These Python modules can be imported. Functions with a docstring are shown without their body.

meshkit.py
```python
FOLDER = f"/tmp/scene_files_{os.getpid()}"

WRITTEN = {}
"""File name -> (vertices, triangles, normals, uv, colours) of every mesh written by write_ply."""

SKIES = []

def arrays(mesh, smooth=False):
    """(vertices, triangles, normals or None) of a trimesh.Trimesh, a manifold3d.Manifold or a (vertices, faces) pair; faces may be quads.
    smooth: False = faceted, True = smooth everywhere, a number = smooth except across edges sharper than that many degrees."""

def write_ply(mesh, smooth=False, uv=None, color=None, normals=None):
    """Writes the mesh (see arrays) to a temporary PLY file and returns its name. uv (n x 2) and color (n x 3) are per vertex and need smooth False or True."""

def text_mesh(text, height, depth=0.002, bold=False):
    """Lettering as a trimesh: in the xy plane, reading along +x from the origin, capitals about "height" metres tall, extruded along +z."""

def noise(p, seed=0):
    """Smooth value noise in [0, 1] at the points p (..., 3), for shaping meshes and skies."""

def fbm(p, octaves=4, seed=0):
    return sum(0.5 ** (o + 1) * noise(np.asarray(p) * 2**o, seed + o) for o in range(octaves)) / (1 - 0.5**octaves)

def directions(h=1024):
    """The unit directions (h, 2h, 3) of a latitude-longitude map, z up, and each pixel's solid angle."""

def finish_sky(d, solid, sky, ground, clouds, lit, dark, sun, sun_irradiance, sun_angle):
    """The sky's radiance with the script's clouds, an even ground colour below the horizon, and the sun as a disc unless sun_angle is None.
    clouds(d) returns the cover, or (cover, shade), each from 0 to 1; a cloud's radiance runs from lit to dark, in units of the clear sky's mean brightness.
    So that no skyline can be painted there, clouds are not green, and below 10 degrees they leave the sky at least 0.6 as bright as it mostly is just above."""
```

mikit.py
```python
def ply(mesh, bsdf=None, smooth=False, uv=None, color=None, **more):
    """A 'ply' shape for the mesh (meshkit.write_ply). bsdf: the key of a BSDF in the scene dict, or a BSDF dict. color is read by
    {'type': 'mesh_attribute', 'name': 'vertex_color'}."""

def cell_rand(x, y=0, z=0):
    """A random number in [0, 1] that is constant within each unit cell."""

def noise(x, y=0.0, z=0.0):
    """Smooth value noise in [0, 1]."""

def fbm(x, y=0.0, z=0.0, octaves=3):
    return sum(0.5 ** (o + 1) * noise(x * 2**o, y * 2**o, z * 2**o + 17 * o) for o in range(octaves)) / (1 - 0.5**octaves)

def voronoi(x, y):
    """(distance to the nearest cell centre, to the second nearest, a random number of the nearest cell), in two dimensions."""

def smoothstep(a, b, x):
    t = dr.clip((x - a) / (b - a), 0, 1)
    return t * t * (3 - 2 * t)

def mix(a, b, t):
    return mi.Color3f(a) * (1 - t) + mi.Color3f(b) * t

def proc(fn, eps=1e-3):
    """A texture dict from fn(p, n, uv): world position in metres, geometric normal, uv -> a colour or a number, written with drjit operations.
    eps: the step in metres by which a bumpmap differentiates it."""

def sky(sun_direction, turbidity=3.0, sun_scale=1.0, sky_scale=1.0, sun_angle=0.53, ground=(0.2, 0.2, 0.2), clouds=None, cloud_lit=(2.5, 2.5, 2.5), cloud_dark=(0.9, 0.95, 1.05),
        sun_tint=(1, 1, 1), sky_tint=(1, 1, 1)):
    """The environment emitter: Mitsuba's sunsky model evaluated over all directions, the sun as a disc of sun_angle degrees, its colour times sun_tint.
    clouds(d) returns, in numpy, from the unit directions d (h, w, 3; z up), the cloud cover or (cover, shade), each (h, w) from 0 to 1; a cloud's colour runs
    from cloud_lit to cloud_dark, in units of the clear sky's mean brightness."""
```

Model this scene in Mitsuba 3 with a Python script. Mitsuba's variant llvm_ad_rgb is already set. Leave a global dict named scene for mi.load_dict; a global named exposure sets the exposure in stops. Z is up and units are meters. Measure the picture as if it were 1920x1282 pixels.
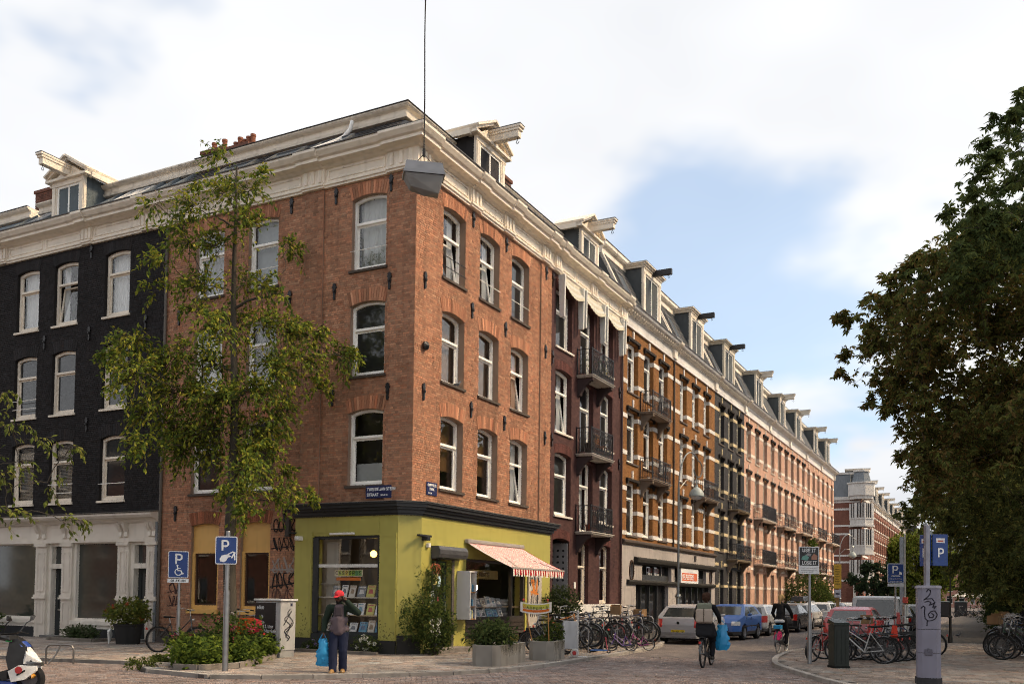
import math, random
import numpy as np, trimesh, mitsuba as mi, drjit as dr, mikit, meshkit
import manifold3d as m3
from shapely.geometry import Polygon, Point, LineString, box as sbox
from shapely.ops import unary_union
from scipy.spatial import cKDTree

random.seed(7); np.random.seed(7)
RNG = np.random.default_rng(11)
T = mi.ScalarTransform4f
scene, labels = {}, {}

# ---------------------------------------------------------------- camera, sky, exposure
CAM = np.array([14.06, -21.19, 1.75])
YAW, PITCH, ROLL = .47673, .036909, .012375
def cam_axes():
    cy, sy, cp, sp = math.cos(YAW), math.sin(YAW), math.cos(PITCH), math.sin(PITCH)
    f = np.array([-sy*cp, cy*cp, sp]); r = np.array([cy, sy, 0.]); u = np.cross(r, f)
    c, s = math.cos(ROLL), math.sin(ROLL)
    return r*c+u*s, u*c-r*s, f
_r, _u, _f = cam_axes()
_m = np.eye(4); _m[:3, 0], _m[:3, 1], _m[:3, 2], _m[:3, 3] = -_r, _u, _f, CAM
scene['camera'] = {'type': 'perspective', 'fov': math.degrees(2*math.atan(960/1746.25)), 'fov_axis': 'x', 'near_clip': .05, 'far_clip': 3000.,
                   'principal_point_offset_x': 0., 'principal_point_offset_y': -(1049.5-641)/1282., 'to_world': T(_m)}

def cloud_cover(d):
    z = np.maximum(d[..., 2], .03)
    p = np.stack([d[..., 0]/(z+.22), d[..., 1]/(z+.22), z*.6], -1)
    n = meshkit.fbm(p*1.05+np.array([3.2, 1.7, .4]), 6, seed=5)
    w = meshkit.fbm(p*2.6+9.1, 5, seed=21)
    # broken patch of open sky low over the far roofs, its rim ragged with noise
    h = np.array([-.255, .915, .285]); h /= np.linalg.norm(h)
    g = np.exp(-((1-d@h)/.017))
    w2 = meshkit.fbm(p*7.5+3.3, 4, seed=44)
    s = n*.34+w*.38+w2*.28
    cover = np.clip((s-.30-.21*g*(.35+1.3*w2))/.14, 0, 1)
    cover = cover*cover*(3-2*cover)
    shade = np.clip((meshkit.fbm(p*1.5+20.3, 5, seed=33)-.36)*2.1, 0, 1)*.9
    return np.clip(.42+.58*cover, 0, 1), shade

scene['sky_light'] = mikit.sky((.80, .30, .80), turbidity=3, sky_tint=(.93, 1.02, .98), sun_scale=.48, sun_angle=14, sun_tint=(1, .93, .82), clouds=cloud_cover,
                               cloud_lit=(2.02, 2.03, 2.05), cloud_dark=(1.38, 1.43, 1.52), ground=(.12, .11, .10))
exposure = 2.68

# ---------------------------------------------------------------- materials: one colour-carrying texture (colour packed in uv), a few finishes
def unpack(uv):
    u, v = mi.Float(uv.x), mi.Float(uv.y)
    fr, fb = dr.floor(u), dr.floor(v)
    r = fr/255.; g = (u-fr-.01)/.98; b = (v-fb-.01)/.98
    return r*r, g*g, b*b, fb/10.
def tx_weather(p, n, uv):
    r, g, b, d = unpack(uv)
    a = mikit.noise(p.x*1.3, p.y*1.3, p.z*1.1)*.6+mikit.noise(p.x*7.1, p.y*7.1, p.z*5.3)*.4
    st = mikit.noise(p.x*9, p.y*9, p.z*.7)
    k = 1+d*(.55*(a-.5)+.40*(st-.5)*mikit.smoothstep(.35, .8, st)*-2.0)
    return mi.Color3f(r, g, b)*dr.clip(k, .3, 1.5)
def tx_plain(p, n, uv):
    r, g, b, d = unpack(uv)
    k = 1+d*.5*(mikit.noise(p.x*11, p.y*11, p.z*11)-.5)
    return mi.Color3f(r, g, b)*k
def mat(name, tex, rough, two=True, **kw):
    b = {'type': 'principled', 'base_color': mikit.proc(tex), 'roughness': rough, **kw}
    scene[name] = {'type': 'twosided', 'bsdf': b} if two else b
mat('mat_rough', tx_weather, .85, specular=.3)
mat('mat_paint', tx_weather, .42, specular=.4)
mat('mat_satin', tx_plain, .35, specular=.5)
mat('mat_gloss', tx_plain, .25, specular=.5, clearcoat=1., clearcoat_gloss=.95)
mat('mat_metal', tx_plain, .35, metallic=.85)
mat('mat_cloth', tx_plain, .9, specular=.2)
mat('mat_darkglass', tx_plain, .06, specular=.95)
scene['mat_leaf'] = {'type': 'principledthin', 'base_color': mikit.proc(tx_plain), 'roughness': .5, 'diff_trans': .75, 'spec_trans': 0., 'eta': 1.35}
scene['mat_pane'] = {'type': 'thindielectric', 'int_ior': 1.5}

def brick_fn(ca, cb, cm, amount=1.):
    """brickwork for faces too far to build singly: courses .065, bricks .22, seen on any upright face"""
    def fn(p, n, uv):
        s = dr.select(dr.abs(n.x) > .7, p.y, p.x)
        row = dr.floor(p.z/.065)
        x = s/.215+.5*(row-2*dr.floor(row/2))
        fz = p.z/.065-row; fx = x-dr.floor(x)
        k = mikit.cell_rand(dr.floor(x), row, 3)
        j = dr.minimum(mikit.smoothstep(0, .12, fz)*mikit.smoothstep(1, .88, fz), mikit.smoothstep(0, .035, fx)*mikit.smoothstep(1, .965, fx))
        w = mikit.noise(p.x*.9, p.y*.9, p.z*.8)*.6+mikit.noise(p.x*8, p.y*8, p.z*.9)*.4
        c = mikit.mix(mikit.mix(ca, cb, k), cm, (1-j)*.55)
        return c*(1+amount*.5*(w-.5))
    return fn
def brick_mat(name, ca, cb, cm):
    scene[name] = {'type': 'twosided', 'bsdf': {'type': 'principled', 'base_color': mikit.proc(brick_fn(ca, cb, cm)), 'roughness': .85, 'specular': .25}}
brick_mat('brick_purple', (.050, .023, .023), (.080, .037, .034), (.040, .028, .027))
brick_mat('brick_ochre', (.165, .070, .022), (.225, .105, .034), (.10, .055, .028))
brick_mat('brick_charcoal', (.026, .026, .028), (.042, .040, .042), (.020, .020, .022))
brick_mat('brick_pink', (.40, .235, .168), (.47, .29, .212), (.35, .235, .19))
brick_mat('brick_red', (.150, .064, .045), (.195, .084, .060), (.13, .078, .062))
def tx_road(p, n, uv):
    x, y = p.x/.21, p.y/.105
    row = dr.floor(y); xx = x+.5*(row-2*dr.floor(row/2))
    k = mikit.cell_rand(dr.floor(xx), row)
    fx, fy = xx-dr.floor(xx), y-row
    j = dr.minimum(mikit.smoothstep(0, .04, fx), mikit.smoothstep(0, .08, fy))
    w = mikit.noise(p.x*.35, p.y*.35)*.6+mikit.noise(p.x*2.3, p.y*2.3)*.4
    return mikit.mix((.045, .040, .038), mikit.mix((.085, .070, .064), (.125, .105, .096), k), j)*(.65+.7*w)
scene['mat_road'] = {'type': 'twosided', 'bsdf': {'type': 'principled', 'base_color': mikit.proc(tx_road), 'roughness': .8, 'specular': .3}}

# ---------------------------------------------------------------- mesh building
def pack(c, dirt=.5):
    c = np.sqrt(np.clip(np.asarray(c, float), 0, .97))
    return np.stack([np.round(c[..., 0]*255)+.01+.98*c[..., 1], np.full(c.shape[:-1], round(dirt*10))+.01+.98*c[..., 2]], -1)

class Frame:
    """local (s along, n outward, z up) -> world"""
    def __init__(self, o=(0, 0, 0), s=(1, 0, 0), n=(0, 1, 0), z=(0, 0, 1)):
        self.o, self.A = np.array(o, float), np.array([s, n, z], float)
    def __call__(self, v): return np.asarray(v, float)@self.A+self.o
    def flip(self): return np.linalg.det(self.A) < 0
WORLD = Frame()
RIGHT = Frame((0, 0, 0), (0, 1, 0), (1, 0, 0))
LEFT = Frame((0, 0, 0), (-1, 0, 0), (0, -1, 0))
def turned(x, y, deg, z=0.):
    a = math.radians(deg); return Frame((x, y, z), (math.cos(a), math.sin(a), 0), (-math.sin(a), math.cos(a), 0))

QB = np.array([[0, 3, 2, 1], [4, 5, 6, 7], [0, 1, 5, 4], [1, 2, 6, 5], [2, 3, 7, 6], [3, 0, 4, 7]])
class MB:
    def __init__(self, frame=WORLD, col=(.5, .5, .5), dirt=.5):
        self.fr, self.col, self.dirt = frame, col, dirt; self.v, self.f, self.c, self.n = [], [], [], 0
    def raw(self, v, f, col=None, dirt=None, flip=False):
        v, f = np.asarray(v, float), np.asarray(f, int)
        if f.shape[1] == 4: f = np.vstack([f[:, [0, 1, 2]], f[:, [0, 2, 3]]])
        if flip: f = f[:, ::-1]
        self.v.append(v); self.f.append(f+self.n); self.n += len(v)
        c = np.asarray(self.col if col is None else col, float)
        self.c.append(pack(np.broadcast_to(c, (len(v), 3)) if c.ndim == 1 else c, self.dirt if dirt is None else dirt)); return self
    def tm(self, m, M=None, col=None, dirt=None):
        v = np.array(m.vertices); 
        if M is not None: v = v@np.asarray(M)[:3, :3].T+np.asarray(M)[:3, 3]
        return self.raw(v, np.array(m.faces), col, dirt)
    def mf(self, man, col=None, dirt=None):
        q = man.to_mesh(); return self.raw(np.array(q.vert_properties)[:, :3], np.array(q.tri_verts), col, dirt)
    def box(self, a0, a1, b0, b1, c0, c1, col=None, dirt=None):
        a0, a1 = min(a0, a1), max(a0, a1); b0, b1 = min(b0, b1), max(b0, b1); c0, c1 = min(c0, c1), max(c0, c1)
        v = [(a0, b0, c0), (a1, b0, c0), (a1, b1, c0), (a0, b1, c0), (a0, b0, c1), (a1, b0, c1), (a1, b1, c1), (a0, b1, c1)]
        return self.raw(v, QB, col, dirt)
    def hexa(self, v, col=None, dirt=None): return self.raw(v, QB, col, dirt)
    def cbox(self, a0, a1, b0, b1, c0, c1, r=.01, col=None, dirt=None):
        """box with chamfered edges"""
        lo, hi = np.array([a0, b0, c0], float), np.array([a1, b1, c1], float)
        lo, hi = np.minimum(lo, hi), np.maximum(lo, hi); r = min(r, .45*(hi-lo).min()); pts = []
        for k in range(3):
            l, h = lo+r, hi-r; l[k], h[k] = lo[k], hi[k]
            pts += [(x, y, z) for x in (l[0], h[0]) for y in (l[1], h[1]) for z in (l[2], h[2])]
        return self.mf(m3.Manifold.hull_points(np.array(pts)), col, dirt)
    def beam(self, p, q, w, h, up=(0, 0, 1), col=None, dirt=None):
        """rectangular bar from p to q"""
        p, q = np.array(p, float), np.array(q, float); t = (q-p)/np.linalg.norm(q-p)
        a = np.cross(t, up); a /= np.linalg.norm(a); b = np.cross(a, t)
        v = [p-a*w/2-b*h/2, p+a*w/2-b*h/2, p+a*w/2+b*h/2, p-a*w/2+b*h/2]; v += [x+(q-p) for x in v]
        return self.raw(v, QB, col, dirt)
    def tube(self, pts, r, k=6, col=None, dirt=None, closed=False, cap=True):
        P = np.asarray(pts, float); n = len(P); r = np.broadcast_to(r, (n,))
        t = np.roll(P, -1, 0)-np.roll(P, 1, 0) if closed else np.gradient(P, axis=0)
        t /= np.linalg.norm(t, axis=1, keepdims=True)+1e-12
        ref = np.array([0, 0, 1.]) if abs(t[0][2]) < .9 else np.array([1., 0, 0])
        a = np.cross(t[0], ref); a /= np.linalg.norm(a); A = []
        for i in range(n):
            a = a-t[i]*(a@t[i]); a /= np.linalg.norm(a)+1e-12; A.append(a)
        A = np.array(A); B = np.cross(t, A); g = np.arange(k)*2*np.pi/k
        v = P[:, None]+r[:, None, None]*(np.cos(g)[None, :, None]*A[:, None]+np.sin(g)[None, :, None]*B[:, None])
        m = n if closed else n-1
        i, j = np.meshgrid(np.arange(m), np.arange(k), indexing='ij'); i2 = (i+1) % n
        f = np.stack([i*k+j, i*k+(j+1) % k, i2*k+(j+1) % k, i2*k+j], -1).reshape(-1, 4)
        v = v.reshape(-1, 3); f = np.vstack([f[:, [0, 1, 2]], f[:, [0, 2, 3]]])
        if cap and not closed:
            q = np.arange(1, k-1); e = (n-1)*k
            f = np.vstack([f, np.stack([q*0, q+1, q], 1), np.stack([q*0+e, q+e, q+1+e], 1)])
        return self.raw(v, f, col, dirt)
    def lathe(self, prof, k=16, o=(0, 0, 0), col=None, dirt=None, ax=2):
        P = np.asarray(prof, float); g = np.arange(k)*2*np.pi/k
        v = np.stack([P[:, 0, None]*np.cos(g), P[:, 0, None]*np.sin(g), np.broadcast_to(P[:, 1, None], (len(P), k))], -1).reshape(-1, 3)
        if ax == 0: v = v[:, [2, 0, 1]]
        if ax == 1: v = v[:, [1, 2, 0]]
        i, j = np.meshgrid(np.arange(len(P)-1), np.arange(k), indexing='ij')
        f = np.stack([i*k+j, i*k+(j+1) % k, (i+1)*k+(j+1) % k, (i+1)*k+j], -1).reshape(-1, 4)
        return self.raw(v+np.array(o), f, col, dirt)
    def poly(self, poly, h0, h1, axes='sz', col=None, dirt=None):
        """shapely polygon extruded; axes 'sz': polygon in (s,z), extruded along n; 'sn': polygon in (s,n), extruded along z; 'nz': along s"""
        for g in getattr(poly, 'geoms', [poly]):
            if g.is_empty or g.area < 1e-9 or g.geom_type != 'Polygon': continue
            m = trimesh.creation.extrude_polygon(g, h1-h0, engine='earcut'); v = np.array(m.vertices); f = np.array(m.faces)
            if axes == 'sz': self.raw(np.stack([v[:, 0], v[:, 2]+h0, v[:, 1]], 1), f, col, dirt, flip=True)
            elif axes == 'sn': self.raw(v+[0, 0, h0], f, col, dirt)
            else: self.raw(np.stack([v[:, 2]+h0, v[:, 0], v[:, 1]], 1), f, col, dirt)
        return self
    def prof(self, pts, s0, s1, m0=0, m1=0, col=None, dirt=None):
        """closed (n,z) profile run along s; ends mitred by m0, m1 (change of s per n)"""
        P = np.asarray(pts, float); k = len(P)
        v = np.vstack([np.stack([s0+m0*P[:, 0], P[:, 0], P[:, 1]], 1), np.stack([s1+m1*P[:, 0], P[:, 0], P[:, 1]], 1)])
        i = np.arange(k); f = np.stack([i, i+k, (i+1) % k+k, (i+1) % k], 1); f = np.vstack([f[:, [0, 1, 2]], f[:, [0, 2, 3]]])
        tri = trimesh.creation.triangulate_polygon(Polygon(P), engine='earcut')
        tv, tf = tri
        idx = [int(np.argmin(((P-q)**2).sum(1))) for q in tv]; tf = np.array(idx)[tf]
        ar = sum(P[i][0]*P[(i+1) % k][1]-P[(i+1) % k][0]*P[i][1] for i in range(k))
        # orientation is not critical: finishes are two-sided
        return self.raw(v, np.vstack([f, tf, tf+k]), col, dirt)
    def out(self):
        if not self.v: return None
        v = self.fr(np.vstack(self.v)); f = np.vstack(self.f)
        if self.fr.flip(): f = f[:, ::-1]
        return v, f, np.vstack(self.c)

COUNT = {}
def key(name, parent=None):
    base = f'{parent}__{name}' if parent else name
    k = COUNT.get(base, 0); COUNT[base] = k+1
    return base if k == 0 else f'{base}_{k:03d}'
def shape(mb, mat='mat_rough', smooth=None):
    o = mb.out()
    if o is None: return None
    v, f, uv = o
    if smooth:
        m = trimesh.Trimesh(v, f, process=False)
        if smooth is not True:
            # weld by position within one colour, then split at sharp edges
            m = trimesh.graph.smooth_shade(m, angle=math.radians(smooth), facet_minarea=None) if False else m
        m2 = trimesh.Trimesh(np.hstack([v]), f, process=False)
        key_ = np.round(np.hstack([v*1e4, uv*1e3])).astype(np.int64)
        _, first, inv = np.unique(key_, axis=0, return_index=True, return_inverse=True)
        v2, uv2, f2 = v[first], uv[first], inv.reshape(-1)[f]
        f2 = f2[(f2[:, 0] != f2[:, 1]) & (f2[:, 1] != f2[:, 2]) & (f2[:, 0] != f2[:, 2])]
        fn = np.cross(v2[f2[:, 1]]-v2[f2[:, 0]], v2[f2[:, 2]]-v2[f2[:, 0]]); fl = np.linalg.norm(fn, axis=1, keepdims=True); fu = fn/np.maximum(fl, 1e-20)
        ang = math.cos(math.radians(180 if smooth is True else smooth))
        # corner normals: area-weighted sum over the faces at that vertex within the crease angle
        nv = np.zeros((len(f2), 3, 3))
        order = np.argsort(f2.ravel(), kind='stable'); vert = f2.ravel()[order]; face = order//3
        st = np.searchsorted(vert, np.arange(len(v2)+1))
        cnt = st[1:]-st[:-1]; mx = int(cnt.max())
        for d in range(mx):
            i0 = np.arange(len(vert)); s_ = st[vert]; c_ = cnt[vert]
            ok = d < c_
            other = face[np.minimum(s_+d, len(face)-1)]
            same = ok & ((fu[face]*fu[other]).sum(1) >= ang-1e-9)
            nv.reshape(-1, 3)[order] += np.where(same[:, None], fn[other], 0)
        nrm = nv.reshape(-1, 3); nrm /= np.maximum(np.linalg.norm(nrm, axis=1, keepdims=True), 1e-20)
        v, uv, f = v2[f2.ravel()], uv2[f2.ravel()], np.arange(3*len(f2)).reshape(-1, 3)
        pth = meshkit.write_ply((v, f), False, uv, None, normals=nrm)
        d = {'type': 'ply', 'filename': pth, 'face_normals': False}
    else:
        pth = meshkit.write_ply((v, f), False, uv)
        d = {'type': 'ply', 'filename': pth, 'face_normals': True}
    d['bsdf'] = {'type': 'ref', 'id': mat}
    return d
def put(mb, name, parent=None, mat='mat_rough', smooth=None, label=None, cat=None, group=None, kind=None):
    d = shape(mb, mat, smooth)
    if d is None: return None
    k = key(name, parent); scene[k] = d
    if label or cat or group or kind: tag(k, label, cat, group, kind)
    return k
def tag(k, label=None, cat=None, group=None, kind=None):
    e = labels.setdefault(k, {})
    for a, b in (('label', label), ('category', cat), ('group', group), ('kind', kind)):
        if b: e[a] = b
def thing(name, label, cat, group=None):
    k = key(name); tag(k, label, cat, group); return k
def copy_thing(src, name, to_world, label, cat, group=None):
    k = thing(name, label, cat, group)
    for q in [q for q in scene if q.startswith(src+'__')]: scene[k+q[len(src):]] = {**scene[q], 'to_world': to_world}
    return k
def lin(*c): # sRGB 0..255 -> linear
    c = np.array(c)/255.; return tuple(np.where(c < .04045, c/12.92, ((c+.055)/1.055)**2.4))
# ---------------------------------------------------------------- facade building kit
WHITE, CREAM = lin(238, 236, 230), lin(219, 209, 193)
STONE, IRON, ZINC, SLATE = lin(205, 198, 188), (.012, .012, .014), (.17, .18, .195), (.045, .048, .055)
def arc_pts(a, b, z, rise, k=8):
    if rise <= 0: return [(b, z), (a, z)]
    w = (b-a)/2; R = (w*w+rise*rise)/(2*rise); t0 = math.asin(w/R); c = (a+b)/2
    return [(c+R*math.sin(t), z+rise-R+R*math.cos(t)) for t in np.linspace(t0, -t0, k+1)]
def opening(a, b, z0, z1, rise=0., grow=0.):
    p = Polygon([(a, z0), (b, z0)]+arc_pts(a, b, z1, rise))
    return p.buffer(grow, join_style=2) if grow else p
def arch_top(o, s): # z of the opening's head at s
    a, b, z0, z1, rise = o
    if rise <= 0: return s*0+z1
    w = (b-a)/2; R = (w*w+rise*rise)/(2*rise); c = (a+b)/2
    return z1+rise-R+np.sqrt(np.maximum(R*R-(s-c)**2, 0))

def brick_rects(s0, s1, z0, z1, holes, blocks=(), course=.0655, L=.222, joint=.010):
    """bricks (a,b,z0,z1) in cross bond, cut round holes (a,b,z0,z1,rise) and blocks (a,b,z0,z1)"""
    out = []; n = int((z1-z0)/course)
    for i in range(n):
        za = z0+i*course; zb = za+course-joint; zm = (za+zb)/2
        cuts = []
        for o in holes:
            a, b, c0, c1, rise = o
            if c0-.02 < zm < c1+rise:
                if zm > c1 and rise > 0:
                    w = (b-a)/2; R = (w*w+rise*rise)/(2*rise); h = zm-(c1+rise-R); q = math.sqrt(max(R*R-h*h, 0)); m = (a+b)/2; cuts.append((m-q, m+q))
                else: cuts.append((a, b))
        for a, b, c0, c1 in blocks:
            if c0 < zm < c1: cuts.append((a, b))
        step = L if i % 2 else L/2
        x = s0-(L/4 if (i//2) % 2 else 0)
        e = np.arange(x, s1+step, step)
        for a in e:
            lo, hi = max(a, s0), min(a+step-joint, s1)
            segs = [(lo, hi)]
            for ca, cb in cuts:
                nx = []
                for p, q in segs:
                    if cb <= p or ca >= q: nx.append((p, q)); continue
                    if ca > p: nx.append((p, ca))
                    if cb < q: nx.append((cb, q))
                segs = nx
            out += [(p, q, za, zb) for p, q in segs if q-p > .02]
    return np.array(out)
def brick_shades(n, base, spread=.22, rng=RNG):
    base = np.array(base); k = 1+spread*rng.normal(size=(n, 1)).clip(-2, 2)
    t = rng.normal(size=(n, 1))*.06
    return np.clip(base*k*np.hstack([1+t*0, 1-t, 1-1.5*t]), .005, .9)
def brick_mesh(fr, R, cols, n0=-.002, n1=.010, dirt=.5):
    """front and four sides of each brick; faces a hair out of true"""
    m = MB(fr, dirt=dirt); N = len(R); a, b, c, d = R.T
    j = RNG.uniform(-.0025, .0025, N); f = n1+j; e = .003
    one = np.full(N, n0)
    v = np.stack([np.stack(x, 1) for x in ((a, one, c), (b, one, c), (b, one, d), (a, one, d), (a+e, f, c+e), (b-e, f, c+e), (b-e, f, d-e), (a+e, f, d-e))], 1).reshape(-1, 3)
    q = np.array([[4, 7, 6, 5], [0, 4, 5, 1], [1, 5, 6, 2], [2, 6, 7, 3], [3, 7, 4, 0]])
    F = (np.arange(N)[:, None, None]*8+q[None]).reshape(-1, 4)
    return m.raw(v, F, np.repeat(cols, 8, 0))

def wall(fr, parent, s0, s1, z0, z1, holes, thick=.32, mat='mat_rough', col=(.2, .15, .12), name='wall', n=0., dirt=.4, label=None):
    p = sbox(s0, z0, s1, z1).difference(unary_union([opening(*h) for h in holes])) if holes else sbox(s0, z0, s1, z1)
    m = MB(fr, col, dirt); m.poly(p, n-thick, n, 'sz')
    return put(m, name, parent, mat, label=label)
def arch_bricks(fr, parent, holes, col, h=.38, w=.072, n1=.022, name='arch_brick', spread=.24):
    for o in holes:
        a, b, z0, z1, rise = o
        k = max(5, int(round((b-a+.1)/w))); c = (a+b)/2; lo = np.linspace(a-.02, b+.02, k+1); 
        cs = brick_shades(k, col, spread)
        for i in range(k):
            p, q = lo[i]+.007, lo[i+1]-.007
            zp, zq = arch_top((a-.03, b+.03, z0, z1, rise), np.array([p, q]))
            fan = .16
            P, Q = p+(p-c)*fan, q+(q-c)*fan
            tp = h
            v = [(p, -.02, zp), (q, -.02, zq), (q, n1, zq), (p, n1, zp), (P, -.02, zp+tp), (Q, -.02, zq+tp), (Q, n1, zq+tp), (P, n1, zp+tp)]
            m = MB(fr, cs[i]); m.hexa(v); put(m, name, parent)

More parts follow.
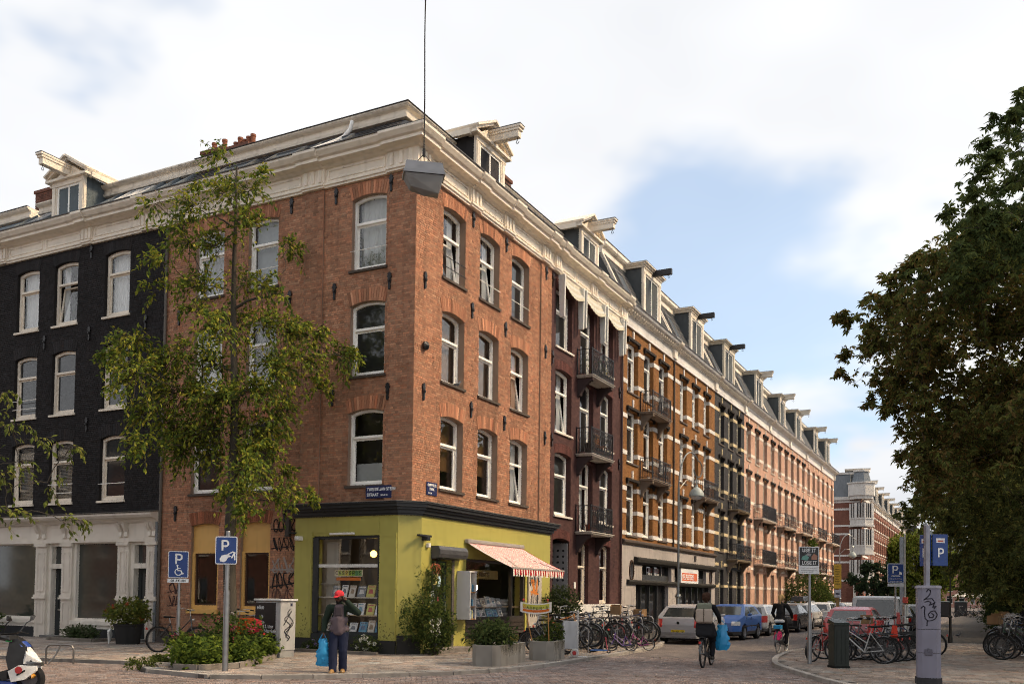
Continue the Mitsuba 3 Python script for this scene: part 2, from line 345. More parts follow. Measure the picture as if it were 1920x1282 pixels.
def ring(o, grow_out, grow_in):
    return opening(*o, grow=grow_out).difference(opening(*o, grow=grow_in))
def window(fr, parent, o, d=.13, col=WHITE, tr=.30, tilt=0, curtain=None, sill=STONE, sill_out=.07, fw=.075, mid=False, rail=0, detail=2, sash=True, name='window', sill_over=.06, plants=False, dirt=.35):
    """sash window in the opening o=(s0,s1,z0,z1,rise); children frame, sash, pane, sill, curtain"""
    a, b, z0, z1, rise = o; W = key(name, parent); H = z1-z0; zt = z1-H*tr
    def sub(mb, nm, mat='mat_paint'): put(mb, nm, W, mat)
    clear = plants or (curtain and np.mean(curtain[1]) > .06) or (curtain and len(curtain) > 2); PM = 'mat_pane' if clear else 'mat_darkglass'; GC = (.016, .017, .018)
    m = MB(fr, col, dirt)
    m.poly(ring(o, -.002, -fw), -d-.09, -d, 'sz')
    if tr: m.box(a+fw, b-fw, -d-.08, -d+.02, zt-.035, zt+.035)
    if mid: m.box((a+b)/2-.03, (a+b)/2+.03, -d-.07, -d-.005, z0+fw, z1-fw*.5)
    sub(m, 'frame')
    i0, i1 = a+fw, b-fw
    if sash and tr:
        q = sbox(i0+.004, z0+fw+.004, i1-.004, zt-.038); r = q.difference(q.buffer(-.05, join_style=2))
        m = MB(fr, col, dirt); m.poly(r, -.03, .015, 'sz')
        g = MB(fr); g.box(i0+.05, i1-.05, -.009, -.006, z0+fw+.05, zt-.09)
        ang = math.radians(tilt); base = np.array([0, -d-.06, z0+fw])
        for mb in (m, g):
            for v in mb.v:
                v[:, 2] -= base[2]; n_, z_ = v[:, 1].copy(), v[:, 2].copy()
                v[:, 1] = n_*math.cos(ang)-z_*math.sin(ang)+base[1]; v[:, 2] = n_*math.sin(ang)+z_*math.cos(ang)+base[2]
        sub(m, 'sash')
        pane = MB(fr, GC); P = g.v[0]; k = [2, 3, 7, 6]
        pane.raw(P[k], np.array([[0, 1, 2, 3]])); sub(pane, 'pane', PM)
        up = MB(fr, GC); pl = opening(i0, i1, zt+.03, z1-fw, max(rise-.01, 0))
    else:
        up = MB(fr, GC); pl = opening(i0, i1, z0+fw, z1-fw, max(rise-.01, 0))
    xy = np.array(pl.exterior.coords)[:-1]; tv, tf = trimesh.creation.triangulate_polygon(Polygon(xy), engine='earcut')
    up.raw(np.stack([tv[:, 0], tv[:, 0]*0-d-.055, tv[:, 1]], 1), tf); sub(up, 'pane', PM)
    if sill is not None:
        m = MB(fr, sill); m.hexa([(a-sill_over, -d-.02, z0-.085), (b+sill_over, -d-.02, z0-.085), (b+sill_over, sill_out, z0-.085), (a-sill_over, sill_out, z0-.085),
                                   (a-sill_over, -d-.02, z0+.012), (b+sill_over, -d-.02, z0+.012), (b+sill_over, sill_out, z0-.015), (a-sill_over, sill_out, z0-.015)]); sub(m, 'sill', 'mat_rough')
    if curtain:
        kind, cc = curtain[0], curtain[1]; lo, hi = (curtain[2:] if len(curtain) > 2 else (0, 1)); y = -d-.24
        m = MB(fr, cc, .2)
        if kind == 'net': # gathered cloth
            n = 36; s = np.linspace(i0-.02, i1+.02, n); dn = .03*np.sin(np.arange(n)*.95+RNG.uniform(0, 6))+.006*RNG.normal(size=n)
            c0, c1 = z0+H*lo, z0+H*hi+rise
            v = np.concatenate([np.stack([s, y+dn, s*0+c0], 1), np.stack([s, y+dn*.6, s*0+c1], 1)])
            k = np.arange(n-1); m.raw(v, np.stack([k, k+1, k+n+1, k+n], 1)); sub(m, 'curtain', 'mat_cloth')
        elif kind == 'blind':
            m.box(i0-.03, i1+.03, y-.01, y, z0+H*lo, z0+H*hi+rise); sub(m, 'blind', 'mat_cloth')
        elif kind == 'slats':
            for zz in np.arange(z0+H*lo, z0+H*hi, .05): m.hexa([(i0, y, zz), (i1, y, zz), (i1, y+.035, zz+.015), (i0, y+.035, zz+.015), (i0, y, zz+.004), (i1, y, zz+.004), (i1, y+.035, zz+.019), (i0, y+.035, zz+.019)])
            sub(m, 'blind', 'mat_cloth')
        elif kind == 'drape': # two curtains at the sides
            for p, q in ((i0-.02, i0+.22*(b-a)), (i1-.24*(b-a), i1+.02)):
                n = 14; s = np.linspace(p, q, n); dn = .03*np.sin(np.arange(n)*1.9)
                v = np.concatenate([np.stack([s, y+dn, s*0+z0], 1), np.stack([s, y+dn, s*0+z1+rise], 1)]); k = np.arange(n-1); m.raw(v, np.stack([k, k+1, k+n+1, k+n], 1))
            sub(m, 'curtain', 'mat_cloth')
    if rail:
        m = MB(fr, WHITE if rail < 10 else IRON)
        for zz in ([.55] if rail % 10 == 1 else [.32, .62]): m.tube([(a-.04, .02, z0+zz), (b+.04, .02, z0+zz)], .013, 5)
        sub(m, 'guard_rail')
    if plants:
        m = MB(fr)
        leaf_burst(m, [(x, -d-.2, z0+.25+RNG.uniform(0, .25)) for x in np.linspace(i0+.05, i1-.05, 14)], .12, 26, .05, [(.05, .07, .03), (.10, .12, .05), (.2, .2, .15)])
        sub(m, 'pot_plants', 'mat_leaf')
    return W
def anchor(fr, parent, s, z, h=.48, n=.0, col=IRON):
    """cast wall anchor: fleur top, waisted shank"""
    m = MB(fr, col); w = .035
    P = [(-w*.7, -h/2), (w*.7, -h/2), (w*1.1, -h*.33), (w*.8, -h*.2), (w*1.6, h*.05), (w*1.2, h*.16), (w*2.3, h*.27), (w*1.3, h*.33), (w*1.7, h*.42), (0, h*.52), (-w*1.7, h*.42), (-w*1.3, h*.33), (-w*2.3, h*.27), (-w*1.2, h*.16), (-w*1.6, h*.05), (-w*.8, -h*.2), (-w*1.1, -h*.33)]
    m.poly(Polygon([(s+x, z+y) for x, y in P]), n+.01, n+.055, 'sz'); m.cbox(s-.03, s+.03, n+.05, n+.10, z-.03, z+.05, .012)
    put(m, 'wall_anchor', parent, 'mat_paint')
def railing(m, path, z0, h, step=.11, r=.009, scroll=False, col=IRON, fill=True):
    """bars along an (s,n) polyline"""
    P = np.array(path, float)
    for a, b in zip(P[:-1], P[1:]):
        L = np.linalg.norm(b-a); k = max(1, int(L/step))
        for zz, rr in ((z0+h, .018), (z0+.06, .012), (z0+h*.82, .008)): m.beam((*a, zz), (*b, zz), rr*2, rr*1.6, col=col)
        for i in range(k+1):
            q = a+(b-a)*i/k; m.box(q[0]-r, q[0]+r, q[1]-r, q[1]+r, z0, z0+h, col)
        if scroll:
            for i in range(0, k-1, 2):
                p0, p1 = a+(b-a)*i/k, a+(b-a)*(i+2)/k
                t = np.linspace(0, 1, 9)
                for sgn in (0, 1):
                    w = p0[None]+(p1-p0)[None]*(t[:, None] if sgn else 1-t[:, None])
                    m.tube(np.column_stack([w, z0+.1+h*.7*(.5-.5*np.cos(np.pi*t))]), .007, 4, col=col, cap=False)
    for q in P: m.box(q[0]-.018, q[0]+.018, q[1]-.018, q[1]+.018, z0, z0+h+.05, col)
def balcony(fr, parent, s0, s1, z, depth=.62, col=STONE, under=None, h=.95, iron=IRON, scroll=False, detail=2, label=None, bracket=True, slab=.11):
    B = key('balcony', parent)
    if label: tag(B, label)
    m = MB(fr, col, .9); m.cbox(s0, s1, .0, depth, z-slab, z, .02); m.cbox(s0-.04, s1+.04, .0, depth+.04, z-.045, z-.012, .01); put(m, 'slab', B)
    if bracket:
        for s in (s0+.18, s1-.18):
            m = MB(fr, under or col, .8)
            P = [(0, z-slab), (depth-.03, z-slab), (depth-.03, z-slab-.10), (depth*.72, z-slab-.16), (depth*.45, z-slab-.30), (depth*.22, z-slab-.55), (.12, z-slab-.66), (0, z-slab-.70)]
            m.poly(Polygon(P), s-.09, s+.09, 'nz'); put(m, 'bracket', B)
    m = MB(fr, iron)
    railing(m, [(s0+.04, .02), (s0+.04, depth-.04), (s1-.04, depth-.04), (s1-.04, .02)], z, h, .105 if detail > 1 else .16, scroll=scroll)
    put(m, 'railing', B, 'mat_paint'); return B
def hoist_dormer(fr, parent, s0, s1, z0, z1, n=-.25, back=-2.2, beam='iron', pediment=False, side=SLATE, col=CREAM, beam_len=.95, curtain=None, name='dormer', detail=2, lz=None):
    D = key(name, parent); c = (s0+s1)/2
    m = MB(fr, side, .6); m.box(s0+.05, s1-.05, back, n-.06, z0, z1-.06); put(m, 'side_cladding', D)
    m = MB(fr, col, .5); w = .17*(s1-s0)*.5+.10
    m.box(s0, s0+w, n-.1, n, z0, z1-.25); m.box(s1-w, s1, n-.1, n, z0, z1-.25); m.box(s0, s1, n-.1, n+.02, z1-.27, z1-.02)
    m.box(s0+w, s1-w, n-.1, n-.01, z0, z0+.35)
    m.box(s0+.03, s0+w-.06, n, n+.025, z0, z1-.3); m.box(s1-w+.06, s1-.03, n, n+.025, z0, z1-.3)
    put(m, 'front', D, 'mat_paint')
    window(Frame(fr.o+n*fr.A[1], fr.A[0], fr.A[1]), D, (s0+w, s1-w, z0+.35, z1-.27, 0), d=.03, col=WHITE, tr=0, sash=False, mid=(s1-s0) > 1.5 and detail > 1, sill=None, curtain=curtain) if lz is None else None
    m = MB(fr, col, .5)
    if pediment:
        hp = .62; o = .22
        m.poly(Polygon([(s0, z1-.05), (s1, z1-.05), (c, z1+hp-.12)]), n-.5, n-.02, 'sz')
        for sg, sa in ((1, s0-o), (-1, s1+o)):
            for dn, th, dz in ((.10, .10, 0), (.20, .07, .09)):
                p, q = np.array([sa, z1-.02+dz]), np.array([c, z1+hp-.02+dz]); t = np.array([-(q-p)[1], (q-p)[0]]); t = t/np.linalg.norm(t)*th*(1 if sg > 0 else -1)
                m.poly(Polygon([p, q, q+t, p+t]), back+.6, n+dn, 'sz')
        m.box(s0-o, s1+o, n-.3, n+.14, z1-.10, z1-.02)
        for s in (s0-o, s1+o): m.box(s-.06, s+.06, back+.3, n-.1, z1-.16, z1+.02)
    else:
        for dn, za, zb in ((.06, z1-.05, z1+.04), (.13, z1+.04, z1+.11), (.20, z1+.11, z1+.16)):
            m.box(s0-dn, s1+dn, back, n+dn, za, zb)
        m.box(s0-.21, s1+.21, back, n+.21, z1+.16, z1+.18, ZINC)
    put(m, 'cornice', D, 'mat_paint')
    if beam:
        m = MB(fr, IRON if beam == 'iron' else col, .5); zb = z1+.02 if not pediment else z1+.12
        if beam == 'iron':
            m.cbox(c-.09, c+.09, n-.2, n+beam_len, zb-.16, zb+.12, .015)
        else:
            m.cbox(c-.11, c+.11, n-.2, n+beam_len*.92, zb-.12, zb+.18, .015); m.cbox(c-.16, c+.16, n-.2, n+beam_len, zb+.18, zb+.27, .015); m.cbox(c-.14, c+.14, n-.2, n+beam_len*.96, zb+.10, zb+.18, .01)
            m.box(c-.17, c+.17, n-.2, n+beam_len+.01, zb+.27, zb+.285, ZINC)
        put(m, 'hoist_beam', D, 'mat_paint')
        m = MB(fr, IRON); y = n+beam_len*.85; z = zb-.14
        t = np.linspace(0, 1.6*np.pi, 10)
        m.tube([(c, y, z+.1), (c, y, z-.06)]+[(c, y-.05*math.sin(u), z-.11+.05*math.cos(u)) for u in t], .012, 5); put(m, 'hook', D, 'mat_metal')
    return D
def chimney(fr, parent, s, n, z0, z1, w=.9, dp=.6, pots=3, col=(.13, .06, .045)):
    Cm = key('chimney', parent)
    R = brick_rects(s-w/2, s+w/2, z0, z1, []); m = MB(fr, (.1, .07, .06)); m.box(s-w/2+.01, s+w/2-.01, n-dp, n-.005, z0, z1)
    put(m, 'core', Cm)
    k = brick_mesh(Frame(fr.o+n*fr.A[1], fr.A[0], fr.A[1]), R, brick_shades(len(R), col)); put(k, 'brickwork', Cm, kind='stuff')
    m = MB(fr, col); m.box(s-w/2-.05, s+w/2+.05, n-dp-.05, n+.05, z1, z1+.12); put(m, 'cap', Cm)
    for i in range(pots):
        x = s-w/2+(i+.5)*w/pots; h = RNG.uniform(.3, .55)
        m = MB(fr, (.22, .085, .05)); m.lathe([(.10, z1+.12), (.085, z1+.12+h*.8), (.10, z1+.12+h*.82), (.10, z1+.12+h), (.07, z1+.12+h)], 10, (x, n-dp/2, 0)); put(m, 'chimney_pot', Cm, smooth=40)
    return Cm
def downpipe(fr, parent, s, n, z0, z1, r=.045, col=ZINC, name='downpipe'):
    m = MB(fr, col); m.tube([(s, n, z0), (s, n, z1)], r, 8)
    for z in np.arange(z0+.4, z1, 2.0): m.tube([(s, n, z), (s, n, z+.06)], r*1.3, 8)
    return put(m, name, parent, 'mat_paint', smooth=40)
def skylight(fr, parent, s0, s1, pa, pb, t0=.2, t1=.75, col=(.10, .11, .12), glass=(.10, .12, .14)):
    """roof window in the slope from (n,z) pa to pb"""
    pa, pb = np.array(pa), np.array(pb); u = pb-pa; nn = np.array([-u[1], u[0]]); nn /= np.linalg.norm(nn); nn = nn if nn[0] > 0 else -nn
    p, q = pa+u*t0, pa+u*t1; S = key('skylight', parent)
    def slab(m, a, b, lo, hi, h0, h1, col):
        P, Q = pa+u*lo, pa+u*hi
        v = []
        for h in (h0, h1):
            v += [(a, *(P+nn*h)), (b, *(P+nn*h)), (b, *(Q+nn*h)), (a, *(Q+nn*h))]
        m.hexa(v, col)
    m = MB(fr, col); w = .07; k = w/np.linalg.norm(u)
    slab(m, s0, s1, t0, t0+k, 0, .09, col); slab(m, s0, s1, t1-k, t1, 0, .09, col); slab(m, s0, s0+w, t0+k, t1-k, 0, .09, col); slab(m, s1-w, s1, t0+k, t1-k, 0, .09, col); put(m, 'frame', S, 'mat_paint')
    m = MB(fr, glass); slab(m, s0+w, s1-w, t0+k, t1-k, .02, .05, glass); put(m, 'pane', S, 'mat_darkglass')
def strokes(fr, lines, w, n, col, parent, name='graffiti', mat='mat_rough', label=None):
    g = unary_union([LineString(l).buffer(w, cap_style=1, quad_segs=2) for l in lines if len(l) > 1]).simplify(w*.15)
    m = MB(fr, col, .1); m.poly(g, n, n+.003, 'sz'); return put(m, name, parent, mat, label=label)
def scribble(rng, s, z, w, h, kinds=5):
    """a tag: looped letters leaning together"""
    L = []
    for i in range(kinds):
        x = s+w*(i+.1)/kinds; ww = w/kinds*.95; t = np.linspace(0, 1, 14); a, b = rng.uniform(.6, 1.6, 2); ph = rng.uniform(0, 6)
        px = x+ww*(.5+.45*np.sin(2*np.pi*a*t+ph)); pz = z+h*(.5+.5*np.cos(2*np.pi*b*t+ph*.7))
        L.append(list(zip(px, pz)))
    L.append([(s-.05*w, z+h*rng.uniform(.1, .4)), (s+w*1.1, z+h*rng.uniform(.0, .3))])
    return L
def text(fr, s, z, txt, h, n, col, parent=None, name='lettering', bold=True, mat='mat_paint', depth=.004, anchor_='l', flip=False, sx=1., label=None):
    m = meshkit.text_mesh(txt, h, depth, bold); v = np.array(m.vertices); v[:, 0] *= sx; w = v[:, 0].max()
    x = v[:, 0]-(w/2 if anchor_ == 'c' else 0); x = -x if flip else x
    b = MB(fr, col, .1); b.raw(np.stack([s+x, n+v[:, 2], z+v[:, 1]], 1), np.array(m.faces), flip=flip)
    return put(b, name, parent, mat, label=label)

def leaf_quads(C, D, N, L, W, bend=.25):
    """leaves as folded 4-triangle blades. C base points, D unit directions, N unit normals"""
    S = np.cross(D, N); k = len(C); L = np.broadcast_to(L, (k,))[:, None]; W = np.broadcast_to(W, (k,))[:, None]
    mid = C+D*L*.5+N*W*bend; tip = C+D*L-N*L*.12
    v = np.stack([C, mid+S*W*.5-N*W*bend*.8, tip, mid-S*W*.5-N*W*bend*.8, mid], 1).reshape(-1, 3)
    f = np.array([[0, 1, 4], [1, 2, 4], [2, 3, 4], [3, 0, 4]]); F = (np.arange(k)[:, None, None]*5+f[None]).reshape(-1, 3)
    return v, F
def unit(v): return v/np.maximum(np.linalg.norm(v, axis=-1, keepdims=True), 1e-9)
def leaf_burst(m, pts, rad, per, size, cols, up=.35, aspect=.55, rng=RNG, droop=0.):
    """leaves scattered round each point, facing mostly up and outward"""
    P = np.repeat(np.asarray(pts, float), per, 0); k = len(P); R = np.broadcast_to(rad, (len(pts),)); R = np.repeat(R, per)[:, None]
    d = unit(rng.normal(size=(k, 3))); q = P+d*R*rng.uniform(.25, 1, (k, 1))**.6
    D = unit(d*.7+rng.normal(size=(k, 3))*.6+np.array([0, 0, -droop])); N = unit(np.array([0, 0, up+.6])+rng.normal(size=(k, 3))*.55); N = unit(N-D*(N*D).sum(1, keepdims=True))
    L = size*rng.uniform(.65, 1.25, k); v, f = leaf_quads(q, D, N, L, L*aspect)
    C = np.asarray(cols, float)[rng.integers(0, len(cols), k)]*rng.uniform(.8, 1.2, (k, 1))
    m.raw(v, f, np.repeat(C, 5, 0), .1)
# ---------------------------------------------------------------- ground
def sheet(poly, z, mat, name, kind='structure', label=None, col=(.1, .09, .085), thick=.0, tri='p'):
    m = MB(WORLD, col, .8)
    if thick: m.poly(poly, z-thick, z, 'sn')
    else:
        for g in getattr(poly, 'geoms', [poly]):
            v, f = trimesh.creation.triangulate_polygon(g, engine='earcut'); m.raw(np.column_stack([v, np.full(len(v), z)]), f)
    return put(m, name, None, mat, kind=kind, label=label)
PZ = .08
KERB_A = [(-60, -6.5), (-9, -6.5), (-6.1, -6.35), (-4.8, -6.05), (-3.3, -5.75), (-2.7, -6.4), (-2.15, -7.05), (-1.6, -7.2), (-1.1, -7.15), (-.45, -7.35), (.1, -7.5),
          (1.0, -7.05), (1.97, -6.16), (3.1, -4.85), (3.9, -3.6), (4.33, -1.9), (4.42, 0.), (4.36, 2.2), (4.25, 5.6), (4.0, 9.), (3.4, 11.5), (2.75, 13.), (2.7, 74.)]
PAVE_A = Polygon(KERB_A+[(-1, 74), (-1, 1), (-60, 1)])
KERB_B = [(10.95, 86), (10.95, 12.2), (10.8, 11.5), (8.6, 10.7), (8.35, 10.0), (8.45, 7.2), (8.65, 5.4), (8.95, 3.8), (9.3, 2.6), (9.75, 1.6), (10.4, .2), (11.1, -1.2), (12.3, -3.2), (14.2, -5.6), (17., -8.), (40, -18)]
PAVE_B = Polygon(KERB_B+[(60, -18), (60, 86)])
sheet(sbox(-400, -300, 400, 700), -.012, 'mat_road', 'ground', label='brick paved ground running out to the horizon')
road = sheet(sbox(-45, -30, 45, 135), -.004, 'mat_road', 'road', label='brown brick paved street and crossing between the two pavements')
def near(P): return np.hypot(P[:, 0]-CAM[0], P[:, 1]-CAM[1])
def in_view(P, margin=.06):
    d = P-CAM; c = np.stack([d@_r, d@_u, d@_f], -1); x = c[:, 0]/c[:, 2]*1746.25; y = -c[:, 1]/c[:, 2]*1746.25+1049.5
    return (c[:, 2] > 1) & (np.abs(x) < 960*(1+margin)) & (y < 1282+90) & (y > -100)
def slabs(cells, h0, cols, grow=0., bev=.006):
    """paving pieces (x0,x1,y0,y1 in a turned grid) as low bevelled blocks"""
    v = []; a, b, c, d, h = cells
    pts = [np.stack([a, c], 1), np.stack([b, c], 1), np.stack([b, d], 1), np.stack([a, d], 1)]
    return pts
def pave_blocks(region, ang, w, l, z, base, spread, stag, lim, parent, part, gap=.007, rise=.008, first=300, kind_label=None, dist=26.):
    a = math.radians(ang); U = np.array([math.cos(a), math.sin(a)]); V = np.array([-math.sin(a), math.cos(a)])
    x0, y0, x1, y1 = region.bounds; R = max(x1-x0, y1-y0)+5; c0 = np.array([(x0+x1)/2, (y0+y1)/2])
    j = np.arange(-int(R/w), int(R/w)); i = np.arange(-int(R/l), int(R/l)); I, J = np.meshgrid(i, j)
    s = I*l+(J % 2)*stag*l; t = J*w; q = c0+s[..., None]*U+t[..., None]*V; q = q.reshape(-1, 2); ctr = q+U*l/2+V*w/2
    ok = in_view(np.column_stack([ctr, np.full(len(ctr), z)])) & (near(ctr) < dist)
    q, ctr = q[ok], ctr[ok]
    from shapely import contains_xy
    ok = contains_xy(region, ctr[:, 0], ctr[:, 1]); q, ctr = q[ok], ctr[ok]
    o = np.argsort(near(ctr)); q, ctr = q[o], ctr[o]; n = len(q)
    g = gap/2; P = np.stack([q+U*g+V*g, q+U*(l-g)+V*g, q+U*(l-g)+V*(w-g), q+U*g+V*(w-g)], 1)
    tilt = RNG.normal(size=(n, 4))*.0016+RNG.normal(size=(n, 1))*.0015
    lo = np.concatenate([P, np.full((n, 4, 1), z-.004)], 2); cc = P.mean(1, keepdims=True); Q = cc+(P-cc)*(1-.012/min(w, l))
    hi = np.concatenate([Q, z+rise+tilt[..., None]], 2); v = np.concatenate([lo, hi], 1)
    f = np.array([[4, 5, 6, 7], [0, 1, 5, 4], [1, 2, 6, 5], [2, 3, 7, 6], [3, 0, 4, 7]]); cols = brick_shades(n, base, spread)
    blotch = meshkit.fbm(np.column_stack([ctr*.45, ctr[:, :1]*0]), 3, seed=4); cols = cols*(.7+.6*blotch)[:, None]
    for k in range(min(first, n)):
        m = MB(WORLD, cols[k], .5); m.raw(v[k], f); put(m, part, parent)
    if n > first:
        m = MB(WORLD, dirt=.5); F = (np.arange(n-first)[:, None, None]*8+f[None]).reshape(-1, 4); m.raw(v[first:].reshape(-1, 3), F, np.repeat(cols[first:], 8, 0)); put(m, part+'_field', parent, kind='stuff')
pave = sheet(PAVE_A, PZ, 'mat_rough', 'pavement', label='worn grey brown pavement wrapping the corner building', thick=.12, col=(.075, .066, .058))
isle = sheet(PAVE_B, PZ, 'mat_rough', 'pavement', label='tiled pavement of the park side with bicycles and the parking meter', thick=.12, col=(.070, .060, .052))
tree_pit = Polygon([(-4.5, -3.7), (-4.3, -2.2), (-2.5, -2.2), (-1.5, -3.9), (-.5, -5.9), (-.7, -6.85), (-1.3, -6.9)])
pave_blocks(PAVE_A.buffer(-.16).difference(tree_pit.buffer(.1)), 8, .30, .30, PZ, (.205, .172, .148), .13, .5, 0, pave, 'paving_tile', dist=38, first=300)
pave_blocks(PAVE_B.buffer(-.16), 32, .30, .30, PZ, (.200, .165, .140), .13, .5, 0, isle, 'paving_tile', dist=40, first=300)
pave_blocks(sbox(-30, -30, 20, 40).difference(PAVE_A.buffer(.02)).difference(PAVE_B.buffer(.02)), 33, .105, .212, -.004, (.165, .130, .117), .17, .5, 0, road, 'paving_brick', dist=27, first=260, rise=.010)
def kerb(path, parent, w=.16, z=PZ+.012, L=1.0, dist=45):
    ls = LineString(path); n = int(ls.length/L)
    for i in range(n):
        a, b = ls.interpolate(i*L+.004), ls.interpolate((i+1)*L-.004); p, q = np.array(a.coords[0]), np.array(b.coords[0])
        if not in_view(np.array([[*(p+q)/2, 0.]]))[0] or near(((p+q)/2)[None])[0] > dist: continue
        t = unit(q-p); nn = np.array([-t[1], t[0]])*w/2; c = np.array([.235, .215, .195])*RNG.uniform(.85, 1.15)
        m = MB(WORLD, c, .8); P = [p-nn, q-nn, q+nn, p+nn]; e = .012
        m.mf(m3.Manifold.hull_points(np.array([(*x, -.05) for x in P]+[(*x, z-e) for x in P]+[(*((p+q)/2+(x-(p+q)/2)*np.array([.985, .985])*.99), z) for x in P]))); put(m, 'kerb_stone', parent)
kerb(KERB_A, pave); kerb(KERB_B, isle)

# ---------------------------------------------------------------- corner building
CB = thing('corner_building', 'orange red brick corner building with green shop front and white cornice', 'building')
BRK, MORT, ARCH = (.365, .180, .108), (.255, .180, .135), (.385, .176, .102)
FLOORS = [(4.76, 6.80), (7.86, 9.86), (10.90, 12.92)]
RISE = .10
HL = [(a, b, z0, z1, RISE) for z0, z1 in FLOORS for a, b in ((.97, 2.16), (4.88, 6.06), (7.05, 8.24))]
HR = [(a, b, z0, z1, RISE) for z0, z1 in FLOORS for a, b in ((1.45, 2.72), (3.62, 4.90), (5.76, 7.04))]
HG = [(4.95, 6.1, 1.18, 3.74, .08), (7.0, 8.15, 1.18, 3.74, .08)]
ZB, ZT = 4.2, 13.44
wall(LEFT, CB, .0, 9.5, ZB, ZT, HL, col=MORT); wall(RIGHT, CB, .32, 8.9, ZB, ZT, HR, col=MORT)
wall(LEFT, CB, 3.9, 9.5, 0., ZB, HG, col=MORT)
def arch_blocks(H): return []
allb = []
PIL_L, PIL_R = [(-.05, .86), (3.16, 3.84)], [(.0, .50), (7.92, 8.45)]
def facade_bricks(fr, ranges, holes, z0, z1):
    got = []
    arcs = [(a-.04, b+.04, z1_-.02, z1_+.40, 0) for a, b, _, z1_, _ in holes]
    for s0, s1, n in ranges:
        R = brick_rects(s0, s1, z0, z1, holes+[(a, b, c, d, 0) for a, b, c, d, _ in arcs]); got.append((fr, R, n))
    return got
for a, b in PIL_L: m = MB(LEFT, MORT); m.box(a, b, 0, .05, ZB, ZT); put(m, 'pilaster', CB)
for a, b in PIL_R: m = MB(RIGHT, MORT); m.box(a, b, 0, .05, ZB, ZT); put(m, 'pilaster', CB)
allb += facade_bricks(LEFT, [(-.06, .86, .05), (.86, 3.16, 0), (3.16, 3.84, .05), (3.84, 9.5, 0)], HL, ZB, ZT)
allb += facade_bricks(RIGHT, [(-.045, .50, .05), (.50, 7.92, 0), (7.92, 8.45, .05), (8.45, 8.9, 0)], HR, ZB, ZT)
allb += facade_bricks(LEFT, [(3.9, 9.5, 0)], HG, .45, ZB)
SING = 0; best = []
for k, (fr, R, n) in enumerate(allb):
    c = fr(np.stack([(R[:, 0]+R[:, 1])/2, R[:, 0]*0+n, (R[:, 2]+R[:, 3])/2], 1)); d = np.linalg.norm(c-CAM, axis=1); best += [(x, k, i) for i, x in enumerate(d) if c[i, 2] > 4.3]
best.sort(); pick = {}
for _, k, i in best[:280]: pick.setdefault(k, []).append(i)
for k, (fr, R, n) in enumerate(allb):
    cols = brick_shades(len(R), BRK, .15); F2 = Frame(fr.o+n*fr.A[1], fr.A[0], fr.A[1])
    soot = .66+.68*meshkit.fbm(np.stack([R[:, 0]*.7, R[:, 2]*.45, R[:, 0]*0+k], 1), 4, seed=2)
    for o in (HL if fr is LEFT else HR): # rain stains that run down below the sills
        sm, zm = (R[:, 0]+R[:, 1])/2, R[:, 2]; ln = .35+.9*meshkit.noise(np.stack([sm*6, sm*0, sm*0], 1), 3); inn = (sm > o[0]-.12) & (sm < o[1]+.12) & (zm < o[2]) & (zm > o[2]-ln); soot = soot*np.where(inn, .80+.15*RNG.random(len(sm)), 1)
    cols = cols*soot[:, None]
    p = pick.get(k, [])
    for i in p: put(brick_mesh(F2, R[i:i+1], cols[i:i+1]), 'brick', CB)
    rest = np.setdiff1d(np.arange(len(R)), p)
    put(brick_mesh(F2, R[rest], cols[rest]), 'brickwork', CB, kind='stuff')
arch_bricks(LEFT, CB, HL[:1]+HL[3:4]+HL[6:7]+[HL[1], HL[2], HL[4], HL[5], HL[7], HL[8]], ARCH, w=.086); arch_bricks(RIGHT, CB, HR, ARCH, w=.086); arch_bricks(LEFT, CB, HG, (.26, .095, .05), w=.086)
TAN, WOOD, GREYB = (.115, .070, .030), (.085, .045, .018), (.30, .30, .29)
NETC = (.55, .57, .57)
CL = {0: None, 1: None, 2: ('blind', (.05, .045, .04)), 3: ('blind', WOOD), 4: ('net', (.30, .31, .31)), 5: ('net', NETC), 6: ('net', (.42, .44, .43)), 7: ('blind', (.26, .29, .30)), 8: ('net', (.3, .32, .33))}
for i, o in enumerate(HL): window(LEFT, CB, o, curtain=('blind', (.34, .36, .36), .0, .27) if i == 0 else CL[i], sill=(.075, .06, .05), tr=.33, rail=1 if i in (6, 7) else 0, plants=(i == 6))
CR = {0: ('blind', WOOD, .3, 1), 1: ('blind', WOOD, .35, 1), 3: ('blind', TAN), 4: ('blind', TAN), 2: ('drape', NETC), 5: ('drape', (.5, .35, .25)), 6: ('drape', NETC), 7: ('drape', NETC)}
for i, o in enumerate(HR): window(RIGHT, CB, o, d=.20, curtain=CR.get(i), sill=(.075, .06, .05), tr=.35, tilt=9 if i in (2, 5, 6, 7) else 0, rail=(12 if i == 6 else 1) if i >= 6 else 0)
for s, z in ((2.73, 13.16), (.78, 13.16), (2.73, 10.38), (.78, 10.40), (2.73, 7.31), (.78, 7.31), (4.38, 13.18), (4.38, 10.40), (4.38, 7.31), (8.9, 13.16), (8.9, 10.4), (8.84, 4.16), (4.40, 4.03)): anchor(LEFT, CB, s, z, n=.05 if s < .8 else 0)
for s, z in ((3.14, 13.16), (5.32, 13.13), (8.27, 13.12), (.41, 10.44), (3.14, 10.36), (5.32, 10.34), (8.27, 10.31), (.42, 7.32), (3.15, 7.32), (5.32, 7.28), (8.28, 7.25)): anchor(RIGHT, CB, s, z, n=.05 if s < .5 or s > 8 else 0)
m = MB(RIGHT, IRON); m.lathe([(.0, .06), (.12, .10), (.13, .16), (.05, .22), (.0, .24)], 10, (.41, 0, 8.6), ax=1); put(m, 'lion_anchor', CB, 'mat_paint')
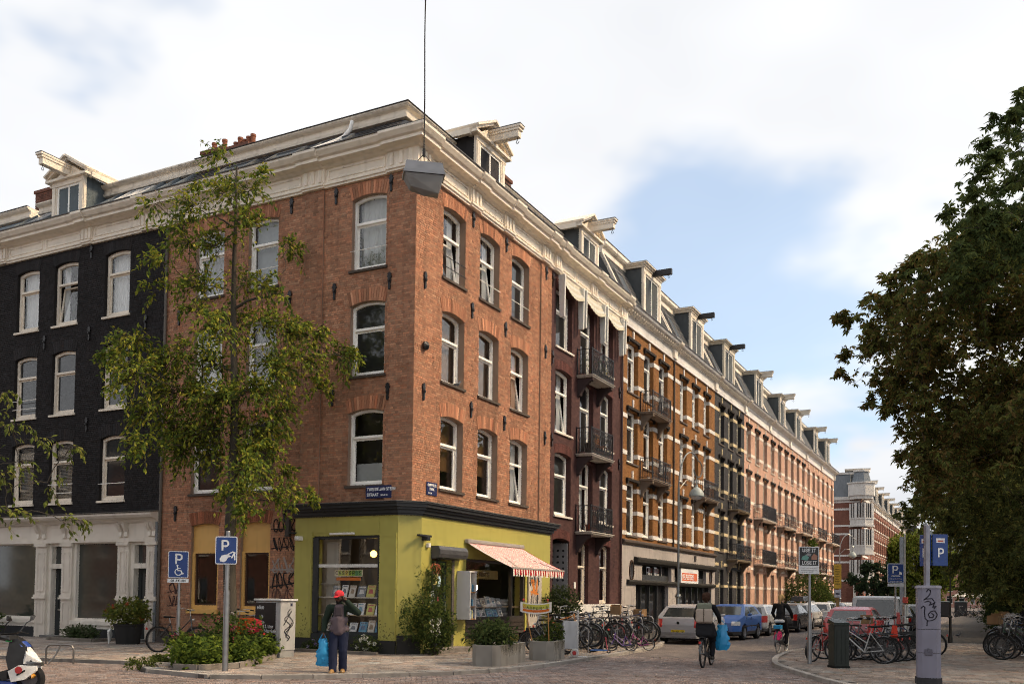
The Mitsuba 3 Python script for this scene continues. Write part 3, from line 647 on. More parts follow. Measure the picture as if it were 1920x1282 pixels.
# added dark core keeps daylight from falling through and stands in for unlit rooms
def core(parent, fr, s0, s1, z0, z1, n0=-.95, n1=-7., col=(.030, .026, .022)):
    m = MB(fr, col); m.box(s0, s1, n1, n0, z0, z1); put(m, 'inner_wall', parent)
    for z in (4.05, 7.2, 10.25):
        if z0 < z < z1: m = MB(fr, (.05, .045, .04)); m.box(s0, s1, n0, -.33, z, z+.25); put(m, 'floor_slab', parent)
core(CB, LEFT, .95, 9.45, 4.1, 14.3); core(CB, RIGHT, 7.05, 8.85, 0.1, 14.3); m = MB(RIGHT, (.03, .026, .022)); m.box(.95, 7.05, -1.2, -.95, 4.1, 14.3); put(m, 'inner_wall', CB)
# cornice
COR = [(-.2, 13.44), (.10, 13.44), (.10, 13.49), (.14, 13.51), (.14, 13.56), (.07, 13.60), (.07, 14.00), (.13, 14.02), (.20, 14.07), (.40, 14.10), (.40, 14.18), (.47, 14.22), (.55, 14.34), (.55, 14.41), (-.2, 14.41)]
def cornice(fr, parent, s0, s1, m0=0., m1=0., prof=COR, blocks=(), col=CREAM, panels=True, zinc=True, bump=.06):
    m = MB(fr, col, .4); m.prof(prof, s0, s1, m0, m1); put(m, 'cornice', parent, 'mat_paint')
    if zinc: m = MB(fr, (.05, .045, .042), .5); m.prof([(.40, 14.412), (.585, 14.412), (.585, 14.445), (.40, 14.445)], s0, s1, m0, m1); put(m, 'gutter_edge', parent, 'mat_paint')
    for a, b in blocks:
        ma = -1. if a <= 0 and m0 else 0.
        m = MB(fr, col, .4); m.prof([(.05, 13.58), (.07+bump, 13.60), (.07+bump, 14.0), (.13+bump, 14.02), (.2+bump, 14.07), (.405+bump, 14.095), (.405+bump, 14.18), (.47+bump, 14.22), (.55+bump, 14.335), (.55+bump, 14.406), (.05, 14.406)], max(a, s0), b, ma, 0)
        m.prof([(.05, 13.447), (.10+bump, 13.447), (.10+bump, 13.49), (.14+bump, 13.51), (.14+bump, 13.57), (.05, 13.575)], max(a, s0), b, ma, 0); put(m, 'cornice_break', parent, 'mat_paint')
        for k in range(3): c = a+(b-a)*(k+.5)/3; m = MB(fr, col); m.box(c-.055, c+.055, .07+bump, .11+bump, 13.62, 13.98); put(m, 'fluted_block', parent, 'mat_paint')
    if panels:
        ed = sorted([x for ab in blocks for x in ab]); gaps = []; cur = max(s0, 0)
        for a, b in sorted(blocks):
            if a-cur > .5: gaps.append((cur, a))
            cur = b
        if s1-cur > .5: gaps.append((cur, s1))
        for a, b in gaps:
            k = max(1, int(round((b-a)/1.7))); e = np.linspace(a, b, k+1)
            for p, q in zip(e[:-1], e[1:]):
                P = sbox(p+.1, 13.66, q-.1, 13.95); m = MB(fr, col, .8); m.poly(P.difference(P.buffer(-.035, join_style=2)), .07, .095, 'sz'); put(m, 'frieze_panel', parent, 'mat_paint')
cornice(LEFT, CB, 0, 9.48, -1., 0., blocks=[(-.07, .9), (3.1, 3.9)]); cornice(RIGHT, CB, 0, 8.9, -1., 0., blocks=[(-.07, .52), (2.8, 3.45), (5.0, 5.65), (7.86, 8.5)])
PA, PB = (.30, 14.40), (-1.28, 15.70)
ROOF = [(.30, 14.36), PA, PB, (-1.45, 15.70), (-1.45, 14.36)]
FASC = [(-1.30, 15.68), (-1.12, 15.70), (-1.10, 15.78), (-1.16, 15.82), (-1.16, 15.94), (-1.05, 15.98), (-1.0, 16.03), (-1.0, 16.07), (-2.1, 16.07), (-2.1, 15.68)]
def mansard(fr, parent, s0, s1, m0=0., m1=0., col=SLATE, lines=0):
    m = MB(fr, col, .8); m.prof(ROOF, s0, s1, m0, m1); put(m, 'roof_slope', parent)
    m = MB(fr, CREAM, .4); m.prof(FASC, s0, s1, m0, m1); put(m, 'roof_fascia', parent, 'mat_paint')
    m = MB(fr, (.05, .048, .046), .5); m.prof([(-1.10, 16.072), (-.97, 16.072), (-.97, 16.095), (-1.10, 16.095)], s0, s1, m0, m1); put(m, 'roof_edge', parent)
mansard(LEFT, CB, 0, 9.48, -1., 0.); mansard(RIGHT, CB, 0, 8.9, -1., 0.)
m = MB(WORLD, (.08, .08, .08)); m.box(-9.4, -2.0, 2.0, 8.9, 15.9, 16.04); put(m, 'flat_roof', CB)
for a, b in ((2.7, 3.95), (4.5, 5.7), (6.5, 7.8)): skylight(LEFT, CB, a, b, PA, PB, .22, .70)
# slate courses of the corner roof, laid as real overlapping slates
def slates(fr, parent, s0, s1, pa, pb, n, w, cols, skip=()):
    pa, pb = np.array(pa), np.array(pb); u = (pb-pa)/n; t = unit(u); nn = np.array([-t[1], t[0]]); nn = nn if nn[0] > 0 else -nn; m = MB(fr, dirt=.6)
    for i in range(n):
        for a in np.arange(s0-(w/2 if i % 2 else 0), s1, w):
            p, q = max(a, s0)+.006, min(a+w, s1)-.006
            if q-p < .03 or (s0 < 1 and p < .06-(pa+u*(i+1.1))[0]) or any(x < (p+q)/2 < y for x, y in skip): continue
            A, B = pa+u*i, pa+u*(i+1.15); h = .018+RNG.uniform(0, .006)
            v = [(p, *(A+nn*h)), (q, *(A+nn*h)), (q, *(A+nn*(h+.012))), (p, *(A+nn*(h+.012))), (p, *(B+nn*.002)), (q, *(B+nn*.002)), (q, *(B+nn*.012)), (p, *(B+nn*.012))]
            m.hexa(v, np.array(cols)*RNG.uniform(.7, 1.3))
    put(m, 'roof_slates', parent, kind='stuff')
slates(LEFT, CB, .3, 9.4, PA, PB, 8, .24, (.045, .043, .044), [(2.65, 4.), (4.45, 5.75), (6.45, 7.85)])
slates(RIGHT, CB, .3, 8.8, PA, PB, 8, .24, (.045, .043, .044), [(3.6, 5.8)])
hoist_dormer(RIGHT, CB, 3.75, 5.65, 14.4, 16.25, beam='wood', pediment=True, side=(.03, .03, .033), beam_len=1.12, curtain=('net', (.5, .52, .52)))
chimney(LEFT, CB, 10.75, -3.0, 15.9, 17.45, 1.0, .7, 2); chimney(LEFT, CB, 9.55, -3.0, 15.9, 17.35, 1.0, .7, 5); chimney(RIGHT, CB, 9.15, -2., 15.9, 17.2, .6, .6, 1)
downpipe(LEFT, CB, 9.46, .07, .1, 13.4, col=(.10, .085, .07))
m = MB(LEFT, (.75, .74, .72)); m.tube([(3.15, -.82, 15.4), (3.25, -.6, 15.2), (3.9, .05, 14.7), (4.1, .2, 14.58)], .05, 7); m.tube([(3.0, -1.0, 15.9), (3.0, -.9, 15.6), (3.15, -.82, 15.4)], .06, 7); put(m, 'vent_pipe', CB, smooth=50)
# cable down the brick and street name plates
m = MB(RIGHT, (.1, .05, .03)); m.tube([(.52, .016, 4.3), (.52, .016, 13.4)], .008, 4); m.tube([(8.0, .016, 4.3), (8.0, .016, 13.4)], .008, 4); put(m, 'cable', CB)
m = MB(LEFT, (.33, .14, .08)); m.tube([(3.15, .07, 4.3), (3.15, .07, 13.4)], .012, 4); put(m, 'cable', CB)
NAVY = (.012, .018, .075)
def plate(fr, parent, s0, s1, z0, z1, n, lines, name='street_name_plate', label=None):
    S = key(name, parent); 
    if label: tag(S, label)
    m = MB(fr, NAVY, .2); m.cbox(s0, s1, n, n+.015, z0, z1, .004); put(m, 'panel', S, 'mat_satin')
    for (s, z, t, h, sx) in lines: text(fr, s, z, t, h, n+.016, (.75, .76, .78), S, sx=sx)
    return S
# LEFT runs away to the left, so lettering there is set from the far end in a frame that reads left to right
LEFT_R = Frame((0, 0, 0), (1, 0, 0), (0, -1, 0))
plate(LEFT_R, CB, -1.46, -.60, 4.36, 4.71, .065, [(-1.42, 4.57, 'TWEEDE JAN STEEN', .082, .86), (-1.42, 4.42, 'STRAAT', .082, .9), (-.95, 4.42, 'WIJK 25', .045, .9)], label='blue street name plate on the left brick face')
plate(RIGHT, CB, .72, 1.27, 4.5, 4.87, .02, [(.77, 4.75, 'SARPHATI', .075, .85), (.87, 4.64, 'PARK', .075, .9), (.80, 4.54, 'DE PIJP', .04, .9)], label='blue street name plate on the right brick face')

# ---------------------------------------------------------------- green shop front
GREEN, DARK, DKG = (.355, .325, .082), (.020, .021, .024), (.022, .026, .027)
SB = .335 # chamfer
base = Polygon([(-3.92, .3), (-3.92, -.10), (-.34, -.10), (.10, .40), (.10, 8.78), (-.3, 8.78), (-.3, .8), (-.9, .3)])
CHF = Frame((-.34, -.10, 0), tuple(unit(np.array([.44, .50, 0]))), tuple(unit(np.array([.50, -.44, 0])))); CHL = math.hypot(.44, .5)
def shopwall(fr, s0, s1, holes, n=.10, col=GREEN, z1=3.88): wall(fr, CB, s0, s1, .10, z1, holes, thick=.4, mat='mat_paint', col=col, name='shop_wall', n=n, dirt=.22)
SWL, DOOR, SWR = (.93, 3.24, .56, 3.34, 0), (.92, 2.06, .10, 2.76, 0), (2.86, 6.84, .40, 2.80, 0)
shopwall(LEFT, .34, 3.92, [SWL]); shopwall(RIGHT, .40, 8.78, [DOOR, SWR])
m = MB(CHF, GREEN, .35); m.box(0, CHL, -.15, 0, .10, 3.88); put(m, 'shop_wall', CB, 'mat_paint')
# pilaster strips and fascia in relief
m = MB(LEFT, GREEN, .35); m.box(.36, .92, .10, .135, .45, 3.30); m.box(.36, .92, .10, .15, 3.30, 3.38); m.box(3.28, 3.9, .10, .135, .45, 3.45); m.box(.95, 3.24, .10, .115, 3.42, 3.80); put(m, 'shop_pilasters', CB, 'mat_paint')
m = MB(LEFT, (.03, .028, .026), .5); m.box(.345, 3.95, .10, .16, .08, .44); put(m, 'plinth', CB); m = MB(CHF, (.03, .028, .026), .5); m.box(0.0, CHL, 0, .05, .08, .60); put(m, 'plinth', CB)
m = MB(WORLD, DARK, .4)
for z0, z1, g in ((3.88, 3.93, .05), (3.93, 4.03, .10), (4.03, 4.10, .17), (4.10, 4.19, .24), (4.19, 4.235, .28)): m.poly(base.buffer(g, join_style=2), z0, z1, 'sn')
put(m, 'shop_cornice', CB, 'mat_paint'); m = MB(WORLD, (.13, .125, .12), .6); m.poly(base.buffer(.295, join_style=2), 4.237, 4.255, 'sn'); put(m, 'cornice_flashing', CB)
# splashes and scuffs low on the painted walls, each with its own outline
rg = np.random.default_rng(15); st = {0: MB(LEFT), 1: MB(RIGHT)}
for i in range(170):
    k = int(rg.random() < .5); c = rg.choice([rg.uniform(.4, .9), rg.uniform(3.3, 3.85)]) if k == 0 else rg.choice([rg.uniform(.45, .88), rg.uniform(2.2, 2.8), rg.uniform(8.1, 8.7)]); z = (.47 if k == 0 else .12)+rg.exponential(.22); r = rg.uniform(.006, .035)
    if z > 3.2: continue
    t = np.sort(rg.uniform(0, 6.28, 9)); rr = r*rg.uniform(.5, 1.3, 9); P = Polygon([(c+a*math.cos(b), z+a*.8*math.sin(b)*(1.8 if rg.random() < .3 else 1)) for a, b in zip(rr, t)]).buffer(0)
    n = (.136 if k == 0 else .101); st[k].poly(P, n, n+.0012, 'sz', np.array((.20, .18, .06))*rg.uniform(.5, 1.1))
for k in st: put(st[k], 'paint_scuff', CB, kind='stuff')
# shop windows
def shopwin(fr, o, parent, n, col=DKG, bars=(), fw=.09, tz=None, mull=()):
    a, b, z0, z1, _ = o; W = key('shop_window', parent)
    P = sbox(a, z0, b, z1); m = MB(fr, col, .3); m.poly(P.difference(P.buffer(-fw, join_style=2)), n-.16, n-.04, 'sz')
    for x in mull: m.box(x-.04, x+.04, n-.15, n-.05, z0+fw, z1-fw)
    put(m, 'frame', W, 'mat_paint')
    if tz: m = MB(fr, (.62, .61, .58)); m.box(a+fw, b-fw, n-.15, n-.01, tz-.05, tz+.04); put(m, 'transom', W, 'mat_paint')
    m = MB(fr); m.raw([(a+fw, n-.11, z0+fw), (b-fw, n-.11, z0+fw), (b-fw, n-.11, z1-fw), (a+fw, n-.11, z1-fw)], [[0, 1, 2, 3]]); put(m, 'pane', W, 'mat_pane'); return W
shopwin(LEFT, SWL, CB, .10, tz=2.50); m = MB(LEFT, DKG); m.box(.93, 3.24, .06, .16, .44, .58); m.box(3.05, 3.24, .09, .125, .6, 3.3); put(m, 'shop_window_sill', CB, 'mat_paint')
shopwin(RIGHT, (2.86, 6.84, .95, 2.80, 0), CB, .10, mull=(5.95,), col=(.04, .035, .033)); m = MB(RIGHT, (.045, .036, .032), .5)
m.box(2.86, 6.84, -.05, .06, .40, .95)
for z in (.48, .60, .72, .84): m.box(2.9, 6.8, .06, .085, z, z+.08)
put(m, 'shop_window_panelling', CB, 'mat_paint')
m = MB(LEFT, (.70, .69, .66)); m.cbox(1.75, 2.6, .14, .22, 3.36, 3.42, .01); put(m, 'strip_lamp', CB, 'mat_paint')
# door with roller box, step
D = key('shop_door', CB)
P = sbox(.98, .22, 2.0, 2.68); m = MB(RIGHT, (.018, .028, .026), .3); m.poly(P.difference(P.buffer(-.13, join_style=2)), -.14, -.06, 'sz'); m.box(.98, 2.0, -.14, -.06, .24, .50); put(m, 'frame', D, 'mat_paint')
m = MB(RIGHT); m.raw([(1.1, -.1, .45), (1.88, -.1, .45), (1.88, -.1, 2.55), (1.1, -.1, 2.55)], [[0, 1, 2, 3]]); put(m, 'pane', D, 'mat_pane')
m = MB(RIGHT, (.6, .6, .6)); m.cbox(1.91, 1.95, -.06, -.02, 1.25, 1.5, .005); m.beam((1.93, .0, 1.4), (1.82, .0, 1.4), .02, .02); put(m, 'handle', D, 'mat_metal')
for a, b, z0, z1, c in ((1.14, 1.42, 1.42, 1.82, (.55, .6, .66)), (1.55, 1.75, 1.95, 2.25, (.45, .6, .72)), (1.35, 1.6, 2.0, 2.3, (.6, .5, .2)), (1.56, 1.64, 1.5, 1.66, (.6, .05, .16)), (1.2, 1.8, .52, 1.05, (.42, .44, .44))):
    m = MB(RIGHT, c, .1); m.box(a, b, -.094, -.09, z0, z1); put(m, 'notice', D)
m = MB(RIGHT, (.065, .065, .07), .4); m.mf(m3.Manifold.hull_points(np.array([(s, n, z) for s in (.90, 2.46) for n, z in ((.1, 2.72), (.36, 2.76), (.40, 2.86), (.40, 2.98), (.34, 3.08), (.1, 3.08))]))); put(m, 'roller_shutter_box', CB, 'mat_paint')
m = MB(RIGHT, (.16, .14, .125), .9); m.cbox(.6, 2.5, .1, .55, .07, .22, .02); put(m, 'doorstep', CB)
m = MB(RIGHT, (.09, .075, .07)); m.box(2.02, 2.14, .1, .13, .22, 2.72); put(m, 'door_post', CB)
# interior of the shop, lamps, shelves
INT = (.10, .085, .07)
m = MB(WORLD, INT); m.box(-3.9, -.35, 1.9, 2.0, .1, 3.8); m.box(-2.3, -2.2, 2., 8.7, .1, 3.8); m.box(-3.9, -.35, .05, 8.7, .04, .12, (.09, .07, .05)); m.box(-3.88, -3.8, .0, 1.9, .1, 3.8, (.35, .33, .30)); m.box(-3.9, -.3, .32, 8.7, 3.86, 3.9, (.28, .26, .24)); m.box(-.34, -.28, 6.9, 8.8, .1, 3.8); put(m, 'shop_interior', CB)
for z, c in ((.62, 'w'), (1.12, 'w'), (1.62, 'w')):
    m = MB(LEFT, (.38, .30, .20) if z < 1.5 else (.5, .47, .42)); m.box(.95, 3.22, -.42, -.08, z-.03, z); put(m, 'display_shelf', CB)
m = MB(LEFT, (.42, .40, .37)); m.box(2.75, 3.2, -.50, -.46, .62, 3.2); m.box(2.75, 3.2, -.46, -.2, 1.98, 2.0); put(m, 'display_shelf', CB)
for z in (.98, 1.35): m = MB(RIGHT, (.20, .15, .10)); m.box(2.95, 6.8, -.50, -.08, z-.03, z); put(m, 'display_shelf', CB)
def lamp_glow(name, x, y, z, r, power, shade=None, label=None):
    L = thing(name, label, 'lamp'); b = MB(WORLD, (.9, .7, .3)); s = trimesh.creation.icosphere(2, r); b.raw(np.array(s.vertices)+[x, y, z], np.array(s.faces))
    d = shape(b, 'mat_satin', True); d['emitter'] = {'type': 'area', 'radiance': {'type': 'rgb', 'value': power}}; scene[L+'__bulb'] = d
    m = MB(WORLD, (.03, .03, .03)); m.tube([(x, y, z+r), (x, y, 3.85)], .006, 4)
    if shade: m.lathe([(.04, r*1.4), (shade*.6, r*1.1), (shade, r*.2), (shade*.97, r*.1), (shade*.55, r)], 18, (x, y, z))
    put(m, 'shade' if shade else 'cord', L, smooth=40)
lamp_glow('pendant_lamp', -1.75, .75, 2.86, .10, (1.6, .85, .12), label='yellow globe lamp hanging high in the left shop window')
lamp_glow('pendant_lamp', -2.20, .80, 1.86, .05, (5., 3.6, 1.8), .26, label='pendant lamp with dark shade low in the left shop window')
lamp_glow('pendant_lamp', -.55, 4.55, 1.95, .10, (4.2, 3.0, 1.4), label='round glowing lamp hanging in the right shop window under the awning')
# name boards: lettered tiles
def name_board(fr, s, z, w, h, n, parent=None, key_=None, flip=False):
    B = key_ ; m = MB(fr, (.60, .56, .42), .1); m.cbox(s, s+w, n, n+.02, z, z+h, .004); put(m, 'board', B, 'mat_satin')
    cols = [(.6, .56, .42), (.42, .52, .10), (.45, .50, .12), (.55, .42, .05), (.30, .42, .06), (.20, .38, .07), (.10, .30, .12), (.14, .40, .10)]
    t = "CASPER'S"; k = len(t)
    for i, ch in enumerate(t):
        a = s+.02+(w-.04)*i/k; m = MB(fr, cols[i], .1); m.box(a, a+(w-.04)/k-.004, n+.02, n+.023, z+.02, z+h-.02); put(m, 'letter_tile', B, 'mat_satin')
        if ch != ' ': text(fr, a+(w-.04)/k*.5, z+h*.28, ch, h*.5, n+.024, (.02, .02, .02), B, name='letter', anchor_='c')
SG = thing('shop_sign', "lettered CASPER'S sign with orange strip hanging in the left shop window", 'sign'); name_board(LEFT_R, -2.66, 2.20, .98, .19, -.16, key_=SG)
m = MB(LEFT_R, (.55, .14, .02), .1); m.cbox(-2.60, -1.74, -.16, -.14, 2.08, 2.17, .004); put(m, 'orange_strip', SG, 'mat_satin')
m = MB(LEFT_R, (.1, .1, .1)); m.tube([(-2.55, -.15, 2.39), (-2.55, -.15, 3.3)], .004, 4); m.tube([(-1.8, -.15, 2.39), (-1.8, -.15, 3.3)], .004, 4); put(m, 'hanging_wire', SG)
SG = thing('shop_sign', "cream CASPER sign inside the right shop window under the awning", 'sign'); m = MB(RIGHT, (.42, .36, .16), .2); m.cbox(3.6, 5.5, -.25, -.23, 2.22, 2.50, .004); put(m, 'board', SG)
text(RIGHT, 3.7, 2.29, "CASPER'S", .14, -.228, (.12, .08, .05), SG, sx=1.3)
# awning with straight valance
AW = key('awning', CB); tag(AW, 'red and white striped awning over the shop window')
s0, s1 = 2.80, 6.42; top, out = (.12, 3.30), (1.70, 2.52)
nS = 42; e = np.linspace(s0, s1, nS+1); RED, WHT = (.36, .018, .022), (.66, .63, .58)
m = MB(RIGHT, dirt=.2); nb = 5
for i in range(nS):
    c = RED if i % 2 else WHT
    for j in range(nb):
        t0, t1 = j/nb, (j+1)/nb; sag = lambda t: -.10*4*t*(1-t)*.35
        p = [(x, top[0]+(out[0]-top[0])*t, top[1]+(out[1]-top[1])*t+sag(t)) for t in (t0, t1) for x in (e[i], e[i+1])]
        m.raw([p[0], p[1], p[3], p[2]], [[0, 1, 2, 3]], c)
put(m, 'canopy', AW, 'mat_cloth')
m = MB(RIGHT, dirt=.2)
for i in range(nS):
    c = RED if i % 2 else WHT; sc = .02*math.sin(i*1.5); dz = .22+.02*math.cos(i*math.pi/1.)
    m.raw([(e[i], out[0]+.01, out[1]), (e[i+1], out[0]+.01, out[1]), (e[i+1], out[0]+.02+sc, out[1]-dz), (e[i], out[0]+.02-sc, out[1]-dz)], [[0, 1, 2, 3]], c)
put(m, 'valance', AW, 'mat_cloth')
m = MB(RIGHT, (.30, .28, .26)); m.cbox(s0-.06, s1+.06, .1, .24, 3.26, 3.38, .02); m.beam((s0, out[0], out[1]), (s1, out[0], out[1]), .05, .05); put(m, 'cassette', AW, 'mat_paint')
m = MB(RIGHT, (.3, .28, .26))
for s, sg in ((s0+.35, 1), (s1-.35, -1)): m.beam((s, .2, 3.2), (s+sg*.55, .95, 2.83), .04, .05); m.beam((s+sg*.55, .95, 2.83), (s, out[0], out[1]), .04, .05)
put(m, 'folding_arm', AW, 'mat_paint')
# graffiti panel, small fittings
m = MB(RIGHT, (.42, .38, .34), .9); m.cbox(6.98, 8.0, .1, .16, .20, 2.92, .01); put(m, 'side_door', CB, 'mat_paint')
rg = np.random.default_rng(5)
strokes(RIGHT, scribble(rg, 7.1, 1.0, .6, .9, 4)+scribble(rg, 7.05, 2.05, .7, .6, 4), .018, .161, (.03, .03, .035), CB)
strokes(RIGHT, scribble(rg, 7.15, 1.75, .5, .5, 3), .03, .164, (.5, .16, .03), CB, label='orange graffiti on the grey side door')
m = MB(RIGHT, DARK); m.cbox(.16, .75, .1, .22, 3.30, 3.36, .01); m.cbox(.40, .55, .1, .3, 3.2, 3.31, .01); put(m, 'wall_fitting', CB, 'mat_paint')
m = MB(RIGHT, (.7, .68, .62)); m.cbox(.62, .74, .1, .2, 3.02, 3.14, .01); put(m, 'alarm_box', CB, 'mat_paint'); m = MB(LEFT, (.7, .69, .66)); m.cbox(3.6, 3.75, .1, .35, 3.22, 3.34, .02); put(m, 'camera', CB, 'mat_paint')
m = MB(LEFT, DARK); m.box(3.86, 4.1, .0, .22, 3.42, 3.47); m.box(4.15, 4.3, .02, .12, 3.35, 3.9, (.06, .05, .045)); put(m, 'wall_fitting', CB)
# yellow ground floor windows
YEL = (.62, .37, .115)
for o in HG:
    a, b, z0, z1, rise = o; W = key('ground_window', CB); tag(W, 'window with yellow frame and yellow board above')
    m = MB(LEFT, YEL, .3); m.poly(opening(a, b, 2.94, z1, rise), -.16, -.10, 'sz'); put(m, 'top_board', W, 'mat_paint')
    m = MB(LEFT, YEL, .3); P = sbox(a, z0, b, 2.94); m.poly(P.difference(sbox(a+.10, z0+.12, b-.10, 2.90)), -.18, -.06, 'sz'); m.box(a-.06, b+.06, -.1, .10, z0-.14, z0); put(m, 'frame', W, 'mat_paint')
    m = MB(LEFT, (.06, .03, .02)); P = sbox(a+.10, z0+.12, b-.10, 2.90); m.poly(P.difference(P.buffer(-.05, join_style=2)), -.17, -.11, 'sz'); put(m, 'sash', W, 'mat_paint')
    m = MB(LEFT); m.raw([(a+.14, -.14, z0+.15), (b-.14, -.14, z0+.15), (b-.14, -.14, 2.86), (a+.14, -.14, 2.86)], [[0, 1, 2, 3]]); put(m, 'pane', W, 'mat_pane')
m = MB(LEFT, (.022, .02, .018)); m.box(3.9, 9.45, -1.5, -1.4, .1, 4.1); put(m, 'inner_wall', CB)  # added dark sheet behind the yellow windows, standing in for an unlit room
rg = np.random.default_rng(9)
for z, c, w in ((3.5, (.012, .01, .01), .016), (2.95, (.012, .01, .01), .014), (2.3, (.28, .24, .22), .022), (1.85, (.012, .01, .01), .02), (1.45, (.10, .05, .04), .016)):
    strokes(LEFT, scribble(rg, 4.0, z, .82, .38 if w < .02 else .45, 4), w, .014, c, CB)
for z in (2.05, 1.65, 1.25): strokes(LEFT, scribble(rg, 8.55, z, .5, .33, 3), .014, .014, (.04, .02, .018), CB)
m = MB(LEFT, (.06, .05, .045), .5); m.box(3.95, 9.5, -.02, .012, .08, .46); put(m, 'plinth', CB)

# ---------------------------------------------------------------- black painted house on the left
BH = thing('town_house', 'black painted brick house with cream shop front left of the corner building', 'house')
BLK = (.0165, .0145, .0155)
HB = [(a, b, z0, z1, RISE) for z0, z1 in ((4.70, 6.75), (7.76, 9.85), (10.87, 12.95)) for a, b in ((11.22, 12.42), (13.78, 14.98), (15.8, 17.0))]
wall(LEFT, BH, 9.52, 18.05, 4.2, ZT, HB, col=(.012, .011, .012))
arcs = [(a-.05, b+.05, z1-.02, z1+.40, 0) for a, b, _, z1, _ in HB]
R = brick_rects(9.52, 18.05, 4.25, ZT, HB+arcs); put(brick_mesh(LEFT, R, brick_shades(len(R), BLK, .25), n1=.012), 'brickwork', BH, kind='stuff')
arch_bricks(LEFT, BH, HB, (.017, .015, .016), w=.11, spread=.2)
CB_ = [None, ('slats', (.55, .54, .50)), ('slats', (.5, .5, .48)), ('blind', (.03, .03, .03)), None, None, ('net', NETC), ('drape', NETC), ('net', NETC)]
for i, o in enumerate(HB): window(LEFT, BH, o, d=.10, col=CREAM, sill=CREAM, curtain=CB_[i], tr=.31, fw=.10, tilt=7 if i == 7 else 0, rail=2 if i in (1, 5) else (1 if i in (0, 3) else 0))
for s, z in ((13.1, 13.2), (10.4, 10.45), (13.1, 10.4), (10.4, 7.25), (15.4, 10.35), (13.1, 7.3)): anchor(LEFT, BH, s, z, n=.0, col=(.012, .011, .012))
core(BH, LEFT, 9.5, 18.05, 4.1, 14.3); cornice(LEFT, BH, 9.52, 18.05, blocks=[(10.1, 10.6), (13.0, 13.5), (17.5, 18.05)]); 
m = MB(LEFT, (.105, .125, .14), .6); m.prof(ROOF, 9.5, 18.05); put(m, 'roof_slope', BH); m = MB(LEFT, CREAM, .9); m.prof(FASC, 9.5, 17.6); put(m, 'roof_fascia', BH, 'mat_paint')
for s in (9.6, 10.35, 11.1, 11.8, 12.5, 13.1, 16.2, 17.0, 17.8): m = MB(LEFT, (.15, .175, .195)); m.beam((s, PA[0]+.03, PA[1]+.03), (s, PB[0]+.03, PB[1]+.03), .07, .07); put(m, 'roof_batten', BH)
for a, b in ((11.2, 11.75), (11.85, 12.4), (16.3, 16.95)): skylight(LEFT, BH, a, b, PA, PB, .25, .8, col=(.5, .5, .5))
hoist_dormer(LEFT, BH, 13.98, 15.66, 14.4, 16.25, n=-.28, beam='wood', pediment=True, side=(.10, .125, .14), beam_len=1.18, curtain=('drape', (.38, .16, .09)))
chimney(LEFT, BH, 19.9, -3., 15.9, 17.75, 1.1, .8, 1)
# cream shop front
SF = (.60, .55, .48)
m = MB(LEFT, SF, .45); m.box(9.53, 18.05, -.1, .12, 3.30, 3.42); m.box(9.53, 18.05, -.1, .08, 3.42, 3.92); put(m, 'shop_fascia', BH, 'mat_paint')
m = MB(LEFT, SF, .45); m.prof([(-.1, 3.92), (.14, 3.92), (.2, 4.0), (.36, 4.06), (.42, 4.14), (.42, 4.20), (.08, 4.27), (-.1, 4.27)], 9.5, 18.05); put(m, 'shop_cornice', BH, 'mat_paint')
m = MB(LEFT, (.09, .075, .065), .5); m.prof([(.0, 4.275), (.44, 4.205), (.45, 4.225), (.0, 4.30)], 9.48, 18.05); put(m, 'cornice_flashing', BH)
for a, b in ((9.55, 9.97), (10.82, 11.3), (13.55, 14.05), (14.86, 15.4)):
    Pl = key('shop_pilaster', BH)
    m = MB(LEFT, SF, .45); m.box(a, b, -.1, .10, .10, 3.3); put(m, 'shaft', Pl, 'mat_paint')
    m = MB(LEFT, SF, .45); Q = sbox(a+.08, 1.65, b-.08, 3.0); m.poly(Q.difference(Q.buffer(-.04, join_style=2)), .10, .125, 'sz'); Q = sbox(a+.08, .55, b-.08, 1.3); m.poly(Q.difference(Q.buffer(-.04, join_style=2)), .10, .125, 'sz'); put(m, 'panel_moulding', Pl, 'mat_paint')
    m = MB(LEFT, SF, .45); m.box(a-.05, b+.05, .09, .18, 1.40, 1.46); m.box(a-.03, b+.03, .09, .15, 1.46, 1.54); m.box(a-.04, b+.04, .09, .17, 3.18, 3.29); put(m, 'band', Pl, 'mat_paint')
    for x in (a+.04, b-.18): m = MB(LEFT, SF, .45); m.poly(Polygon([(.08, 3.45), (.16, 3.47), (.14, 3.62), (.22, 3.75), (.30, 3.91), (.08, 3.91)]), x, x+.14, 'nz'); put(m, 'console', Pl, 'mat_paint')
def shopfrontwin(a, b, z0=.78, z1=3.26):
    W = key('shop_window', BH); m = MB(LEFT, (.64, .60, .53), .4); P = sbox(a, z0-.16, b, z1+.04); m.poly(P.difference(sbox(a+.13, z0, b-.13, z1)), -.16, .02, 'sz'); m.box(a, b, .0, .13, z0-.22, z0-.08); m.box(a, b, .0, .08, z0-.34, z0-.22); put(m, 'frame', W, 'mat_paint')
    m = MB(LEFT); m.raw([(a+.1, -.1, z0), (b-.1, -.1, z0), (b-.1, -.1, z1), (a+.1, -.1, z1)], [[0, 1, 2, 3]], (.030, .034, .030)); put(m, 'pane', W, 'mat_darkglass')
    m = MB(LEFT, (.16, .19, .16), .3); m.box(b-.5, b-.02, -.5, -.46, z0, z1); put(m, 'blind', W)
shopfrontwin(11.3, 13.55); shopfrontwin(15.4, 18.0)
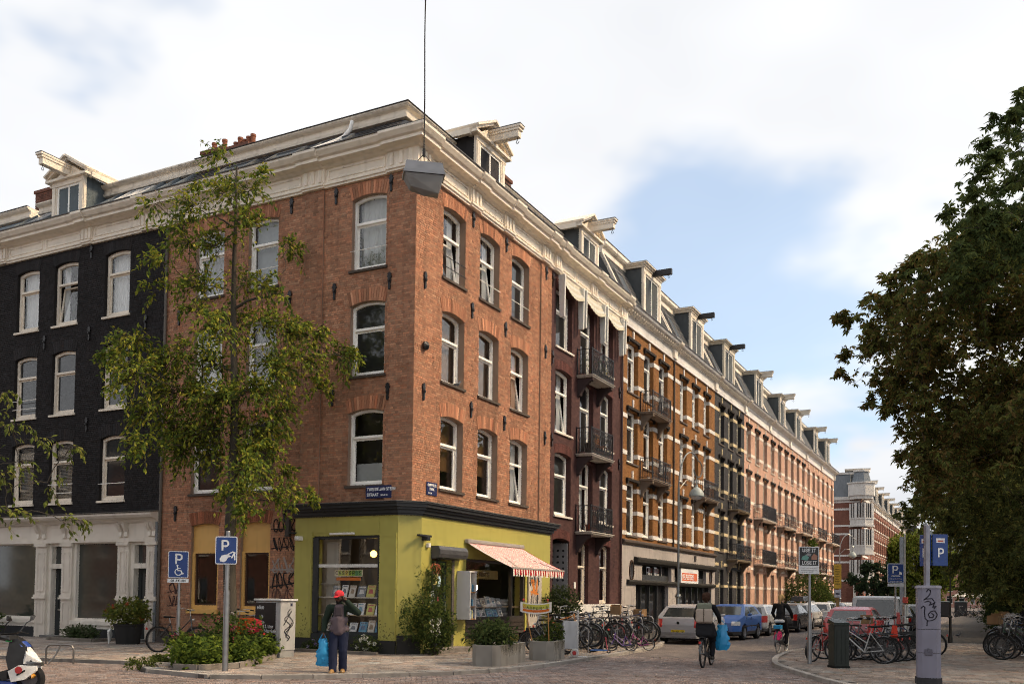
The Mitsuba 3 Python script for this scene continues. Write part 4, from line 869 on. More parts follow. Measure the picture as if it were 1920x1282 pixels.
for a, b, gl in ((9.97, 10.82, 0), (14.05, 14.86, 1)):
    Dd = key('door', BH); m = MB(LEFT, (.64, .60, .53), .6); P = sbox(a, .1, b, 3.3); m.poly(P.difference(unary_union([sbox(a+.14, .1, b-.14, 2.44), sbox(a+.16, 2.6, b-.16, 3.2)])), -.2, .0, 'sz'); put(m, 'frame', Dd, 'mat_paint')
    m = MB(LEFT, (.020, .026, .028), .3); P = sbox(a+.14, .16, b-.14, 2.44); m.poly(P.difference(sbox(a+.28, .95, b-.28, 2.3)), -.26, -.2, 'sz'); m.box(a+.24, b-.24, -.2, -.185, .3, .8); put(m, 'leaf', Dd, 'mat_paint')
    m = MB(LEFT, (.03, .034, .034)); m.box(a+.2, b-.2, -.24, -.23, .9, 2.35); m.box(a+.15, b-.15, -.18, -.17, 2.58, 3.22); put(m, 'pane', Dd, 'mat_darkglass')
    m = MB(LEFT, (.45, .45, .42)); m.cbox(a+.3, b-.3, -.2, -.18, 1.0, 1.06, .004); put(m, 'letter_slot', Dd, 'mat_metal'); m = MB(LEFT, (.13, .125, .12), .4); m.cbox(a-.05, b+.05, -.1, .25, .08, .17, .01); put(m, 'doorstep', Dd)
m = MB(LEFT, (.028, .030, .033), .5)
for a, b in ((11.25, 13.55), (15.4, 18.05), (9.53, 9.97)): m.box(a, b, -.1, .07, .08, .46)
put(m, 'plinth', BH); m = MB(LEFT, (.03, .032, .03)); m.box(9.6, 18., -2.6, -2.5, .1, 4.1); m.box(9.6, 18., -2.5, -.1, 4.0, 4.1); put(m, 'inner_wall', BH)  # added dark sheets close off the space behind the cream shop front
downpipe(LEFT, BH, 9.57, .10, .1, 4.1)
# neighbour beyond the frame's edge
NH = thing('town_house', 'dark brown brick house at the far left edge', 'house')
H = [(a, b, z0, z1, RISE) for z0, z1 in ((.9, 3.2), (4.70, 6.75), (7.76, 9.85), (10.87, 12.95)) for a, b in ((19.0, 20.2), (21.4, 22.6), (23.8, 25.))]
wall(LEFT, NH, 18.07, 26, 0, ZT, H, col=(.03, .02, .018)); 
for o in H: window(LEFT, NH, o, col=CREAM, sill=CREAM)
core(NH, LEFT, 18.05, 26, .1, 14.3); cornice(LEFT, NH, 18.07, 26, blocks=[(18.07, 18.5), (25.5, 26)]); mansard(LEFT, NH, 18.07, 26, col=(.105, .125, .14))

# houses across the crossing, behind the viewer: they stand in the window reflections
def facing_house(o, ax, n, w, H, col, label, cols=4, trim=(.6, .57, .52)):
    B = thing('opposite_house', label, 'house'); f = Frame(o, ax, n); ww = w/cols; hs = [(ww*i+ww*.28, ww*i+ww*.72, z, z+1.9, 0) for i in range(cols) for z in (.9, 4.6, 7.7, 10.7)]
    wall(f, B, 0, w, 0, H, hs, col=col)
    for q in hs: m = MB(f, (.03, .035, .04)); m.box(q[0], q[1], -.2, -.16, q[2], q[3]); put(m, 'pane', B, 'mat_darkglass'); m = MB(f, trim); P = opening(*q); m.poly(P.difference(P.buffer(-.1, join_style=2)), -.16, -.08, 'sz'); m.box(q[0]-.1, q[1]+.1, -.1, .08, q[2]-.1, q[2]); put(m, 'window_frame', B)
    m = MB(f, trim); m.box(0, w, -.2, .45, H, H+.6); put(m, 'cornice', B); m = MB(f, SLATE); m.prof([(.1, H+.6), (-1.2, H+3), (-6, H+3), (-6, 0), (-.35, 0), (-.35, H+.6)], 0, w); put(m, 'roof', B)
for i, (w, H, c, lab) in enumerate(((11, 13.5, (.28, .24, .19), 'cream house across the crossing behind the viewer, sixth from the right'), (12, 12.6, (.18, .08, .055), 'dark red house across the crossing behind the viewer, fifth from the right'), (10, 13.2, (.20, .09, .06), 'red brown house across the crossing behind the viewer, fourth from the right'), (9, 13.6, (.30, .27, .22), 'pale house across the crossing behind the viewer'), (11, 13., (.16, .07, .05), 'dark brick house across the crossing behind the viewer'), (10, 13.4, (.26, .13, .08), 'orange brick house across the crossing behind the viewer'))): facing_house((-67+sum((11, 12, 10, 9, 11, 10)[:i])+w, -34, 0), (-1, 0, 0), (0, 1, 0), w, H, c, lab)
# ---------------------------------------------------------------- purple house next to the corner
def hollow(h, grow=0.): return (h[0]-grow, h[1]+grow, h[2]-grow, h[3]+grow, h[4])
PH = thing('town_house', 'dark purple brick house with three stacked balconies right of the corner building', 'house')
HP = []
for z0, z1, zd in ((4.66, 6.86, 4.18), (7.70, 9.92, 7.12), (10.82, 12.90, 10.12)):
    HP += [(9.28, 10.76, z0, z1, .10), (11.55, 12.92, zd, z1, .10), (13.64, 15.0, z0 if z0 > 5 else z0, z1, .10)]
HPG = [(9.2, 10.66, .15, 3.72, .10), (11.5, 12.55, 1.42, 3.66, .08), (13.7, 14.85, 1.42, 3.7, .08)]
wall(RIGHT, PH, 8.9, 16.1, .1, ZT, HP+HPG, mat='brick_purple', name='wall')
for i, o in enumerate(HP): window(RIGHT, PH, o, d=.20, curtain=[None, ('net', NETC), None, ('drape', NETC), None, None, None, None, ('net', NETC)][i], sill=STONE if i % 3 != 1 else None, tr=.32, tilt=8 if i == 3 else 0, fw=.09)
for o in HPG[1:]: window(RIGHT, PH, o, d=.16, col=CREAM, tr=.36, sill=None, fw=.09, curtain=('drape', (.10, .06, .05)))
arch_cols = (.085, .030, .026)
for o in HP+HPG:
    m = MB(RIGHT, dirt=.4); a, b, z0, z1, rise = o; k = 16; e = np.linspace(a-.05, b+.05, k+1)
    for i in range(k):
        zp, zq = arch_top((a-.06, b+.06, z0, z1, rise), e[i:i+2]); m.hexa([(e[i]+.006, 0, zp), (e[i+1]-.006, 0, zq), (e[i+1]-.006, .014, zq), (e[i]+.006, .014, zp), (e[i]+.006, 0, zp+.34), (e[i+1]-.006, 0, zq+.34), (e[i+1]-.006, .014, zq+.34), (e[i]+.006, .014, zp+.34)], np.array(arch_cols)*RNG.uniform(.7, 1.3))
    put(m, 'window_arch', PH, kind='stuff')
Pm = key('porch', PH); m = MB(RIGHT, (.20, .19, .19), .5)
m.box(9.22, 10.64, -1.2, -1.1, .15, 3.7, (.05, .045, .045)); m.box(10.6, 10.66, -1.1, -.3, .15, 3.7, (.03, .025, .025)); put(m, 'recess', Pm)
m = MB(RIGHT, (.25, .245, .25), .4); m.box(10.585, 10.60, -1.0, -.02, .15, 3.68); put(m, 'pierced_panel', Pm)
m = MB(RIGHT, (.02, .02, .022))
for i in range(14):
    for j in range(4): m.box(10.578, 10.586, -.9+j*.22, -.82+j*.22, .5+i*.22, .58+i*.22)
put(m, 'panel_hole', Pm, kind='stuff')
m = MB(RIGHT, (.55, .54, .52), .6); m.box(8.92, 16.1, 0, .07, 1.05, 1.40); m.box(10.75, 16.1, .0, .05, .5, .58); m.box(10.75, 16.1, 0, .04, .58, 1.05, (.42, .41, .40)); m.box(10.75, 16.1, 0, .045, .1, .5, (.03, .03, .03)); put(m, 'plinth_band', PH)
m = MB(RIGHT, (.7, .7, .66)); m.cbox(11.12, 11.26, 0, .03, 2.0, 2.24, .005); put(m, 'bell_plate', PH, 'mat_paint')
core(PH, RIGHT, 8.9, 16.1, .1, 14.3, n0=-1.25)
PLUM = (.030, .022, .040)
for z in (10.12, 7.12, 4.16): balcony(RIGHT, PH, 11.2, 15.05 if False else 13.5, z, .66, (.40, .37, .33), under=(.045, .03, .03), iron=(.018, .016, .026), scroll=True, h=.98)
for s, z in ((8.96, 13.1), (8.97, 10.3), (15.75, 10.35), (8.97, 7.3), (15.75, 7.3), (15.8, 13.0)): anchor(RIGHT, PH, s, z, col=(.02, .012, .012))
cornice(RIGHT, PH, 8.9, 16.1, blocks=[(8.92, 9.4), (12.3, 12.9), (15.55, 16.1)]); mansard(RIGHT, PH, 8.9, 15.5)
hoist_dormer(RIGHT, PH, 12.1, 13.95, 14.4, 16.3, beam='wood', pediment=True, side=(.085, .095, .10), beam_len=1.12)
downpipe(RIGHT, PH, 15.95, .07, .1, 13.4, col=(.05, .022, .022))
# rolled-up sun blinds under the cornice
SBk = key('sun_blind', PH); tag(SBk, 'loose cream cloth of a folded sun blind')
CLO = (.56, .55, .51)
for s0 in (9.25, 11.0, 13.2, 15.3):
    m = MB(RIGHT, (.55, .55, .52), .3)
    for k in range(2 if s0 > 10 else 1):
        a = s0+.28*k; L = 1.55-.12*k
        m.mf(m3.Manifold.hull_points(np.array([(a+x, n, z) for x in (0, .10) for n, z in ((.10, 13.36), (.36, 13.36), (.34, 13.36-L), (.16, 13.36-L))])))
    put(m, 'hanging_side', SBk, 'mat_cloth')
for a, b in ((9.4, 11.0), (11.4, 13.2), (13.6, 15.3)):
    n = 24; s = np.linspace(a, b, n); m = MB(RIGHT, dirt=.3)
    for r in range(5):
        z0 = 13.38-.10*r-.16*np.sin(np.linspace(0, np.pi, n))*(r/4); z1 = 13.38-.10*(r+1)-.16*np.sin(np.linspace(0, np.pi, n))*((r+1)/4); nn = .16+.05*r+.02*np.sin(np.arange(n)*2.1+r)
        v = np.concatenate([np.stack([s, nn, z0], 1), np.stack([s, nn+.04, z1], 1)]); k = np.arange(n-1); m.raw(v, np.stack([k, k+1, k+n+1, k+n], 1), CLO if r % 2 else (.50, .46, .36))
    put(m, 'folded_cloth', SBk, 'mat_cloth')
# things on the balconies
def pot(fr, s, n, z, r, h, col, label, leaves=None, group=None, rad=.2, cnt=60, lsize=.07, height=.2):
    P = thing('flower_pot', label, 'plant pot', group); m = MB(fr, col, .4); m.lathe([(r*.72, z), (r, z+h*.9), (r*1.1, z+h*.9), (r*1.1, z+h), (r*.9, z+h), (r*.9, z+h*.85), (0, z+h*.85)], 14, (s, n, 0)); put(m, 'pot', P, smooth=40)
    if leaves:
        m = MB(fr); leaf_burst(m, [(s+RNG.normal()*rad*.5, n+RNG.normal()*rad*.3, z+h+RNG.uniform(.0, height)) for _ in range(max(3, cnt//12))], rad, 12, lsize, leaves); put(m, 'foliage', P, 'mat_leaf')
    return P
LG = [(.055, .085, .022), (.08, .12, .03), (.04, .065, .02)]
pot(RIGHT, 11.75, .35, 4.16, .16, .30, (.14, .035, .02), 'small red clay pot on the lowest balcony of the purple house')
pot(RIGHT, 12.95, .35, 4.16, .16, .36, (.02, .025, .04), 'dark blue pot on the lowest balcony of the purple house')
pot(RIGHT, 11.75, .35, 7.12, .20, .45, (.045, .035, .03), 'dark round tub on the middle balcony of the purple house', LG, cnt=30)
pot(RIGHT, 12.7, .40, 10.12, .15, .28, (.08, .05, .03), 'yellow flowering pot plant at the corner of the top purple balcony', [(.20, .16, .02), (.12, .14, .03)], rad=.25, cnt=90)
pot(RIGHT, 12.0, .40, 10.12, .15, .28, (.05, .03, .03), 'leafy pot plant on the left of the top purple balcony', LG+[(.14, .03, .06)], rad=.28, cnt=120, height=.5)
ch = thing('wooden_chair', 'orange slatted folding chair on the middle balcony of the purple house', 'chair')
m = MB(RIGHT, (.30, .12, .03)); 
for k in range(5): m.box(12.45+k*.1, 12.52+k*.1, .28, .60, 7.54, 7.56)
put(m, 'seat', ch); m = MB(RIGHT, (.30, .12, .03))
for k in range(4): m.box(12.45, 12.92, .25, .27, 7.66+k*.1, 7.73+k*.1)
put(m, 'backrest', ch)
for s, n in ((12.46, .27), (12.9, .27), (12.46, .58), (12.9, .58)): m = MB(RIGHT, (.28, .11, .03)); m.box(s-.015, s+.015, n-.015, n+.015, 7.12, 7.56 if n > .4 else 8.06); put(m, 'leg', ch)

# ---------------------------------------------------------------- terrace of banded houses
def row_house(name, label, s0, s1, ops, wallmat, band, frame, sills, bays=3, ground='flat', balc=(), dorm=None, dorm_s=None, dentil=True, detail=2, dark=(.02, .016, .014), attic=True, fr=RIGHT, d=.20, zt=ZT, slate=(.055, .058, .062), beam='iron', bandsep=True, floors=((4.40, 6.72), (7.56, 9.86), (10.66, 12.88)), curtains=True, dormcol=CREAM, hood=True, corecol=(.03, .026, .022)):
    B = thing(name, label, 'house')
    holes = [(a, b, z0, z1, 0.) for z0, z1 in floors for a, b in ops]
    zg = 3.95; g = []
    if ground == 'flat':
        g = [(a, b, .95, 3.35, 0.) for a, b in ops]; g[0] = (ops[0][0], ops[0][1], .12, 3.35, 0.)
    wall(fr, B, s0, s1, .0 if ground == 'flat' else zg, zt, holes+g, mat=wallmat, n=0.)
    pal = [None, ('net', NETC), ('drape', NETC), ('blind', (.25, .23, .2), .45, 1), None]
    for i, o in enumerate(holes): window(fr, B, o, d=d, col=frame, tr=.30, sill=sills, fw=.10 if detail > 1 else .12, curtain=pal[int(RNG.integers(0, 5))] if curtains and detail > 1 else None, sash=detail > 1, sill_out=.06, dirt=.3)
    for i, o in enumerate(g):
        if o[2] < .5:
            Dd = key('door', B); a, b, z0, z1, _ = o; m = MB(fr, frame, .3); P = sbox(a, z0, b, z1); m.poly(P.difference(unary_union([sbox(a+.1, z0, b-.1, 2.45), sbox(a+.1, 2.55, b-.1, z1-.1)])), -.3, -.2, 'sz'); put(m, 'frame', Dd, 'mat_paint')
            m = MB(fr, dark); m.box(a+.1, b-.1, -.3, -.25, z0, 2.45); m.box(a+.3, b-.3, -.25, -.23, 1.2, 2.2, (.05, .05, .05)); m.box(a+.1, b-.1, -.29, -.26, 2.55, z1-.1); put(m, 'leaf', Dd, 'mat_satin')
        else: window(fr, B, o, d=d, col=frame, tr=.30, sill=sills, fw=.1, sash=False)
    # stone bands across the piers, wrapping into the reveals
    ed = [s0]+[x for ab in ops for x in ab]+[s1]; piers = list(zip(ed[::2], ed[1::2]))
    zs = []
    for z0, z1 in floors: zs += [(z1-.42, z1-.23), (z0+.28, z0+.47)]
    if floors[0][0] < 4.6: zs += [(5.32, 5.5), (4.38, 4.56)]; zs = [q for q in zs if abs(q[0]-(floors[0][0]+.28)) > .02]
    if ground == 'flat': zs += [(3.55, 3.72), (2.3, 2.45), (1.0, 1.2)]
    allm = MB(fr, band, .5)
    for za, zb in zs:
        for i, (a, b) in enumerate(piers):
            a2, b2 = (a if i == 0 else a-.012), (b if i == len(piers)-1 else b+.012)
            m = MB(fr, band, .5) if bandsep else allm
            m.box(a2, b2, -d+.02, .022, za, zb)
            if bandsep: put(m, 'stone_band', B)
    for o in holes+g:
        a, b, z0, z1, _ = o; c = (a+b)/2; m = MB(fr, band, .5) if bandsep else allm
        m.hexa([(c-.055, 0, z1+.13), (c+.055, 0, z1+.13), (c+.055, .05, z1+.13), (c-.055, .05, z1+.13), (c-.075, 0, z1+.50), (c+.075, 0, z1+.50), (c+.075, .055, z1+.50), (c-.075, .055, z1+.50)])
        if bandsep: put(m, 'keystone', B)
    if not bandsep: put(allm, 'stone_bands', B, kind='stuff')
    if hood:  # dark boxes stand in for the shade under each window head
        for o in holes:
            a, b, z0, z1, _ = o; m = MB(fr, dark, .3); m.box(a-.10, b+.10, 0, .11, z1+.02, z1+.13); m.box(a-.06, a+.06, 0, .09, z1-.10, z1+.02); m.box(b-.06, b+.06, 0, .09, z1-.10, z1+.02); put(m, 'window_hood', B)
    for a, b, z, col, iron in balc: balcony(fr, B, a, b, z, .62, band if col is None else col, under=(.16, .12, .09), iron=iron, h=.92, detail=detail)
    core(B, fr, s0, s1, .1, 14.2, col=corecol)
    # cornice with frieze, dentils, gutter
    m = MB(fr, CREAM if band[0] < .45 else (.60, .57, .53), .8); m.prof([(-.2, zt), (.09, zt), (.09, zt+.06), (.05, zt+.09), (.05, zt+.42), (.10, zt+.46), (.10, zt+.56), (.38, zt+.70), (.42, zt+.74), (.46, zt+.84), (-.2, zt+.84)], s0, s1); put(m, 'cornice', B, 'mat_paint')
    m = MB(fr, (.06, .052, .048), .4); m.prof([(.3, zt+.842), (.50, zt+.842), (.50, zt+.88), (.3, zt+.88)], s0, s1); put(m, 'gutter_edge', B, 'mat_paint')
    if dentil:
        m = MB(fr, CREAM, .6)
        for s in np.arange(s0+.06, s1-.1, .30): m.poly(Polygon([(.10, zt+.57), (.14, zt+.48), (.30, zt+.60), (.33, zt+.68), (.10, zt+.62)]), s, s+.13, 'nz')
        put(m, 'dentils', B, kind='stuff')
    for a, b in ((s0, s0+.25), (s1-.25, s1)):
        m = MB(fr, CREAM, .7); m.box(a+.002, b-.002, .05, .16, zt+.08, zt+.5); m.prof([(.1, zt+.5), (.2, zt+.55), (.46, zt+.70), (.50, zt+.74), (.54, zt+.838), (.1, zt+.838)], a+.002, b-.002); put(m, 'cornice_break', B, 'mat_paint')
    z0 = zt+.84
    if attic:
        m = MB(fr, slate, .7); m.prof([(.12, z0-.1), (.12, z0+.02), (-1.15, z0+2.65), (-2.6, z0+2.65), (-2.6, z0-.1)], s0+.12, s1-.12); put(m, 'mansard', B)
        A_ = key('attic_cornice', B)
        m = MB(fr, CREAM, .7); m.prof([(-1.25, z0+2.45), (-1.02, z0+2.45), (-1.02, z0+2.66), (-.92, z0+2.74), (-.86, z0+2.82), (-.86, z0+2.98), (-2.6, z0+2.98), (-2.6, z0+2.45)], s0+.1, s1-.1); put(m, 'moulding', A_, 'mat_paint')
        m = MB(fr, ZINC); m.box(s0+.06, s1-.06, -2.6, -.83, z0+2.982, z0+3.0); put(m, 'flashing', A_)
        for x in (s0+.12, s1-.30):
            m = MB(fr, CREAM, .6); m.hexa([(x, .05, z0), (x+.18, .05, z0), (x+.18, .16, z0), (x, .16, z0), (x, -1.2, z0+2.5), (x+.18, -1.2, z0+2.5), (x+.18, -1.04, z0+2.5), (x, -1.04, z0+2.5)]); put(m, 'corner_post', B, 'mat_paint')
        pa, pb = (.12, z0+.02), (-1.15, z0+2.65)
        if detail > 1:
            skylight(fr, B, s0+.75, s0+1.75, pa, pb, .18, .70, col=(.2, .19, .18))
            slates(fr, B, s0+.32, s1-.32, pa, pb, 11, .26, slate, [(s0+.7, s0+1.9), (dorm_s[0]-.05, dorm_s[1]+.05)] if dorm_s else [(s0+.7, s0+1.9)])
    if dorm_s: hoist_dormer(fr, B, dorm_s[0], dorm_s[1], z0-.05, z0+2.62, n=-.12, back=-2.3, beam=beam, side=(.075, .085, .092) if detail > 1 else (.08, .09, .095), beam_len=.95, detail=detail, col=dormcol, curtain=('net', (.5, .5, .52)) if detail > 1 else None)
    return B
OWHITE = (.60, .58, .55)
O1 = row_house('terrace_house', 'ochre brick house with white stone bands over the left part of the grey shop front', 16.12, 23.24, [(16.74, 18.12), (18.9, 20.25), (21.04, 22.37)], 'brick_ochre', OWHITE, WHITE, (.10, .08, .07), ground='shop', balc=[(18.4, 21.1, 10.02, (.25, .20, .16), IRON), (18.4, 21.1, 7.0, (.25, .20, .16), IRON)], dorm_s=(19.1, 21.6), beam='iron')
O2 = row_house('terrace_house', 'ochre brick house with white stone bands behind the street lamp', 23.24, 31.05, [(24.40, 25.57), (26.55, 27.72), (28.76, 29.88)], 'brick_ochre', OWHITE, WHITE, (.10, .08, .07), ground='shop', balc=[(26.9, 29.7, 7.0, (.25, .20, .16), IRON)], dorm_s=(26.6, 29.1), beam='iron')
downpipe(RIGHT, O2, 23.26, .06, 3.97, 13.4, col=(.045, .03, .02))
RUST, YB = (.16, .03, .025), (.50, .40, .24)
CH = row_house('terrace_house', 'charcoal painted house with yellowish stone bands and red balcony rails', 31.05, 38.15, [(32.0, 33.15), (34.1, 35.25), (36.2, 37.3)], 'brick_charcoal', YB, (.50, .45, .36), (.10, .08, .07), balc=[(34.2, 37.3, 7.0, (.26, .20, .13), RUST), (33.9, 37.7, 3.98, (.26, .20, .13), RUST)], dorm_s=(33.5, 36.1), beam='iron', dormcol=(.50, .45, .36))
PINKB = (.66, .58, .50)
pk = dict(wallmat='brick_pink', band=PINKB, frame=(.58, .53, .45), sills=(.58, .53, .45), beam='wood', dentil=False, dormcol=(.55, .50, .42))
def third(a, b): w = (b-a)/3; return [(a+w*i+w*.24, a+w*i+w*.74) for i in range(3)]
e = [38.15, 45.6, 53.0, 60.3, 68.0, 75.9]
names = ['pink brick house next to the charcoal one', 'pink brick house, second after the charcoal one', 'pink brick house behind the black poster sign', 'pink brick house, second from the end of the terrace', 'pink brick house with cream bands at the far end of the terrace']
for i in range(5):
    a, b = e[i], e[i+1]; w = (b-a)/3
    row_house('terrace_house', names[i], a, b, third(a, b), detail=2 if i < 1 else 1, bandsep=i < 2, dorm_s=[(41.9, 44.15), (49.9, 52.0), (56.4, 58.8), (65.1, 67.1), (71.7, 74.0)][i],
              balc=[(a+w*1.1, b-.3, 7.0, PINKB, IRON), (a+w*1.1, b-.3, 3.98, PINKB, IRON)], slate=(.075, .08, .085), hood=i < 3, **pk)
m = MB(RIGHT, (.30, .13, .09)); m.box(75.9, 75.95, -8, 0, 0, 13.4); put(m, 'gable_wall', 'terrace_house_007', 'brick_pink')
# grey ground floor shop under the ochre houses
GS = key('shop_front', 'terrace_house'); tag(GS, 'grey plaster shop front with dark cornices and oval windows')
GREY = (.335, .305, .290)
hole = [(17.9, 22.5, .15, 2.26, 0), (23.85, 30.3, .15, 2.26, 0), (18.7, 23.0, 2.42, 3.28, 0), (23.5, 29.2, 2.42, 3.28, 0)]
ell = lambda c, z: Polygon([(c+.26*math.cos(t), z+.42*math.sin(t)) for t in np.linspace(0, 2*np.pi, 20)[:-1]])
P = sbox(16.12, .08, 31.05, 3.96).difference(unary_union([sbox(*[h[k] for k in (0, 2, 1, 3)]) for h in hole]+[ell(17.3, 2.86), ell(30.1, 2.86)]))
m = MB(RIGHT, GREY, .6); m.poly(P, -.25, .05, 'sz'); put(m, 'wall', GS)
m = MB(RIGHT, (.075, .058, .050), .5); m.prof([(0, 3.962), (.10, 3.962), (.18, 4.06), (.18, 4.14), (0, 4.20)], 16.12, 31.05); put(m, 'band_course', GS)
m = MB(RIGHT, (.030, .028, .026), .5)
m.prof([(.05, 3.14), (.10, 3.14), (.22, 3.24), (.26, 3.36), (.26, 3.42), (.05, 3.48)], 17.6, 30.8); put(m, 'upper_cornice', GS)
m = MB(RIGHT, (.030, .028, .026), .5); m.prof([(.05, 2.24), (.14, 2.26), (.20, 2.36), (.20, 2.42), (.05, 2.46)], 16.7, 30.8); put(m, 'lower_cornice', GS)
for c in (17.3, 30.1):
    m = MB(RIGHT, (.035, .018, .012)); m.poly(ell(c, 2.86).buffer(.04).difference(ell(c, 2.86).buffer(-.03)), .05, .08, 'sz'); put(m, 'oval_frame', GS); m = MB(RIGHT, (.03, .02, .018)); m.poly(ell(c, 2.86), -.12, -.1, 'sz'); put(m, 'oval_pane', GS, 'mat_darkglass')
for a, b, z0, z1, _ in hole:
    m = MB(RIGHT, (.012, .012, .013)); m.box(a, b, -.24, -.22, z0, z1); put(m, 'glazing', GS, 'mat_darkglass')
    m = MB(RIGHT, (.03, .03, .03)); k = max(2, int((b-a)/1.05))
    for i in range(k+1): x = a+(b-a)*i/k; m.box(x-.04, x+.04, -.22, -.12, z0, z1)
    m.box(a, b, -.22, -.1, z0, z0+.3); put(m, 'glazing_bars', GS, 'mat_paint')
m = MB(RIGHT, (.20, .14, .13)); 
for i in range(5): m.box(20.2+i*.42, 20.56+i*.42, -.2, -.19, 2.62, 2.82, (.30, .30, .30)); m.box(20.2+i*.42, 20.56+i*.42, -.2, -.19, 2.86, 3.06, (.16, .06, .05))
put(m, 'small_panes', GS, 'mat_satin')
SB_ = thing('shop_sign', 'white and orange lettered sign board on the grey shop front', 'sign'); m = MB(RIGHT, (.62, .62, .63), .1); m.cbox(24.3, 27.4, .05, .14, 2.36+.02, 3.16, .01); put(m, 'board', SB_, 'mat_satin')
m = MB(RIGHT, (.55, .11, .03), .1); m.box(24.45, 27.15, .141, .146, 2.55, 2.95); put(m, 'orange_field', SB_, 'mat_satin'); text(RIGHT, 24.5, 2.62, 'PELPEETERS', .25, .147, (.7, .7, .7), SB_, sx=.95)
m = MB(RIGHT, (.035, .03, .03)); m.box(26.9, 27.2, .06, .09, 3.6, 3.9); put(m, 'vent_grille', GS)
m = MB(RIGHT, (.4, .2, .06)); m.cbox(20.6, 20.9, .3, .5, .1, .95, .02); put(m, 'door_post', GS)

# ---------------------------------------------------------------- corner house with the white bay tower, and the terrace beyond
TY = 97.0
TW = thing('tower_house', 'red brick corner house with white three-storey bay and grey mansard roof', 'house')
FS = Frame((0, TY, 0), (-1, 0, 0), (0, -1, 0)); FR2 = Frame((0, TY, 0), (0, 1, 0), (1, 0, 0))
hs = [(a, b, z0, z1, 0) for z0, z1 in ((4.2, 6.3), (7.7, 9.9), (11.0, 13.0)) for a, b in ((3.4, 4.5), (5.6, 6.7))]
wall(FS, TW, .0, 9, .0, 13.9, hs, mat='brick_red'); wall(FR2, TW, .3, 7.4, 0, 13.9, [(a, b, z0, z1, 0) for z0, z1 in ((4.2, 6.3), (7.7, 9.9), (11.0, 13.0)) for a, b in ((2.4, 3.4), (4.2, 5.2), (6.0, 7.0))], mat='brick_red')
for o in hs: window(FS, TW, o, col=WHITE, sash=False)
for z0, z1 in ((4.2, 6.3), (7.7, 9.9), (11.0, 13.0)):
    for a, b in ((2.4, 3.4), (4.2, 5.2), (6.0, 7.0)): window(FR2, TW, (a, b, z0, z1, 0), col=WHITE, sash=False, sill_out=.05)
m = MB(FS, OWHITE)
for z in (13.3, 12.4, 10.4, 9.4, 6.8, 6.0, 3.8): m.box(0, 9, 0, .05, z, z+.22)
put(m, 'stone_bands', TW, kind='stuff'); m = MB(FR2, OWHITE)
for z in (13.3, 12.4, 10.4, 9.4, 6.8, 6.0, 3.8): m.box(1.4, 7.4, 0, .05, z, z+.22)
put(m, 'stone_bands', TW, kind='stuff')
def octa(r, c=(0.15, TY-.15)): return Polygon([(c[0]+r*math.cos(t), c[1]+r*math.sin(t)) for t in np.arange(8)*np.pi/4+np.pi/8])
BAY = key('bay_tower', TW); tag(BAY, 'white timber bay tower')
WB = (.52, .50, .47); R0 = 1.38
for z0, z1, g in ((3.9, 4.2, .1), (4.2, 4.75, .0), (6.95, 7.15, .12), (7.15, 7.95, .0), (7.95, 8.1, .08), (10.3, 10.5, .14), (10.5, 11.2, .0), (11.2, 11.35, .08), (13.6, 14.0, .0), (14.0, 15.45, .2), (15.45, 15.6, .35)):
    m = MB(WORLD, WB, .5); m.poly(octa(R0+g), z0, z1, 'sn'); put(m, 'storey_band', BAY, 'mat_paint')
for z0, z1 in ((4.15, 6.35), (7.6, 10.0), (11.1, 13.1)):
    m = MB(WORLD, (.05, .05, .052)); m.poly(octa(R0-.18), z0, z1, 'sn'); put(m, 'glazing', BAY, 'mat_darkglass')
    m = MB(WORLD, WB, .3)
    for t in np.arange(8)*np.pi/4+np.pi/8:
        x, y = .15+(R0-.07)*math.cos(t), TY-.15+(R0-.07)*math.sin(t); m.tube([(x, y, z0), (x, y, z1)], .13, 8)
        t2 = t+np.pi/4
        for q in (.35, .68): x2, y2 = .15+(R0-.1)*(math.cos(t)*(1-q)+math.cos(t2)*q), TY-.15+(R0-.1)*(math.sin(t)*(1-q)+math.sin(t2)*q); m.box(x2-.05, x2+.05, y2-.05, y2+.05, z0, z1)
    put(m, 'bay_posts', BAY, 'mat_paint', kind='stuff')
for t in (-np.pi/2, -np.pi/4, 0): m = MB(WORLD, WB); m.beam((.15+.5*math.cos(t), TY-.15+.5*math.sin(t), 2.4), (.15+1.2*math.cos(t), TY-.15+1.2*math.sin(t), 3.4), .14, .18); put(m, 'brace', BAY)
m = MB(WORLD, (.56, .52, .46)); m.box(.9, 1.15, TY-1.1, TY-.85, 0, 3.4); m.box(-.7, -.45, TY-1.1, TY-.85, 0, 3.4); put(m, 'porch_posts', TW, kind='stuff')
m = MB(FS, (.10, .035, .025)); m.box(.2, 1.6, 0, .06, .1, 3.0); put(m, 'door', TW, 'mat_satin')
m = MB(WORLD, (.16, .18, .20), .5); P8 = octa(R0+.1); Q8 = octa(R0-.55); a8 = np.array(P8.exterior.coords)[:-1]; b8 = np.array(Q8.exterior.coords)[:-1]
for i in range(8): j = (i+1) % 8; m.raw([(*a8[i], 14.3), (*a8[j], 14.3), (*b8[j], 16.9), (*b8[i], 16.9)], [[0, 1, 2, 3]])
m.poly(Q8.buffer(.15), 16.9, 17.1, 'sn', (.6, .58, .54)); put(m, 'tower_roof', TW)
m = MB(FS, (.15, .165, .18), .5); m.prof([(.1, 13.9), (.1, 14.0), (-.7, 16.9), (-6, 16.9), (-6, 13.9)], 1.2, 9); put(m, 'mansard', TW); m = MB(FR2, (.15, .165, .18), .5); m.prof([(.1, 13.9), (.1, 14.0), (-.7, 16.9), (-6, 16.9), (-6, 13.9)], 1.2, 7.4); put(m, 'mansard', TW)
